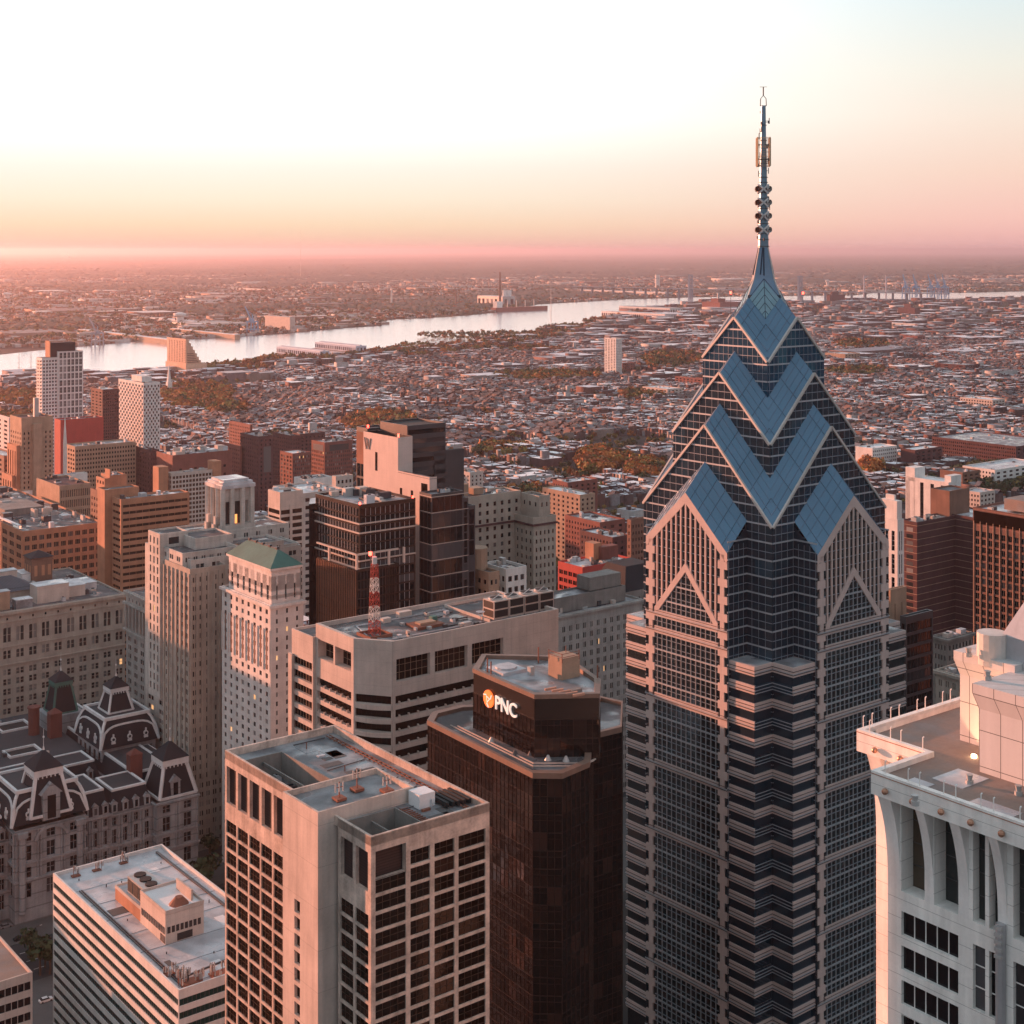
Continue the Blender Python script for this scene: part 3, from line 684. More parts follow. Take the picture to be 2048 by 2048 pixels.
    m.bar((W - 3.2, 1.5, z + .3), (W - 3.2, D - 2, z + .3), .08); m.bar((W - 2.4, 1.5, z + .3), (W - 2.4, D - 2, z + .3), .08)
    for i in range(30): y = 2 + i * (D - 4) / 30; m.box(W - 3.3, W - 2.3, y, y + .15, z, z + .3)
    m.build('track_rail', S['rust'], T)
    m = MB(); m.bar((12.5, 3, z + .3), (12.5, y0 - 2, z + .3), .06)
    for i in range(10): y = 2.5 + i * (y0 - 4) / 10; m.box(12.2, 14.2, y, y + .12, z, z + .25)
    m.build('cable_rack', S['rust'], T)
    for (x, y, h) in ((4, y0 + 5, 3.4), (9, y0 + 7, 4.2), (13, y0 + 3, 3.2)):
        m = MB().box(x - 1, x + 1, y - 1, y + 1, zc - .9, zc - .4).bar((x, y, zc - 1), (x, y, zc + h - 1), .09); m.bar((x - .9, y, zc + h - 2), (x + .9, y, zc + h - 2), .06)
        for s in (-.8, 0, .8): m.box(x + s - .12, x + s + .12, y - .1, y + .1, zc + h - 2.8, zc + h - 1.2, 1)
        m.build('antenna_stand', [S['rust'], S['unit_metal']], T)
    rd = random.Random(3)
    for i in range(12):
        x, y = rd.uniform(12.5, W - 7), rd.uniform(2, D - 8); MB().box(x, x + rd.uniform(1, 5), y, y + rd.uniform(1, 5), z, z + .05).build('roof_patch', S[rd.choice(['roof_light', 'roof_grey', 'pavement'])], T)
    m = MB()
    for i in range(6): m.bar((12.3, 3 + i * 6.5, z + .12), (W - 4, 3 + i * 6.5 + rd.uniform(-2, 2), z + .12), .07)
    m.bar((13, 2, z + .3), (W - 4, 2.2, z + .3), .1); m.bar((14, D - 3, z + .3), (W - 4, D - 3, z + .3), .1); m.build('roof_conduit', S['dark_metal'], T, kind='stuff')
    for i in range(14):
        x, y = rd.uniform(13, W - 5), rd.uniform(3, D - 4); m = MB()
        if i < 5: m.box(x, x + rd.uniform(.6, 2.5), y, y + rd.uniform(.5, 1.6), z, z + rd.uniform(.3, .9))
        else: m.cyl(x, y, z, z + rd.uniform(.5, 1.4), .12, n=6)
        m.build('roof_vent', S[rd.choice(['unit_metal', 'rust', 'roof_light'])], T)
    return T
frame_tower()

# ------------------------------------------------------------------ dark bronze glass bank tower
def letters(txt, parent, mat, size, M4, name, ext=.12, off=.012):
    cu = bpy.data.curves.new(name, 'FONT'); cu.body = txt; cu.size = size; cu.extrude = ext; cu.offset = size * off
    o = bpy.data.objects.new(name, cu); COL.objects.link(o); dg = bpy.context.evaluated_depsgraph_get()
    me = bpy.data.meshes.new_from_object(o.evaluated_get(dg)); bpy.data.objects.remove(o); bpy.data.curves.remove(cu)
    me.materials.clear(); me.materials.append(mat); o = bpy.data.objects.new(name, me); COL.objects.link(o); o.parent = parent; o.matrix_local = M4; return o
def bank_tower():
    Yf = 324; zt = zat(1393, Yf); X = (1069 - U0) / F * Yf
    T = empty('bank_tower', X, Yf, label='dark bronze glass bank tower with chamfered corners and a lit sign', cat='office building')
    bg_ = glass('bronze_curtain', (.011, .006, .005), rough=.09, metal=.0, tint=(.05, .026, .02), vary=.7, spec=.6, wave=.07, ws=.45, tilt=.09)
    bd = S['bronze_panel']
    def at(u, v, z): Y = (HC - z) * F / (v - V0); p = Vector(((u - U0) / F * Y - X, Y - Yf)); return (p.x * E1[0] + p.y * E1[1], p.x * E2[0] + p.y * E2[1])
    top = [(0, 0), at(1198, 1391, zt), at(1200, 1362, zt), at(1130, 1315, zt), at(965, 1312, zt), at(947, 1341, zt)]
    zl = 137.5
    low = [at(1065, 1545, zl), at(1124, 1546, zl), at(1178, 1523, zl), at(1186, 1475, zl), (top[3][0] + 8, top[3][1] + 4), at(918, 1411, zl), at(866, 1424, zl), at(856, 1440, zl)]
    def curtain(pts, z0, z1, nm, fh=3.9, pv=1.5):
        m = MB(); l = MB(); n = len(pts)
        for i in range(n):
            a, b = Vector(pts[i]), Vector(pts[(i + 1) % n]); L = (b - a).length; d = (b - a) / L; o_ = Vector((d.y, -d.x))
            k = max(1, round(L / (pv * 2))); zs = np.linspace(z0, z1, max(2, int((min(z1 - z0, 100)) / fh) + 1)) if z1 - z0 < 100 else np.concatenate([[z0], np.arange(z1 - int(90 / fh) * fh, z1 + .01, fh)])
            for j in range(k):
                p, q = a + d * L * j / k, a + d * L * (j + 1) / k
                for za, zb in zip(zs, zs[1:]): m.quad((*p, za), (*q, za), (*q, zb), (*p, zb))
            for j in range(2 * k + 1):
                p = a + d * L * j / (2 * k) + o_ * .05; l.bar((*p, z0), (*p, z1), .05)
            for z in zs:
                l.bar((*(a + o_ * .04), z), (*(b + o_ * .04), z), .07); l.bar((*(a + o_ * .04), z - 1.3), (*(b + o_ * .04), z - 1.3), .04)
        c = m.build('curtain_wall', bg_, T); l.build('mullions', bd, c)
    curtain(top, zl - 1, zt - 5.2, 't'); curtain(low, 0, zl - 1.2, 'l')
    m = MB(); 
    big = [tuple(Vector(p) * 1.0) for p in top]
    m.prism(top, zt - 5.2, zt, top=False); m.build('crown_band', surf('dark_crown', (.020, .014, .012), rough=.25, spec=.6, lines=(1.5, 2.6, .5, .08), streak=0), T)
    def ring(pts, z0, z1, t, mat, nm):
        c = sum((Vector(p) for p in pts), Vector((0, 0))) / len(pts); m = MB(); n = len(pts)
        inn = [tuple(c + (Vector(p) - c) * (1 - t / (Vector(p) - c).length)) for p in pts]
        out = [tuple(c + (Vector(p) - c) * (1 + .25 / (Vector(p) - c).length)) for p in pts]
        for i in range(n):
            j = (i + 1) % n
            m.quad((*out[i], z0), (*out[j], z0), (*out[j], z1), (*out[i], z1)); m.quad((*out[i], z1), (*out[j], z1), (*inn[j], z1), (*inn[i], z1)); m.quad((*inn[j], z0), (*inn[i], z0), (*inn[i], z1), (*inn[j], z1))
        m.build(nm, mat, T); return inn
    pm = surf('brown_coping', (.20, .13, .10), rough=.5)
    inn = ring(top, zt - .5, zt + .5, 1.4, pm, 'parapet'); m = MB().poly([(x, y, zt - .6) for x, y in top]) or 0
    m = MB(); m.poly([(x, y, zt - .45) for x, y in inn]); m.build('roof', S['roof_grey'], T)
    inn2 = ring(low, zl - 1.2, zl, 1.6, pm, 'parapet'); m = MB(); m.poly([(x, y, zl - .9) for x, y in inn2]); m.build('terrace', S['roof_dark'], T)
    m = MB(); z = zl - .85                               # washing track round the terrace
    for t_ in (.35, .5):
        lp = lambda a, b_: (*Vector(a).lerp(Vector(b_), t_), z + .1); PP = [lp(top[5], low[7]), lp(top[0], low[0]), lp(top[1], low[1]), lp(top[1], low[2])]
        for p, q in zip(PP, PP[1:]): m.bar(p, q, .12)
    m.build('track_rail', S['beige_concrete'], T)
    for (u, v) in ((983, 1484), (1030, 1510), (1062, 1510), (1096, 1520), (1132, 1522)):
        x, y = at(u, v, zl - .9); m = MB().cyl(x, y, zl - .9, zl + .2, .8, .25, n=10); m.build('skylight', S['unit_metal'] if u in (983, 1096, 1132) else S['roof_dark'], T)
    # roof gear
    for (u, v, w_, d_, h, mt) in ((1128, 1352, 5.5, 5.0, 5.0, 'tan_brick'), (1012, 1342, 7, 7, .8, 'roof_light'), (1062, 1350, 1.2, 1.2, 2, 'unit_metal'), (1150, 1388, 3, 1.5, 1.2, 'roof_tan')):
        x, y = at(u, v, zt - .45); m = MB().box(x - w_ / 2, x + w_ / 2, y - d_ / 2, y + d_ / 2, zt - .45, zt - .45 + h)
        if h < 1: m.cyl(x, y, zt - .45 + h, zt + h, 2.6, n=14)
        m.build('rooftop_unit', S[mt], T)
    m = MB()
    x, y = at(1128, 1352, zt)
    for dx, dy in ((-2.6, -2.4), (2.6, -2.4), (2.6, 2.4), (-2.6, 2.4)): m.bar((x + dx, y + dy, zt + 4), (x + dx, y + dy, zt + 6.2), .07)
    for h in (5.2, 6.0): m.bar((x - 2.6, y - 2.4, zt + h), (x + 2.6, y - 2.4, zt + h), .06); m.bar((x - 2.6, y - 2.4, zt + h), (x - 2.6, y + 2.4, zt + h), .06)
    for (u, v) in ((975, 1345), (982, 1352), (1077, 1322), (1195, 1360)): xx, yy = at(u, v, zt); m.bar((xx, yy, zt - .5), (xx, yy, zt + 3.4), .12)
    m.build('railing', S['rust'], T)
    m = MB()
    for i in range(5): xx, yy = at(1090 + 14 * i, 1382 + 3 * i, zt); m.bar((xx, yy, zt + .3), (xx + 2.5, yy - 1, zt + .5), .25)
    m.build('duct_run', surf('orange_duct', (.45, .25, .18)), T)
    # annex on the right
    xa, ya = at(1195, 1475, 118)
    ua, va = (1250 - U0) / F, 0
    ann = [at(1186, 1470, 127), at(1243, 1456, 127), at(1245, 1405, 127), at(1200, 1395, 127)]
    curtain(ann, 0, 126, 'a'); ring(ann, 126, 127.4, 1.2, pm, 'parapet'); m = MB(); m.poly([(x, y, 126.3) for x, y in ann]); m.build('annex_roof', S['roof_dark'], T)
    # the sign on the left crown face
    L = Vector(top[5]); d = (Vector(top[0]) - L); Ln = d.length; d /= Ln; o_ = Vector((d.y, -d.x))
    c0 = L + d * Ln * .18
    def fr(s, z, off): p = L + d * Ln * s + o_ * off; return Matrix(((d.x, 0, o_.x, p.x), (d.y, 0, o_.y, p.y), (0, 1, 0, z), (0, 0, 0, 1)))
    base = Matrix.Translation(T.location) @ Matrix.Rotation(TH, 4, 'Z')
    sg = bpy.data.objects.new('sign', None); COL.objects.link(sg); sg.matrix_world = base @ fr(.12, zt - 5.0, .35)
    tag(sg, 'glowing bank sign reading PNC with round orange logo on the dark tower', 'sign'); 
    lm = glow('sign_white', (.80, .78, .74), .18); om = glow('logo_orange', (.95, .16, .03), .55)
    k = Ln / 26.0
    letters('PNC', sg, lm, 4.7 * k, Matrix.Translation((6.9 * k, -1.55 * k, 0)), 'letters', .15)
    m = MB(); m.cyl(0, 0, -.15, .15, 2.15 * k, n=28); o = m.build('logo_disc', om, sg); o.location = (4.2 * k, .1, 0)
    m = MB(); P = lambda a, r: (r * math.cos(a), r * math.sin(a))
    t3 = [P(R(a), 1.15 * k) for a in (10, 130, 250)]; t4 = [P(R(a), .55 * k) for a in (10, 130, 250)]
    for i in range(3):
        j = (i + 1) % 3; m.quad((*t3[i], .3), (*t3[j], .3), (*t4[j], .3), (*t4[i], .3)); m.bar((*t3[i], .26), (*P(R((10, 130, 250)[i] + 28), 2.0 * k), .26), .12)
    o = m.build('logo_triangle', lm, sg); o.location = (4.2 * k, .1, 0)
    return T
bank_tower()

# ------------------------------------------------------------------ wide beige office block with lattice mast
def wide_block():
    Y = 435; z = zat(1283, Y); X = (786 - U0) / F * Y
    T = empty('office_block', X, Y, label='wide beige office block with rounded corner bays and a dark flat roof', cat='office building')
    W = reach(786, Y, 1117, E1); wall = S['beige_concrete']
    # the corner towards the viewer is cut off by a facet between u 707 and 786
    cx = reach(786, Y, 707, (E2[0] * .73 - E1[0] * .18, E2[1] * .73 - E1[1] * .18))
    def at(u, v): Yp = (HC - z) * F / (v - V0); p = Vector(((u - U0) / F * Yp - X, Yp - Y)); return (p.x * E1[0] + p.y * E1[1], p.x * E2[0] + p.y * E2[1])
    P0 = (0, 0); P1 = at(707, 1277); P2 = at(635, 1246)
    P1 = (P1[0], P1[1]); xl = P1[0]; P2 = (xl, P2[1]); DL = P2[1] - P1[1]
    wl = MB(); wins = []; tall = []; fh = 4.1; zb = z - 12.5
    rows = [(zb - fh * i - 2.6, zb - fh * i) for i in range(1, 24)]
    facade(wl, wins, P2, (0, -1), DL, 0, z - 11.6, [(.8, DL - 1.3)], rows, 1.1)
    facade(wl, tall, P2, (0, -1), DL, z - 11.6, z, [(1.4, DL / 2 - .5), (DL / 2 + .5, DL - 1.4)], [(z - 10.4, z - 4.6)], 3.0)
    W2 = W * .655
    facade(wl, wins, P0, (1, 0), W, 0, z - 13.4, [(.9, W - 3)], rows, 1.1)
    facade(wl, tall, P0, (1, 0), W, z - 13.4, z, [(1.2 + i * W2 / 3, W2 / 3 - .5 + i * W2 / 3) for i in range(3)], [(z - 12.4, z - 5.6)], 1.6)
    # chamfer with rounded balconies
    d = Vector((P0[0] - P1[0], P0[1] - P1[1])); Lc = d.length; d /= Lc
    facade(wl, wins, P1, (d.x, d.y), Lc, 0, z, [(.6, Lc - .6)], [(zb - fh * i - 2.6, zb - fh * i) for i in range(1, 22)], .9)
    back = [(xl, P2[1] + 0), (W, P2[1]), (W, 0)]
    wl.quad((W, 0, 0), (W, P2[1], 0), (W, P2[1], z), (W, 0, z)); wl.quad((W, P2[1], 0), (xl, P2[1], 0), (xl, P2[1], z), (W, P2[1], z))
    wl.build('wall', wall, T)
    put_windows(T, wins, G['brown'], S['bronze_panel'], -1.7, 1, name='window_band', fr=.05); put_windows(T, tall, G['brown'], S['tan_brick'], -2.2, 3, fr=.05)
    m = MB()
    for (r0, r1) in rows:                               # planter fins under each band of windows
        for i in range(int(DL / 3.4)): y = P2[1] - 2 - i * 3.4; m.box(xl - .18, xl + .5, y - .2, y + .2, r0 - .1, r0 + .8, bottom=True)
        for i in range(int(W / 3.4) - 1): x = 2.4 + i * 3.4; m.box(x - .2, x + .2, -.18, .5, r0 - .1, r0 + .8, bottom=True)
    m.build('facade_fins', wall, T)
    m = MB(); a_ = Vector(P1); o_ = Vector((d.y, -d.x))
    for (r0, r1) in rows[:20]:
        arc = [a_ + d * (Lc * t) + o_ * (.25 + 1.0 * math.sin(math.pi * t)) for t in np.linspace(0.04, .96, 9)]
        for p, q in zip(arc, arc[1:]): m.quad((*p, r0 - 1.5), (*q, r0 - 1.5), (*q, r0 - .05), (*p, r0 - .05)); m.quad((*p, r0 - .05), (*q, r0 - .05), (*(q - o_ * 1.6), r0 - .05), (*(p - o_ * 1.6), r0 - .05)); m.quad((*(p - o_ * 1.6), r0 - 1.5), (*(q - o_ * 1.6), r0 - 1.5), (*q, r0 - 1.5), (*p, r0 - 1.5))
    m.build('curved_spandrel', wall, T)
    m = MB()
    for i in range(2):                                   # mullions of the plain upper right field
        pass
    # lower wing at the left
    Yw = P2[1]; wing = 13.5
    block(T, xl - 1.0, W - 8, Yw, Yw + wing, 0, z - 4.2, wall, S['roof_dark'], nL=1, fh=fh, fhh=.62, gl='brown', frame='tan_brick', mx=-1.7, bands=True, top=7.6, dep=1.0)
    m = MB().box(xl - 1.9, xl - .98, Yw + wing - 1.5, Yw + wing + .8, 0, z - 12); m.build('corner_fin', wall, T)
    # roof
    C = 3.5
    poly = [P0, (W - C, 0), (W, C), (W, Yw - C), (W - C, Yw), (xl + C, Yw), (xl, Yw - 2), P1]
    zr = z - 1.4; m = MB(); m.poly([(x, y, zr) for x, y in poly]); m.build('roof', S['roof_dark'], T)
    m = MB(); c = Vector((W / 2, Yw / 2)); rect = [P0, (W, 0), (W, Yw), (xl, Yw), P1]; 
    inn = [tuple(Vector(p) + (c - Vector(p)).normalized() * 1.3) for p in rect]
    for i in range(5):
        j = (i + 1) % 5; m.quad((*rect[i], z), (*rect[j], z), (*inn[j], z), (*inn[i], z)); m.quad((*inn[j], zr), (*inn[i], zr), (*inn[i], z), (*inn[j], z))
    m.build('parapet', wall, T)
    # sunken cooling plant at the right end
    m = MB(); x0, x1, ya, yb = W * .62, W - 4, 4.5, Yw - 3
    for q in ((x0 - .3, x0, ya, yb), (x0, x1, yb, yb + .3)): m.box(*q, zr, zr + .9)
    m.build('plant_screen', wall, T)
    for i in range(4):
        x = W * .66 + i * 6.3; m = MB().box(x, x + 5.9, 6, 12, zr, zr + 5.8)
        for zz_ in (.6, 3.3): m.box(x + .3, x + 5.6, 5.9, 6, zr + zz_, zr + zz_ + 2.2, 1, bottom=True); m.box(x - .06, x, 6.4, 11.6, zr + zz_, zr + zz_ + 2.2, 1, bottom=True)
        m.cyl(x + 2.95, 9, zr + 5.8, zr + 6.3, 2.3, n=16, m=2); m.cyl(x + 2.95, 9, zr + 6.3, zr + 6.34, 2.0, n=16, m=1); m.bar((x, 7, zr + 6.2), (x + 6, 11, zr + 6.5), .12, 2)
        m.build('cooling_tower', [S['beige_concrete'], S['black'], S['unit_metal']], T)
    for (x0, x1, y0, y1, h, mt) in ((16, 26, 10, 17, .9, 'rust'), (18, 24, 12, 15, 1.5, 'tan_brick'), (24, 26, 14, 16, 2.2, 'green_copper'), (12, 15, 24, 26, 1.4, 'beige_concrete'), (20, 25, 27, 29, 1.6, 'beige_concrete'), (30, 33, 5, 6.5, 1.2, 'unit_metal')):
        MB().box(x0, x1, y0, y1, zr, zr + h).build('rooftop_unit', S[mt], T)
    units(T, 4, W * .58, 3, Yw - 4, zr, 14, 5, big=1.6)
    m = MB()
    for y_ in (6, Yw - 7): m.bar((3, y_, zr + .25), (W * .58, y_, zr + .25), .14)
    m.bar((3, 6, zr + .25), (-1, 12, zr + .25), .14); m.bar((-1, 12, zr + .25), (3, Yw - 7, zr + .25), .14); m.build('roof_pipe', S['roof_light'], T)
    m = MB(); m.cyl(W * .61, 9, zr, zr + 2.0, .15, n=6); m.cyl(W * .61, 9, zr + 2.0, zr + 2.6, .2, 1.5, n=12); m.build('satellite_dish', S['roof_light'], T)
    # lattice mast, a thing of its own standing on the roof
    px, py = at(749, 1262)
    base = empty('lattice_mast', *(Vector((X, Y)) + Vector(E1) * px + Vector(E2) * py), zr, label='red and white lattice radio mast on the beige block roof', cat='radio mast')
    ht = (zat(1120, Y) - zat(1120 + 147, Y)); n = 10; seg = ht / n; wd = lambda z_: 1.4 - .6 * z_ / ht
    legs = [(-1, -1), (1, -1), (1, 1), (-1, 1)]; cols = [MB() for _ in range(2)]
    for i in range(n):
        m = cols[(i // 2) % 2] if True else 0
        z0, z1 = i * seg, (i + 1) * seg; w0, w1 = wd(z0), wd(z1)
        for k in range(4):
            a, b_ = legs[k], legs[(k + 1) % 4]
            m.bar((a[0] * w0, a[1] * w0, z0), (a[0] * w1, a[1] * w1, z1), .06); m.bar((a[0] * w0, a[1] * w0, z0), (b_[0] * w1, b_[1] * w1, z1), .05); m.bar((b_[0] * w0, b_[1] * w0, z0), (a[0] * w1, a[1] * w1, z1), .07); m.bar((a[0] * w1, a[1] * w1, z1), (b_[0] * w1, b_[1] * w1, z1), .08)
    cols[0].build('red_section', surf('mast_red', (.33, .05, .04)), base); cols[1].build('white_section', WHT, base)
    MB().cyl(0, 0, ht, ht + 2.2, .8, n=14).build('antenna_drum', WHT, base)
    MB().bar((-.9, 1, ht), (-.9, 1, ht + 2.6), .08).build('light_pole', S['dark_metal'], base); MB().cyl(-.9, 1, ht + 2.6, ht + 3.7, .5, n=10).build('beacon', REDL, base)
    m = MB()
    for q in ((-4, 4, -4, -3.6), (-4, 4, 3.6, 4), (-4, -3.6, -3.6, 3.6), (3.6, 4, -3.6, 3.6)): m.box(*q, 0, .9)
    m.build('mast_kerb', S['rust'], base)
    return T
wide_block()
# ------------------------------------------------------------------ white stone tower with flared cornice (right foreground)
def cornice_tower():
    z = 184.0; Y0 = (HC - z) * F / (1540 - V0); X0 = (1742 - U0) / F * Y0
    X0 += E1[0] * 2.2 - E2[0] * .9; Y0 += E1[1] * 2.2 - E2[1] * .9
    T = empty('granite_tower', X0, Y0, label='white stone tower with flared cornice and arched top windows, cut by the right edge', cat='skyscraper')
    wl_ = S['white_panel']; wp = surf('white_stone', (.74, .73, .70), var=.2, streak=.45); ph = 3.9
    # local: x=0 is the near wall running right (decreasing y); inner corner at (11.2, 0); rear wall at x=11.2 running to y=11.5
    xr, yr, yn = 11.2, 10.6, -46.0; zt = z
    m = MB(); wins = []; arch = []
    fh = 4.35; r0_ = [zt - 17.4 - fh * i for i in range(0, 22)]
    rows = [(q - 3.0, q) for q in r0_]
    bays = [(-.9 - 1.35, 'pier')]
    pitch = 5.5
    # left part of the near wall: one wide bay of four-light windows, then columns
    m2 = MB(); P = (0, 0)
    facade(m2, wins, P, (0, -1), 12.2, 0, zt - 16.6, [(2.1, 10.5)], rows, .5)
    cols_ = []
    facade(m2, arch, P, (0, -1), 12.2, zt - 16.6, zt - 3.2, [(2.1, 5.6), (7.0, 10.5)], [(zt - 14.9, zt - 3.6)], 2.4)
    tall = []; tr = []; q = zt - 17.6
    for i in range(9): tr.append((q - 7.8, q)); q -= 10.1
    nb = 6; cs = [c for i in range(nb) for c in ((.35 + i * 5.5, 2.05 + i * 5.5), (2.6 + i * 5.5, 4.3 + i * 5.5))]
    facade(m2, tall, (0, -13.2 + 1.0), (0, -1), 33, 0, zt - 16.6, cs, tr, .55)
    facade(m2, arch, (0, -13.2 + 1.0), (0, -1), 33, zt - 16.6, zt - 3.2, cs, [(zt - 14.9, zt - 3.6)], 1.3)
    # rear stretch and the return between them
    facade(m2, wins, (xr, yr), (0, -1), yr, 0, zt - 3.2, [(7.4, 9.0)], [(a + (.9 if i % 2 else 0), b) for i, (a, b) in enumerate([(zt - 17.4 - fh * i * .8 - 2.6, zt - 17.4 - fh * i * .8) for i in range(26)])] + [(zt - 9.5, zt - 5.5)], 1.0)
    facade(m2, [], (0, 0), (1, 0), xr, 0, zt - 3.2, [], [], .3)
    m2.quad((xr, yr, 0), (60, yr, 0), (60, yr, zt), (xr, yr, zt)); m2.quad((60, yn, 0), (0, yn, 0), (0, yn, zt), (60, yn, zt))
    m2.build('wall', wl_, T)
    put_windows(T, wins, G['dark'], wp, -1.75, 1, fr=.06); put_windows(T, tall, G['dark'], wp, 1, 3, fr=.07)
    put_windows(T, arch, glass('arch_glass', (.03, .035, .035), tint=(.25, .15, .08), rough=.08), S['dark_metal'], 2, 4, fr=.05, name='arched_window')
    # flared brackets: each a quarter-round fin under the cornice
    def bracket(xc, y0, y1, zt_, r=2.1, hgt=12.0, px=0, side='L'):
        b = MB(); prof = [(r * (1 - math.cos(t)) if 0 else r * (1 - math.sqrt(max(0, 1 - (1 - s_) ** 2))), zt_ - hgt * s_) for s_, t in [(i / 10, 0) for i in range(11)]]
        prof = [(r * (1 - s_) ** 2.6, zt_ - hgt * s_) for s_ in [i / 10 for i in range(11)]]
        for (o0, za), (o1, zb) in zip(prof, prof[1:]):
            A = [(px - o0, y0, za), (px - o0, y1, za), (px - o1, y1, zb), (px - o1, y0, zb)]
            b.poly(A); b.poly([(px - o0, y0, za), (px - o1, y0, zb), (px + .5, y0, zb), (px + .5, y0, za)]); b.poly([(px - o0, y1, za), (px + .5, y1, za), (px + .5, y1, zb), (px - o1, y1, zb)])
        return b
    ys = [(-1.9, 0)] + [(-6.9, -5.7), (-12.0, -10.6)] + [(-16.6 - 5.5 * i + .6, -16.6 - 5.5 * i - .6) for i in range(6)]
    for (a_, b_) in ys: bracket(0, min(a_, b_), max(a_, b_), zt - 2.9).build('cornice_bracket', wp, T)
    bracket(0, yr - 2.2, yr, zt - 2.9, px=xr).build('cornice_bracket', wp, T); bracket(0, 1.2, 5.0, zt - 2.9, px=xr).build('cornice_bracket', wp, T)
    # columns running down the near wall
    for i in range(6):
        y = -16.6 - 5.5 * i; m = MB().cyl(-.35, y, 0, zt - 13.6, .62, n=8); m.build('column', surf('steel_column', (.40, .40, .41), rough=.4, metal=.3) if i == 0 else bpy.data.materials['steel_column'], T)
        m = MB(); 
        for j in range(5): m.box(-1.0, -.2, y - .5, y + .5, zt - 14.2 - j * .85, zt - 13.8 - j * .85, bottom=True)
        m.build('column_capital', S['unit_metal'], T)
    # cornice: fascia and sloping soffit following the stepped outline
    out = [(-2.2, yn), (-2.2, .9), (xr - 2.2, .9), (xr - 2.2, yr + 1.6), (60, yr + 1.6)]
    inn = [(-1.4, yn), (-1.4, .1), (xr - 1.4, .1), (xr - 1.4, yr + .8), (60, yr + .8)]
    wal = [(0, yn), (0, 0), (xr, 0), (xr, yr), (60, yr)]
    f = MB()
    for i in range(4):
        a, b_, c, d = out[i], out[i + 1], inn[i + 1], inn[i]
        f.quad((*a, zt - 3.0), (*b_, zt - 3.0), (*b_, zt), (*a, zt)); f.quad((*a, zt), (*b_, zt), (*c, zt), (*d, zt)); f.quad((*d, zt - .7), (*c, zt - .7), (*c, zt), (*d, zt))
        f.quad((*a, zt - 3.0), (*b_, zt - 3.0), (*wal[i + 1], zt - 3.3), (*wal[i], zt - 3.3))
    f.build('cornice', wl_, T)
    f = MB()
    for i in range(4):
        a, b_ = Vector(out[i]), Vector(out[i + 1]); d = (b_ - a).normalized(); o_ = Vector((-d.y, d.x)) * .0
        f.bar((*a, zt - .35), (*b_, zt - .35), .05)
    f.build('cornice_moulding', surf('rust_line', (.35, .17, .12)), T)
    r = MB(); r.poly([(-1.4, yn, zt - .7), (60, yn, zt - .7), (60, yr + .8, zt - .7), (xr - 1.4, yr + .8, zt - .7), (xr - 1.4, .1, zt - .7), (-1.4, .1, zt - .7)]); 
    r.build('roof', S['roof_tan'], T)
    r = MB().box(3, 8.5, -9, -4.5, zt - .7, zt - .62).box(-1.5, 1.5, -6, -3, zt - .7, zt - .64).box(-1, 2, -18, -12, zt - .7, zt - .64); r.build('roof_patch', S['roof_light'], T)
    # globe lamps on the fascia and the short posts of the railing
    gm = surf('copper_globe', (.45, .24, .16), rough=.25, metal=.6, streak=0)
    pts = [(-2.3, -1.6 - 4.15 * i) for i in range(10)] + [(xr - 2.3, 8.8), (xr - 2.3, 4.6)]
    for (x, y) in pts:
        g = MB(); n = 10
        for i in range(6):
            a0, a1 = math.pi * i / 6, math.pi * (i + 1) / 6
            for j in range(n):
                b0, b1 = 2 * math.pi * j / n, 2 * math.pi * (j + 1) / n; sp_ = lambda a, b: (x - .35 + .42 * math.sin(a) * math.cos(b), y + .42 * math.sin(a) * math.sin(b), zt - 1.9 + .42 * math.cos(a))
                g.quad(sp_(a0, b0), sp_(a1, b0), sp_(a1, b1), sp_(a0, b1))
        g.build('globe_lamp', gm, T)
    pp = [(xr - 1.8, yr + 1.3 - .0 - 1.6 * 1 - i * 2.6 - (.9 if i % 2 else 0)) for i in range(4)] + [(-1.8, -1 - i * 2.6 - (.9 if i % 2 else 0)) for i in range(16)] + [(xr - 1 + i * 3.0 + (-1.1 if i % 2 else 0), yr + 1.4) for i in range(15)]
    for (x, y) in pp: MB().bar((x, y, zt - .2), (x, y, zt + 1.5), .05).bar((x, y, zt + 1.5), (x + .25, y, zt + 1.6), .06).build('railing_post', wp, T)
    # penthouse blocks
    def at(u, v, z_): Y = (HC - z_) * F / (v - V0); p = Vector(((u - U0) / F * Y - X0, Y - Y0)); return (p.x * E1[0] + p.y * E1[1], p.x * E2[0] + p.y * E2[1])
    zr = zt - .7
    x1_, y1_ = at(1920, 1480, zr); x2_, y2_ = at(1958, 1543, zr)
    H1 = zat(1301, Y0 + x1_ * E1[1] + y1_ * E2[1]); H2 = zat(1367, Y0 + x2_ * E1[1] + y2_ * E2[1])
    for (xx, yy, hh, fl) in ((x1_, y1_, H1, 8.8), (x2_, y2_, H2, 30)):
        b = MB(); b.box(xx, xx + 24, yy - fl, yy, zr, hh - 2.2)
        b.frus([(xx, yy - fl), (xx + 24, yy - fl), (xx + 24, yy), (xx, yy)], hh - 3.2, [(xx - .6, yy - fl), (xx + 24.6, yy - fl), (xx + 24.6, yy + .6), (xx - .6, yy + .6)], hh - 1.2, top=False)
        b.box(xx - .6, xx + 24.6, yy - fl, yy + .6, hh - 1.2, hh)
        b.build('penthouse', surf('panel_joint', (.56, .55, .54), var=.08, streak=.2, lines=(3.1, 4.6, .75, .10)), T)
    l = MB().box(x2_ - .08, x2_, y2_ - 14, y2_ - 8, zr, H2 - 6, bottom=True); l.build('louvre_window', surf('steel_louvre', (.12, .16, .17), lines=(0, .6, .5, .2), rough=.4), T)
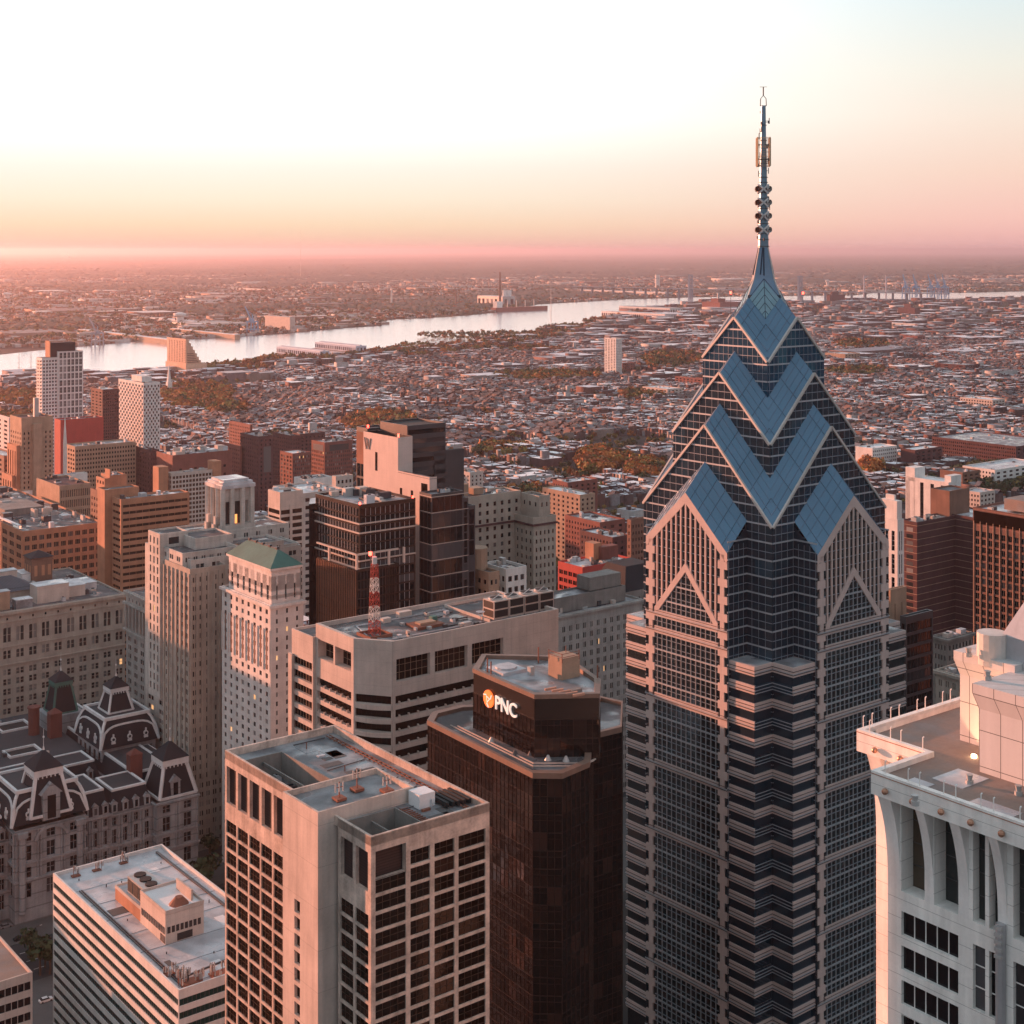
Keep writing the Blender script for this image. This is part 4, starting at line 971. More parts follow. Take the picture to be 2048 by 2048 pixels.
    for (u_, v_) in ((1937, 1313), (1975, 1360), (1830, 1610), (1939, 1568), (2037, 1590)):
        zz_ = H1 if v_ < 1330 else H2 if v_ < 1400 else zr; x, y = at(u_, v_, zz_); MB().cyl(x, y, zz_, zz_ + .5, .5, n=8).cyl(x, y, zz_ + .5, zz_ + 1.2, .3, .45, n=8).build('roof_vent', S['unit_metal'], T)
    x, y = at(1984, 1297, H1 + 1); MB().cyl(x, y, H1 - 1, H1 + 3.2, 2.0, n=16).build('water_tank', surf('tank_paint', (.6, .56, .52)), T)
    # pyramid roof just entering the frame
    b = MB(); xx, yy = at(2003, 1300, H1 + 1)
    b.box(xx, xx + 22, yy - 22, yy, H1 - 2, H1 + 3); b.frus([(xx, yy - 22), (xx + 22, yy - 22), (xx + 22, yy), (xx, yy)], H1 + 3, [(xx + 10.5, yy - 11.5), (xx + 11.5, yy - 11.5), (xx + 11.5, yy - 10.5), (xx + 10.5, yy - 10.5)], H1 + 26)
    b.build('pyramid_roof', S['grey_metal'], T)
    x, y = at(1944, 1496, zr); L = bpy.data.lights.new('uplight', 'SPOT'); L.energy = 900; L.color = (1, .62, .32); L.spot_size = R(110); L.shadow_soft_size = .15
    for i, (u_, v_) in enumerate(((1948, 1515), (1992, 1536))):
        x, y = at(u_, v_, zr); fx = MB().cyl(x, y, zr, zr + .35, .35, n=8); fx.build('floodlight', glow('flood', (1, .72, .42), 9) if i == 0 else bpy.data.materials['flood'], T)
        lo = bpy.data.objects.new('flood_lamp', L); COL.objects.link(lo); lo.parent = T; lo.location = (x - .2, y - .1, zr + .6); lo.rotation_euler = Vector((-.9, .15, -.75)).to_track_quat('Z', 'Y').to_euler()
    return T
cornice_tower()

# ------------------------------------------------------------------ striped slab at the lower left, and its neighbour
def striped_slab():
    Y = 342; T = building('striped_office_slab', 'white banded office slab with green windows and a light grey roof', 'office building', 357, 1981, Y, 106, 600, S['white_concrete'], S['roof_light'],
        gl='green', frame='dark_metal', bands=True, nL=1, nR=1, fh=3.15, fhh=.52, mx=-1.1, top=.9, un=0, marg=.25, par=.9, dep=.25)
    for i, o in enumerate(T.children):
        if o.name.startswith('roof'): o.data.materials[0] = S['roof_light']
    W, D, H = T['W'], T['D'], T['H']; z = H - .9; X0, Y0 = T.location.x, T.location.y
    def at(u, v, z_): Yp = (HC - z_) * F / (v - V0); p = Vector(((u - U0) / F * Yp - X0, Yp - Y0)); return (p.x * E1[0] + p.y * E1[1], p.x * E2[0] + p.y * E2[1])
    px, py = at(331, 1890, z); hh = 8.4; pw = 13
    x0, y0 = px, py; xb, yb = at(410, 1868, z)
    pw = xb - x0
    t1 = at(284, 1770, z + hh); L1 = 15.5
    tw = S['beige_concrete']
    b = MB(); b.box(x0, x0 + pw, y0, y0 + L1, z, z + hh - 1); b.build('penthouse', surf('penthouse_panel', (.58, .49, .43), lines=(1.3, 8, .15, .06)), T)
    roofslab(T, x0 - .05, x0 + pw + .05, y0 - .05, y0 + L1 + .05, z + hh - .6, tw, S['roof_white'], .7, .3)
    w_ = MB()
    for i in range(10): w_.box(x0 - .1, x0, y0 + .6 + i * 1.45, y0 + 1.6 + i * 1.45, z + 2.5, z + 4.2, bottom=True)
    for i in range(8): w_.box(x0 + .5 + i * (pw - 1) / 8, x0 + .5 + (i + .7) * (pw - 1) / 8, y0 - .1, y0, z + 2.7, z + 4.3, bottom=True)
    w_.box(x0 + pw * .3, x0 + pw * .7, y0 - .1, y0, z + .2, z + 2.0, bottom=True); w_.box(x0 - .1, x0, y0 + .4, y0 + 3, z + .2, z + 2, bottom=True)
    w_.build('penthouse_window', S['bronze_panel'], T, kind='stuff')
    MB().box(x0 + .2, x0 + pw * .65, y0 + L1, y0 + L1 + 17, z, z + 3.3).build('penthouse_wing', S['orange_brick'], T)
    roofslab(T, x0 + .15, x0 + pw * .65 + .05, y0 + L1 + .2, y0 + L1 + 17.05, z + 3.4, tw, S['roof_light'], .5, .3)
    m = MB(); cx, cy = x0 + 1.5, y0 + L1 + .8; m.box(cx, cx + 5.5, cy, cy + 11, z + 3.4, z + 7.8)
    for i in range(3): m.cyl(cx + 2.75, cy + 2 + i * 3.6, z + 7.8, z + 8.2, 1.6, n=14, m=1)
    for i in range(3): m.box(cx - .08, cx, cy + .4 + i * 3.6, cy + 3.6 + i * 3.6, z + 4, z + 7.2, 1, bottom=True)
    m.build('cooling_tower', [S['unit_metal'], S['black']], T)
    MB().cyl(x0 + pw * .5, y0 + 3.5, z + hh - .6, z + hh + 1.2, 2.6, 1.0, n=12).build('copper_hood', S['rust'], T)
    MB().box(x0 + pw * .8, x0 + pw * .85, y0 + 3, y0 + 12, z + hh - .6, z + hh + 2.2).build('screen_wall', tw, T)
    rd = random.Random(11)
    def clusterof(x, y, n, s):
        for i in range(n):
            a, b_ = x + rd.uniform(-s, s), y + rd.uniform(-s, s) * .6; h = rd.uniform(1.6, 3.9); m = MB().bar((a, b_, z), (a, b_, z + h), .06)
            for k in range(rd.randint(1, 3)): t = rd.uniform(0, 6.28); q = (a + .5 * math.cos(t), b_ + .5 * math.sin(t)); m.bar((a, b_, z + h - .6), (*q, z + h - .6), .04); m.box(q[0] - .14, q[0] + .14, q[1] - .1, q[1] + .1, z + h - 1.4, z + h, 1)
            m.build('cell_antenna', [S['rust'] if i % 3 else S['dark_metal'], S['unit_metal']], T)
        MB().box(x - s * .8, x + s * .8, y - s * .5, y + s * .5, z + .1, z + .4).build('antenna_platform', S['rust'], T)
    clusterof(4.5, 3.5, 18, 3.0); clusterof(12, 2.6, 13, 3.0); clusterof(19, 2.4, 9, 2.6); clusterof(2.2, 10, 7, 1.6); clusterof(5, D - 4, 3, 1.5); clusterof(11, D - 4, 3, 1.4); clusterof(19, D - 4, 4, 1.4)
    m = MB(); m.bar((2.2, 3, z + .2), (2.2, D - 14, z + .2), .14); m.bar((2.8, 3, z + .2), (2.8, D - 14, z + .2), .14)
    for i in range(60): y = 4 + i * (D - 20) / 60; m.box(2.1, 2.9, y, y + .12, z, z + .3)
    m.bar((2.5, 6, z + .3), (22, 8.5, z + .3), .18); m.bar((W - 3, 4, z + .15), (W - 3, D - 3, z + .15), .35); m.build('cable_tray', S['dark_metal'], T)
    for i in range(18):
        x, y = rd.uniform(4, W - 4), rd.uniform(4, D - 5)
        if x0 - 1 < x < x0 + pw + 1 and y0 - 1 < y < y0 + L1 + 18: continue
        MB().cyl(x, y, z, z + rd.uniform(.3, .8), .15, n=6).build('roof_vent', S['dark_metal'], T)
    for i in range(9):
        x, y = rd.uniform(3, W - 6), rd.uniform(3, D - 8); MB().box(x, x + rd.uniform(1.5, 5), y, y + rd.uniform(1.5, 6), z, z + .04).build('roof_patch', S[rd.choice(['roof_white', 'roof_grey', 'pavement'])], T)
    for i in range(7):
        y = 3 + i * (D - 6) / 7; MB().bar((.9, y, z + .03), (W - .9, y + rd.uniform(-1, 1), z + .03), .05).build('roof_seam', S['roof_grey'], T)
    # neighbour whose corner enters at the left edge
    N_ = building('office_slab', 'low banded office slab with brown roof at the lower left corner', 'office building', 65, 1944, 330, -500, 700, S['beige_concrete'], S['roof_dark'],
        gl='dark', frame='dark_metal', bands=True, nL=0, nR=0, fh=3.6, un=0, W=1, D=1)
    return T
striped_slab()
def corner_block():
    # right-hand corner of a slab whose right face ends at u=65
    Y = 372; X = (65 - U0) / F * Y; H = zat(1944, Y); W = 46; D = 40
    for o in [o for o in bpy.data.objects if o.name.startswith('office_slab')]:
        for c in list(o.children): bpy.data.objects.remove(c)
        bpy.data.objects.remove(o)
    x, y = X - E1[0] * W, Y - E1[1] * W
    T = empty('office_slab', x, y, label='low banded office slab with brown roof at the lower left corner', cat='office building')
    block(T, 0, W, 0, D, 0, H, S['beige_concrete'], S['roof_tan'], nR=1, fh=3.9, fhh=.55, bands=True, mx=-1.6, frame='beige_concrete', top=1.4)
corner_block()

# ------------------------------------------------------------------ the mansard-roofed city hall
def city_hall():
    Yc = 585; X = (396 - U0) / F * Yc
    T = empty('city_hall', X, Yc, label='ornate grey stone civic palace with mansard roofs and white trimmed pavilions', cat='city hall')
    st = surf('civic_stone', (.27, .28, .29), var=.4, streak=.6, lines=(0, 4.9, .35, .5)); tr = S['white_trim']; sl_ = S['slate']; rfm = surf('lead_roof', (.050, .050, .056), var=.4, scale=.06, streak=0)
    ev = 30.0; rid = 38.0; L = 150.0; D = 145.0
    def wing(x0, x1, y0, y1, nL, nR, e=ev, r=rid, mans=True, name='wing'):
        w_ = empty(name, 0, 0, rz=0); w_.parent = T; w_.location = (0, 0, 0)
        wl = MB(); wins = []
        rows = [(e - 26, e - 20.5), (e - 18.6, e - 14.6), (e - 12.2, e - 6.6), (e - 5.0, e - 2.0)]
        facade(wl, wins, (x0, y1), (0, -1), y1 - y0, 0, e, cells(y1 - y0, nL, .36) if nL else [], rows if nL else [], .8)
        facade(wl, wins, (x0, y0), (1, 0), x1 - x0, 0, e, cells(x1 - x0, nR, .36) if nR else [], rows if nR else [], .8)
        wl.quad((x1, y0, 0), (x1, y1, 0), (x1, y1, e), (x1, y0, e)); wl.quad((x1, y1, 0), (x0, y1, 0), (x0, y1, e), (x1, y1, e))
        wl.build('wall', st, w_)
        L_ = [(w_[0], w_[1], w_[2], w_[3]) for w_ in wins]
        wp_ = [(T.matrix_basis, )]
        W2 = [((p[0], p[1], p[2]), a, h, r_) for p, a, h, r_ in wins]
        put_windows(T, W2, G['dark'], st, 2, 2, most=26, fr=.1)
        m = MB()                                         # half columns and cornices
        for zc in (e - 19.6, e - 13.4, e - 1.2): m.box(x0 - .7, x1 + .7, y0 - .7, y0 - .02, zc, zc + .8, bottom=True); m.box(x0 - .7, x0 - .02, y0, y1 + .7, zc, zc + .8, bottom=True)
        m.build('cornice', st, w_)
        m = MB()
        if nR:
            p = (x1 - x0) / nR
            for i in range(nR + 1):
                for dx in (-.55, .55):
                    for (za, zb) in ((e - 18.8, e - 13.4), (e - 12.6, e - 1.2)): m.cyl(min(max(x0 + p * i + dx, x0 + .4), x1 - .4), y0 - .35, za, zb, .38, n=6)
        if nL:
            p = (y1 - y0) / nL
            for i in range(nL + 1):
                for dy in (-.55, .55):
                    for (za, zb) in ((e - 18.8, e - 13.4), (e - 12.6, e - 1.2)): m.cyl(x0 - .35, min(max(y0 + p * i + dy, y0 + .4), y1 - .4), za, zb, .38, n=6)
        m.build('half_columns', st, w_)
        if mans:
            i_ = 2.2; m = MB(); m.frus([(x0, y0), (x1, y0), (x1, y1), (x0, y1)], e, [(x0 + i_, y0 + i_), (x1 - i_, y0 + i_), (x1 - i_, y1 - i_), (x0 + i_, y1 - i_)], r, top=False); m.build('mansard_roof', sl_, w_)
            m = MB(); t = .7
            for q in ((x0 + i_ - .3, x1 - i_ + .3, y0 + i_ - .3, y0 + i_ + t), (x0 + i_ - .3, x0 + i_ + t, y0 + i_ + t, y1 - i_ + .3), (x1 - i_ - t, x1 - i_ + .3, y0 + i_ + t, y1 - i_ + .3), (x0 + i_ + t, x1 - i_ - t, y1 - i_ - t, y1 - i_ + .3)): m.box(*q, r - .5, r + .35)
            m.build('roof_coping', tr, w_)
            m = MB(); m.quad((x0 + i_, y0 + i_, r), (x1 - i_, y0 + i_, r), (x1 - i_, y1 - i_, r), (x0 + i_, y1 - i_, r)); m.build('roof', rfm, w_)
            for k in range(nR):                           # dormers
                xx = x0 + (x1 - x0) * (k + .5) / nR; dormer(w_, xx, y0, 0, e)
            for k in range(nL):
                yy = y0 + (y1 - y0) * (k + .5) / nL; dormer(w_, x0, yy, 1, e)
        return w_
    def dormer(par, x, y, side, e, s=1.0):
        m = MB(); g = MB(); a = 1.15 * s; h = 3.4 * s
        if side == 0:
            m.box(x - a, x + a, y - .3, y + 2.4, e, e + h); g.box(x - a * .5, x + a * .5, y - .38, y - .3, e + .5, e + h - .4, bottom=True)
            m.poly([(x - a * 1.3, y - .35, e + h), (x + a * 1.3, y - .35, e + h), (x, y - .35, e + h + 1.5 * s)]); m.quad((x - a * 1.3, y - .35, e + h), (x, y - .35, e + h + 1.5 * s), (x, y + 2.2, e + h + 1.5 * s), (x - a * 1.3, y + 2.2, e + h)); m.quad((x + a * 1.3, y - .35, e + h), (x, y - .35, e + h + 1.5 * s), (x, y + 2.2, e + h + 1.5 * s), (x + a * 1.3, y + 2.2, e + h))
        else:
            m.box(x - .3, x + 2.4, y - a, y + a, e, e + h); g.box(x - .38, x - .3, y - a * .5, y + a * .5, e + .5, e + h - .4, bottom=True)
            m.poly([(x - .35, y - a * 1.3, e + h), (x - .35, y + a * 1.3, e + h), (x - .35, y, e + h + 1.5 * s)]); m.quad((x - .35, y - a * 1.3, e + h), (x - .35, y, e + h + 1.5 * s), (x + 2.2, y, e + h + 1.5 * s), (x + 2.2, y - a * 1.3, e + h)); m.quad((x - .35, y + a * 1.3, e + h), (x - .35, y, e + h + 1.5 * s), (x + 2.2, y, e + h + 1.5 * s), (x + 2.2, y + a * 1.3, e + h))
        d = m.build('dormer', st, par); g.build('window', G['dark'], d)
    def cap(par, cx, cy, hw, z0, green=False, tall=2.2):
        """white-ribbed steep cap with pyramid roof, spike on top"""
        w2 = hw * .62; z1 = z0 + hw * (tall if tall else 1.5)
        a = [(cx - hw, cy - hw), (cx + hw, cy - hw), (cx + hw, cy + hw), (cx - hw, cy + hw)]; b = [(cx - w2, cy - w2), (cx + w2, cy - w2), (cx + w2, cy + w2), (cx - w2, cy + w2)]
        c = empty('tower_cap', 0, 0, rz=0); c.parent = par; c.location = (0, 0, 0)
        MB().frus(a, z0, b, z1, top=False).build('cap_slope', sl_, c)
        m = MB()
        for p, q in zip(a, b): m.bar((*p, z0), (*q, z1), hw * .075)
        for i in range(4): m.bar((*a[i], z0 + .2), (*a[(i + 1) % 4], z0 + .2), hw * .06)
        m.box(cx - w2 - .7, cx + w2 + .7, cy - w2 - .7, cy + w2 + .7, z1, z1 + hw * .32, bottom=True)
        for i in range(6):
            t = -w2 + w2 * 2 * (i + .5) / 6; m.box(cx + t - .18, cx + t + .18, cy - w2 - 1.0, cy - w2 - .6, z1 - .7, z1, bottom=True); m.box(cx - w2 - 1.0, cx - w2 - .6, cy + t - .18, cy + t + .18, z1 - .7, z1, bottom=True)
        m.build('cap_rib', S['green_copper'] if green else tr, c)
        e2 = w2 + .9; z2 = z1 + hw * .32
        MB().frus([(cx - e2, cy - e2), (cx + e2, cy - e2), (cx + e2, cy + e2), (cx - e2, cy + e2)], z2, [(cx - .25, cy - .25), (cx + .25, cy - .25), (cx + .25, cy + .25), (cx - .25, cy + .25)], z2 + hw * .75).build('cap_roof', sl_, c)
        m = MB().cyl(cx, cy, z2 + hw * .7, z2 + hw * .7 + 1.6, .5, .2, n=8).cyl(cx, cy, z2 + hw * .7 + 1.6, z2 + hw * .75 + 8, .12, .06, n=5).cyl(cx, cy, z2 + hw * .75 + 4.4, z2 + hw * .75 + 5.0, .35, n=8); m.build('spike', tr, c)
        return z1
    def dome_block(par, x0, x1, y0, y1, z0, z1):
        """mansard with curved white hip ribs and round-headed dormers"""
        c = empty('curved_mansard', 0, 0, rz=0); c.parent = par; c.location = (0, 0, 0)
        prof = [(0, 0), (.5, .3), (1.2, .6), (2.3, .85), (3.4, 1.0)]; m = MB(); rb = MB(); h = z1 - z0
        rr = lambda o: [(x0 + o, y0 + o), (x1 - o, y0 + o), (x1 - o, y1 - o), (x0 + o, y1 - o)]
        for (o0, t0), (o1, t1) in zip(prof, prof[1:]):
            A_, B_ = rr(o0), rr(o1); m.frus(A_, z0 + h * t0, B_, z0 + h * t1, top=False)
            for p, q in zip(A_, B_): rb.bar((*p, z0 + h * t0), (*q, z0 + h * t1), .5)
        m.build('mansard_roof', sl_, c)
        A_ = rr(3.0); 
        rb.box(x0 + 2.6, x1 - 2.6, y0 + 2.6, y0 + 3.6, z1, z1 + 1.3, bottom=True).box(x0 + 2.6, x0 + 3.6, y0 + 3.6, y1 - 2.6, z1, z1 + 1.3, bottom=True).box(x1 - 3.6, x1 - 2.6, y0 + 3.6, y1 - 2.6, z1, z1 + 1.3, bottom=True).box(x0 + 3.6, x1 - 3.6, y1 - 3.6, y1 - 2.6, z1, z1 + 1.3, bottom=True)
        # arched white bands framing each slope
        for (ax, p0, p1, fixed) in ((0, x0, x1, y0), (1, y0, y1, x0)):
            prev = None
            for i in range(13):
                t = i / 12; s_ = p0 + (p1 - p0) * t; q = math.sqrt(max(0, 1 - (2 * t - 1) ** 4)) * .8; o = np.interp(q, [a[1] for a in prof], [a[0] for a in prof]) - .15
                P = (s_, fixed + o, z0 + h * q) if ax == 0 else (fixed + o, s_, z0 + h * q)
                if prev: rb.bar(prev, P, .35)
                prev = P
        rb.build('white_rib', tr, c)
        MB().poly([(x0 + 3, y0 + 3, z1 + .4), (x1 - 3, y0 + 3, z1 + .4), (x1 - 3, y1 - 3, z1 + .4), (x0 + 3, y1 - 3, z1 + .4)]).build('roof', rfm, c) if 0 else None
        q = MB(); q.quad((x0 + 3, y0 + 3, z1 + .4), (x1 - 3, y0 + 3, z1 + .4), (x1 - 3, y1 - 3, z1 + .4), (x0 + 3, y1 - 3, z1 + .4)); q.build('roof', rfm, c)
        for ax in (0, 1):
            for t in (.22, .5, .78):
                o = .4; zc = z0 + h * .32; u = MB()
                c0 = (x0 + (x1 - x0) * t, y0 + o) if ax == 0 else (x0 + o, y0 + (y1 - y0) * t)
                n = 12; ring = []
                for i in range(n):
                    a0, a1 = 2 * math.pi * i / n, 2 * math.pi * (i + 1) / n
                    P = lambda a, r, d: (c0[0] + r * math.cos(a), c0[1] - d, zc + r * math.sin(a)) if ax == 0 else (c0[0] - d, c0[1] + r * math.cos(a), zc + r * math.sin(a))
                    u.quad(P(a0, 1.05, .5), P(a1, 1.05, .5), P(a1, .6, .5), P(a0, .6, .5)); u.quad(P(a0, 1.05, .5), P(a1, 1.05, .5), P(a1, 1.05, -.6), P(a0, 1.05, -.6))
                if ax == 0: u.box(c0[0] - .3, c0[0] + .3, c0[1] - .5, c0[1], zc + 1, zc + 2.2); u.box(c0[0] - .9, c0[0] + .9, c0[1] - .5, c0[1] + .4, zc - 1.9, zc - 1)
                else: u.box(c0[0] - .5, c0[0], c0[1] - .3, c0[1] + .3, zc + 1, zc + 2.2); u.box(c0[0] - .5, c0[0] + .4, c0[1] - .9, c0[1] + .9, zc - 1.9, zc - 1)
                u.build('round_dormer', tr, c)
    x_c = -9                                              # corner pavilion at the right end
    # west range, running left and towards the viewer
    wing(-130, -75, 3.5, 24, 0, 11); wing(-36, -18, 3.5, 24, 0, 4); wing(-48, -36, 2.0, 26, 0, 3, ev + 1, rid + 2, name='sub_pavilion')
    wing(-18, 0, 0, 18, 0, 2, ev + 1, ev + 1.2, mans=False, name='corner_pavilion')
    cz = cap(T, -8, 9, 7.9, ev + 1.2, tall=1.5); dormer(T, -9, 1.6, 0, ev + 1.5, 1.7)
    wing(-75, -48, -3.5, 26, 3, 3, ev + 5, ev + 6, mans=False, name='center_pavilion')
    dome_block(T, -76, -47, -2.5, 27, ev + 6, ev + 17)
    cap(T, -61.5, 4.3, 7.8, ev + 8, tall=1.8); dormer(T, -61.5, -4.0, 0, ev + 6.5, 2.8)
    m = MB()                                              # great arch over the centre windows
    for i in range(14):
        a0, a1 = math.pi * i / 14, math.pi * (i + 1) / 14; m.bar((-61.5 + 6 * math.cos(a0), -4.0, ev - .5 + 4.6 * math.sin(a0)), (-61.5 + 6 * math.cos(a1), -4.0, ev - .5 + 4.6 * math.sin(a1)), .55)
    m.build('arch_moulding', st, T)
    for x in (-72.5, -50.5): MB().cyl(x, -4.0, 4, ev + 2, 1.3, n=10).box(x - 1.8, x + 1.8, -5.4, -2.6, ev + 2, ev + 4).build('giant_column', st, T)
    # south range and inner blocks, flat lead roofs round light wells
    wing(-21, -1, 18, 125, 0, 0, ev, rid - .6, name='south_range')
    wing(-130, -23, 44, 62, 0, 12, ev, rid - 1.2, name='inner_range')
    wing(-60, -46, 26, 44, 3, 0, ev, rid - 2, name='link_range'); wing(-110, -92, 26, 44, 3, 0, ev, rid - 1.6, name='link_range')
    m = MB(); m.quad((-130, 62, rid - 1.6), (-22, 62, rid - 1.6), (-22, 125, rid - 1.6), (-130, 125, rid - 1.6)); m.build('courtyard_roof', rfm, T)
    for (x0, x1, y0, y1) in ((-78, -60, 72, 86), (-52, -38, 70, 80), (-110, -92, 70, 88), (-44, -30, 104, 116), (-90, -70, 100, 114)):
        q = MB(); z = rid - 1.6
        for b4 in ((x0, x1, y0, y0 + .8), (x0, x1, y1 - .8, y1), (x0, x0 + .8, y0 + .8, y1 - .8), (x1 - .8, x1, y0 + .8, y1 - .8)): q.box(*b4, z, z + .9)
        q.build('roof_coping', tr, T); q = MB(); q.box(x0 + .8, x1 - .8, y0 + .8, y1 - .8, z, z + .05); q.build('light_well_shade', S['black'], T)  # flat black sheet paints the shaded depth of the well
    units(T, -128, -24, 64, 122, rid - 1.6, 16, 9, big=2.2)
    # round-dormered pavilion and far caps
    block(T, -20, 4, 50, 77, 0, ev + 9, st, None, nL=5, nR=5, cap=False, fh=9, name='south_pavilion')
    dome_block(T, -21, 5, 49, 78, ev + 9, ev + 20)
    cap(T, -8, 64, 5.6, ev + 20.5, tall=0)
    MB().box(-14, 0, 38, 49, ev, ev + 6.5).build('porch_block', st, T); q = MB(); q.box(-14.6, .6, 37.4, 49.5, ev + 6.5, ev + 7.3); q.build('porch_cornice', tr, T); q = MB(); q.box(-14, 0, 38, 49, ev + 7.31, ev + 7.35); q.build('porch_roof', rfm, T)
    cap(T, -19, 100, 5.5, ev + 13, green=True)
    MB().box(-27, -11, 92, 108, ev, ev + 13).build('east_pavilion', st, T)
    # conical stair turret
    m = MB().cyl(-82, 34, ev, ev + 9, 3.0, n=12); m.build('turret', st, T); MB().cyl(-82, 34, ev + 9, ev + 18, 3.2, .3, n=12).build('turret_roof', sl_, T); MB().cyl(-82, 34, ev + 18, ev + 23, .5, .1, n=6).build('spike', tr, T)
    for (x, y, hh, rnd) in ((-33, 95, 13, 1), (-27, 86, 13, 0), (-18, 21, 11, 0)):
        m = MB()
        if rnd: m.cyl(x, y, rid - 3, rid + hh - 3, 2.4, n=12).cyl(x, y, rid + hh - 3, rid + hh - 2.4, 2.9, n=12)
        else: m.box(x - 2.6, x + 2.6, y - 2, y + 2, rid - 3, rid + hh - 4).frus([(x - 2.8, y - 2.2), (x + 2.8, y - 2.2), (x + 2.8, y + 2.2), (x - 2.8, y + 2.2)], rid + hh - 4, [(x - .2, y - .2), (x + .2, y - .2), (x + .2, y + .2), (x - .2, y + .2)], rid + hh - 2)
        m.build('chimney', S['brick_chimney'], T)
    return T
city_hall()
# ------------------------------------------------------------------ the middle distance, building by building
def vstrips(root, y0=None, n=0, side='R', z0=0, z1=0, w_=.4, mat=None, off=.12, a0=0, a1=0, name='fin'):
    m = MB()
    for i in range(n + 1):
        t = a0 + (a1 - a0) * i / n
        if side == 'R': m.box(t - w_ / 2, t + w_ / 2, (y0 or 0) - off, (y0 or 0), z0, z1)
        else: m.box((y0 or 0) - off, (y0 or 0), t - w_ / 2, t + w_ / 2, z0, z1)
    m.build(name, mat, root)
OB = 'office building'; AB = 'apartment block'
# department store: its right face runs off the left edge
Y = 733; X = (250 - U0) / F * Y; W = 150
T = empty('department_store', X - E1[0] * W, Y - E1[1] * W, label='long grey stone department store with rows of arched windows and a cluttered roof', cat='department store')
H = 76.0; m = MB(); wins = []; lm = S['tan_limestone']
rows = [(H - 14.5, H - 7.5), (H - 22.5, H - 18.5)] + [(H - 27.5 - i * 4.7 - 2.9, H - 27.5 - i * 4.7) for i in range(9)]
cs = cells(W, 24, .58, 0, .5)
facade(m, wins, (0, 0), (1, 0), W, 0, H, cs, rows, .6); m.quad((0, 76, 0), (0, 0, 0), (0, 0, H), (0, 76, H)); m.quad((W, 0, 0), (W, 76, 0), (W, 76, H), (W, 0, H)); m.quad((W, 76, 0), (0, 76, 0), (0, 76, H), (W, 76, H)); m.build('wall', lm, T)
put_windows(T, wins, G['pale'], lm, 1, 2, fr=.1)
m = MB()
for i in range(24):                                        # round heads over each pair
    xc = W / 24 * (i + .5)
    for (zc, r) in ((H - 7.6, 1.9), (H - 18.6, 1.9)):
        for k in range(8): a0, a1 = math.pi * k / 8, math.pi * (k + 1) / 8; m.bar((xc + r * math.cos(a0), -.1, zc + r * math.sin(a0) * .9), (xc + r * math.cos(a1), -.1, zc + r * math.sin(a1) * .9), .22)
m.build('window_arches', lm, T)
m = MB(); m.box(-1, W + 1, -1.3, -.02, H - 1.2, H + .3, bottom=True).box(0, W, -.5, -.02, H - 5, H - 4.6, bottom=True).box(0, W, -.6, -.02, H - 25.6, H - 24.9, bottom=True).box(0, W, -.4, -.02, H - 17, H - 16.6, bottom=True); m.build('cornice', lm, T)
m = MB()
for i in range(24): m.box(W / 24 * (i + .5) - .4, W / 24 * (i + .5) + .4, -.04, 0, H - 3.9, H - 2.8, bottom=True)
m.build('attic_windows', G['dark'], T, kind='stuff')
roofslab(T, 0, W, 0, 76, H - .3, lm, S['roof_dark'], .8)
for (x0, x1, y0, y1, h, mt, nm) in ((60, 72, 3, 8, 7, 'white_concrete', 0), (74, 94, 6, 11, 8.5, 'tan_brick', 0), (96, 104, 3, 9, 4, 'roof_grey', 0), (108, 124, 8, 18, 8, 'beige_concrete', 0), (124, 134, 12, 16, 5, 'beige_concrete', 0),
        (66, 78, 40, 48, 8, 'white_concrete', 0), (96, 112, 48, 54, 9, 'beige_concrete', 0), (84, 92, 60, 70, 13, 'orange_brick', 0), (92, 100, 62, 70, 19, 'orange_brick', 0), (118, 128, 58, 70, 4, 'roof_white', 0), (10, 24, 30, 40, 7, 'tan_brick', 0), (128, 144, 22, 36, 3, 'roof_light', 0), (40, 56, 10, 24, 5, 'tan_limestone', 0)):
    MB().box(x0, x1, y0, y1, H - .3, H + h).box(x0 - .2, x1 + .2, y0 - .2, y1 + .2, H + h, H + h + .3, m=1, bottom=True).build('roof_house', [S[mt], S['roof_light']], T)
units(T, 60, W - 6, 4, 70, H - .3, 34, 21, big=3.4)
m = MB(); z0 = H + 4; m.box(80, 114, 24, 44, H - .3, z0); m.build('atrium_wall', lm, T)
MB().frus([(79, 23), (115, 23), (115, 45), (79, 45)], z0, [(90, 33.8), (104, 33.8), (104, 34.2), (90, 34.2)], z0 + 6).build('atrium_roof', surf('ribbed_roof', (.07, .08, .10), lines=(1.3, 9, .6, .35), streak=0, rough=.5), T)
for (x, y, s) in ((128, 62, 11), (48, 56, 12)):
    MB().box(x - s / 2, x + s / 2, y - s / 2, y + s / 2, H - .3, H + 12).box(x - s / 2 - .4, x + s / 2 + .4, y - s / 2 - .4, y + s / 2 + .4, H + 10.4, H + 11.2, bottom=True).build('corner_tower', S['brown_brick'], T)
    MB().frus([(x - s / 2 - .9, y - s / 2 - .9), (x + s / 2 + .9, y - s / 2 - .9), (x + s / 2 + .9, y + s / 2 + .9), (x - s / 2 - .9, y + s / 2 + .9)], H + 12, [(x - .2, y - .2), (x + .2, y - .2), (x + .2, y + .2), (x - .2, y + .2)], H + 15).build('hip_roof', S['slate'], T)
    m = MB()
    for t in (-.3, .05, .35): m.box(x + s * t - .8, x + s * t + .8, y - s / 2 - .1, y - s / 2, H + 2.5, H + 8, bottom=True); m.box(x - s / 2 - .1, x - s / 2, y + s * t - .8, y + s * t + .8, H + 2.5, H + 8, bottom=True)
    m.build('tall_window', S['orange_brick'], T, kind='stuff')

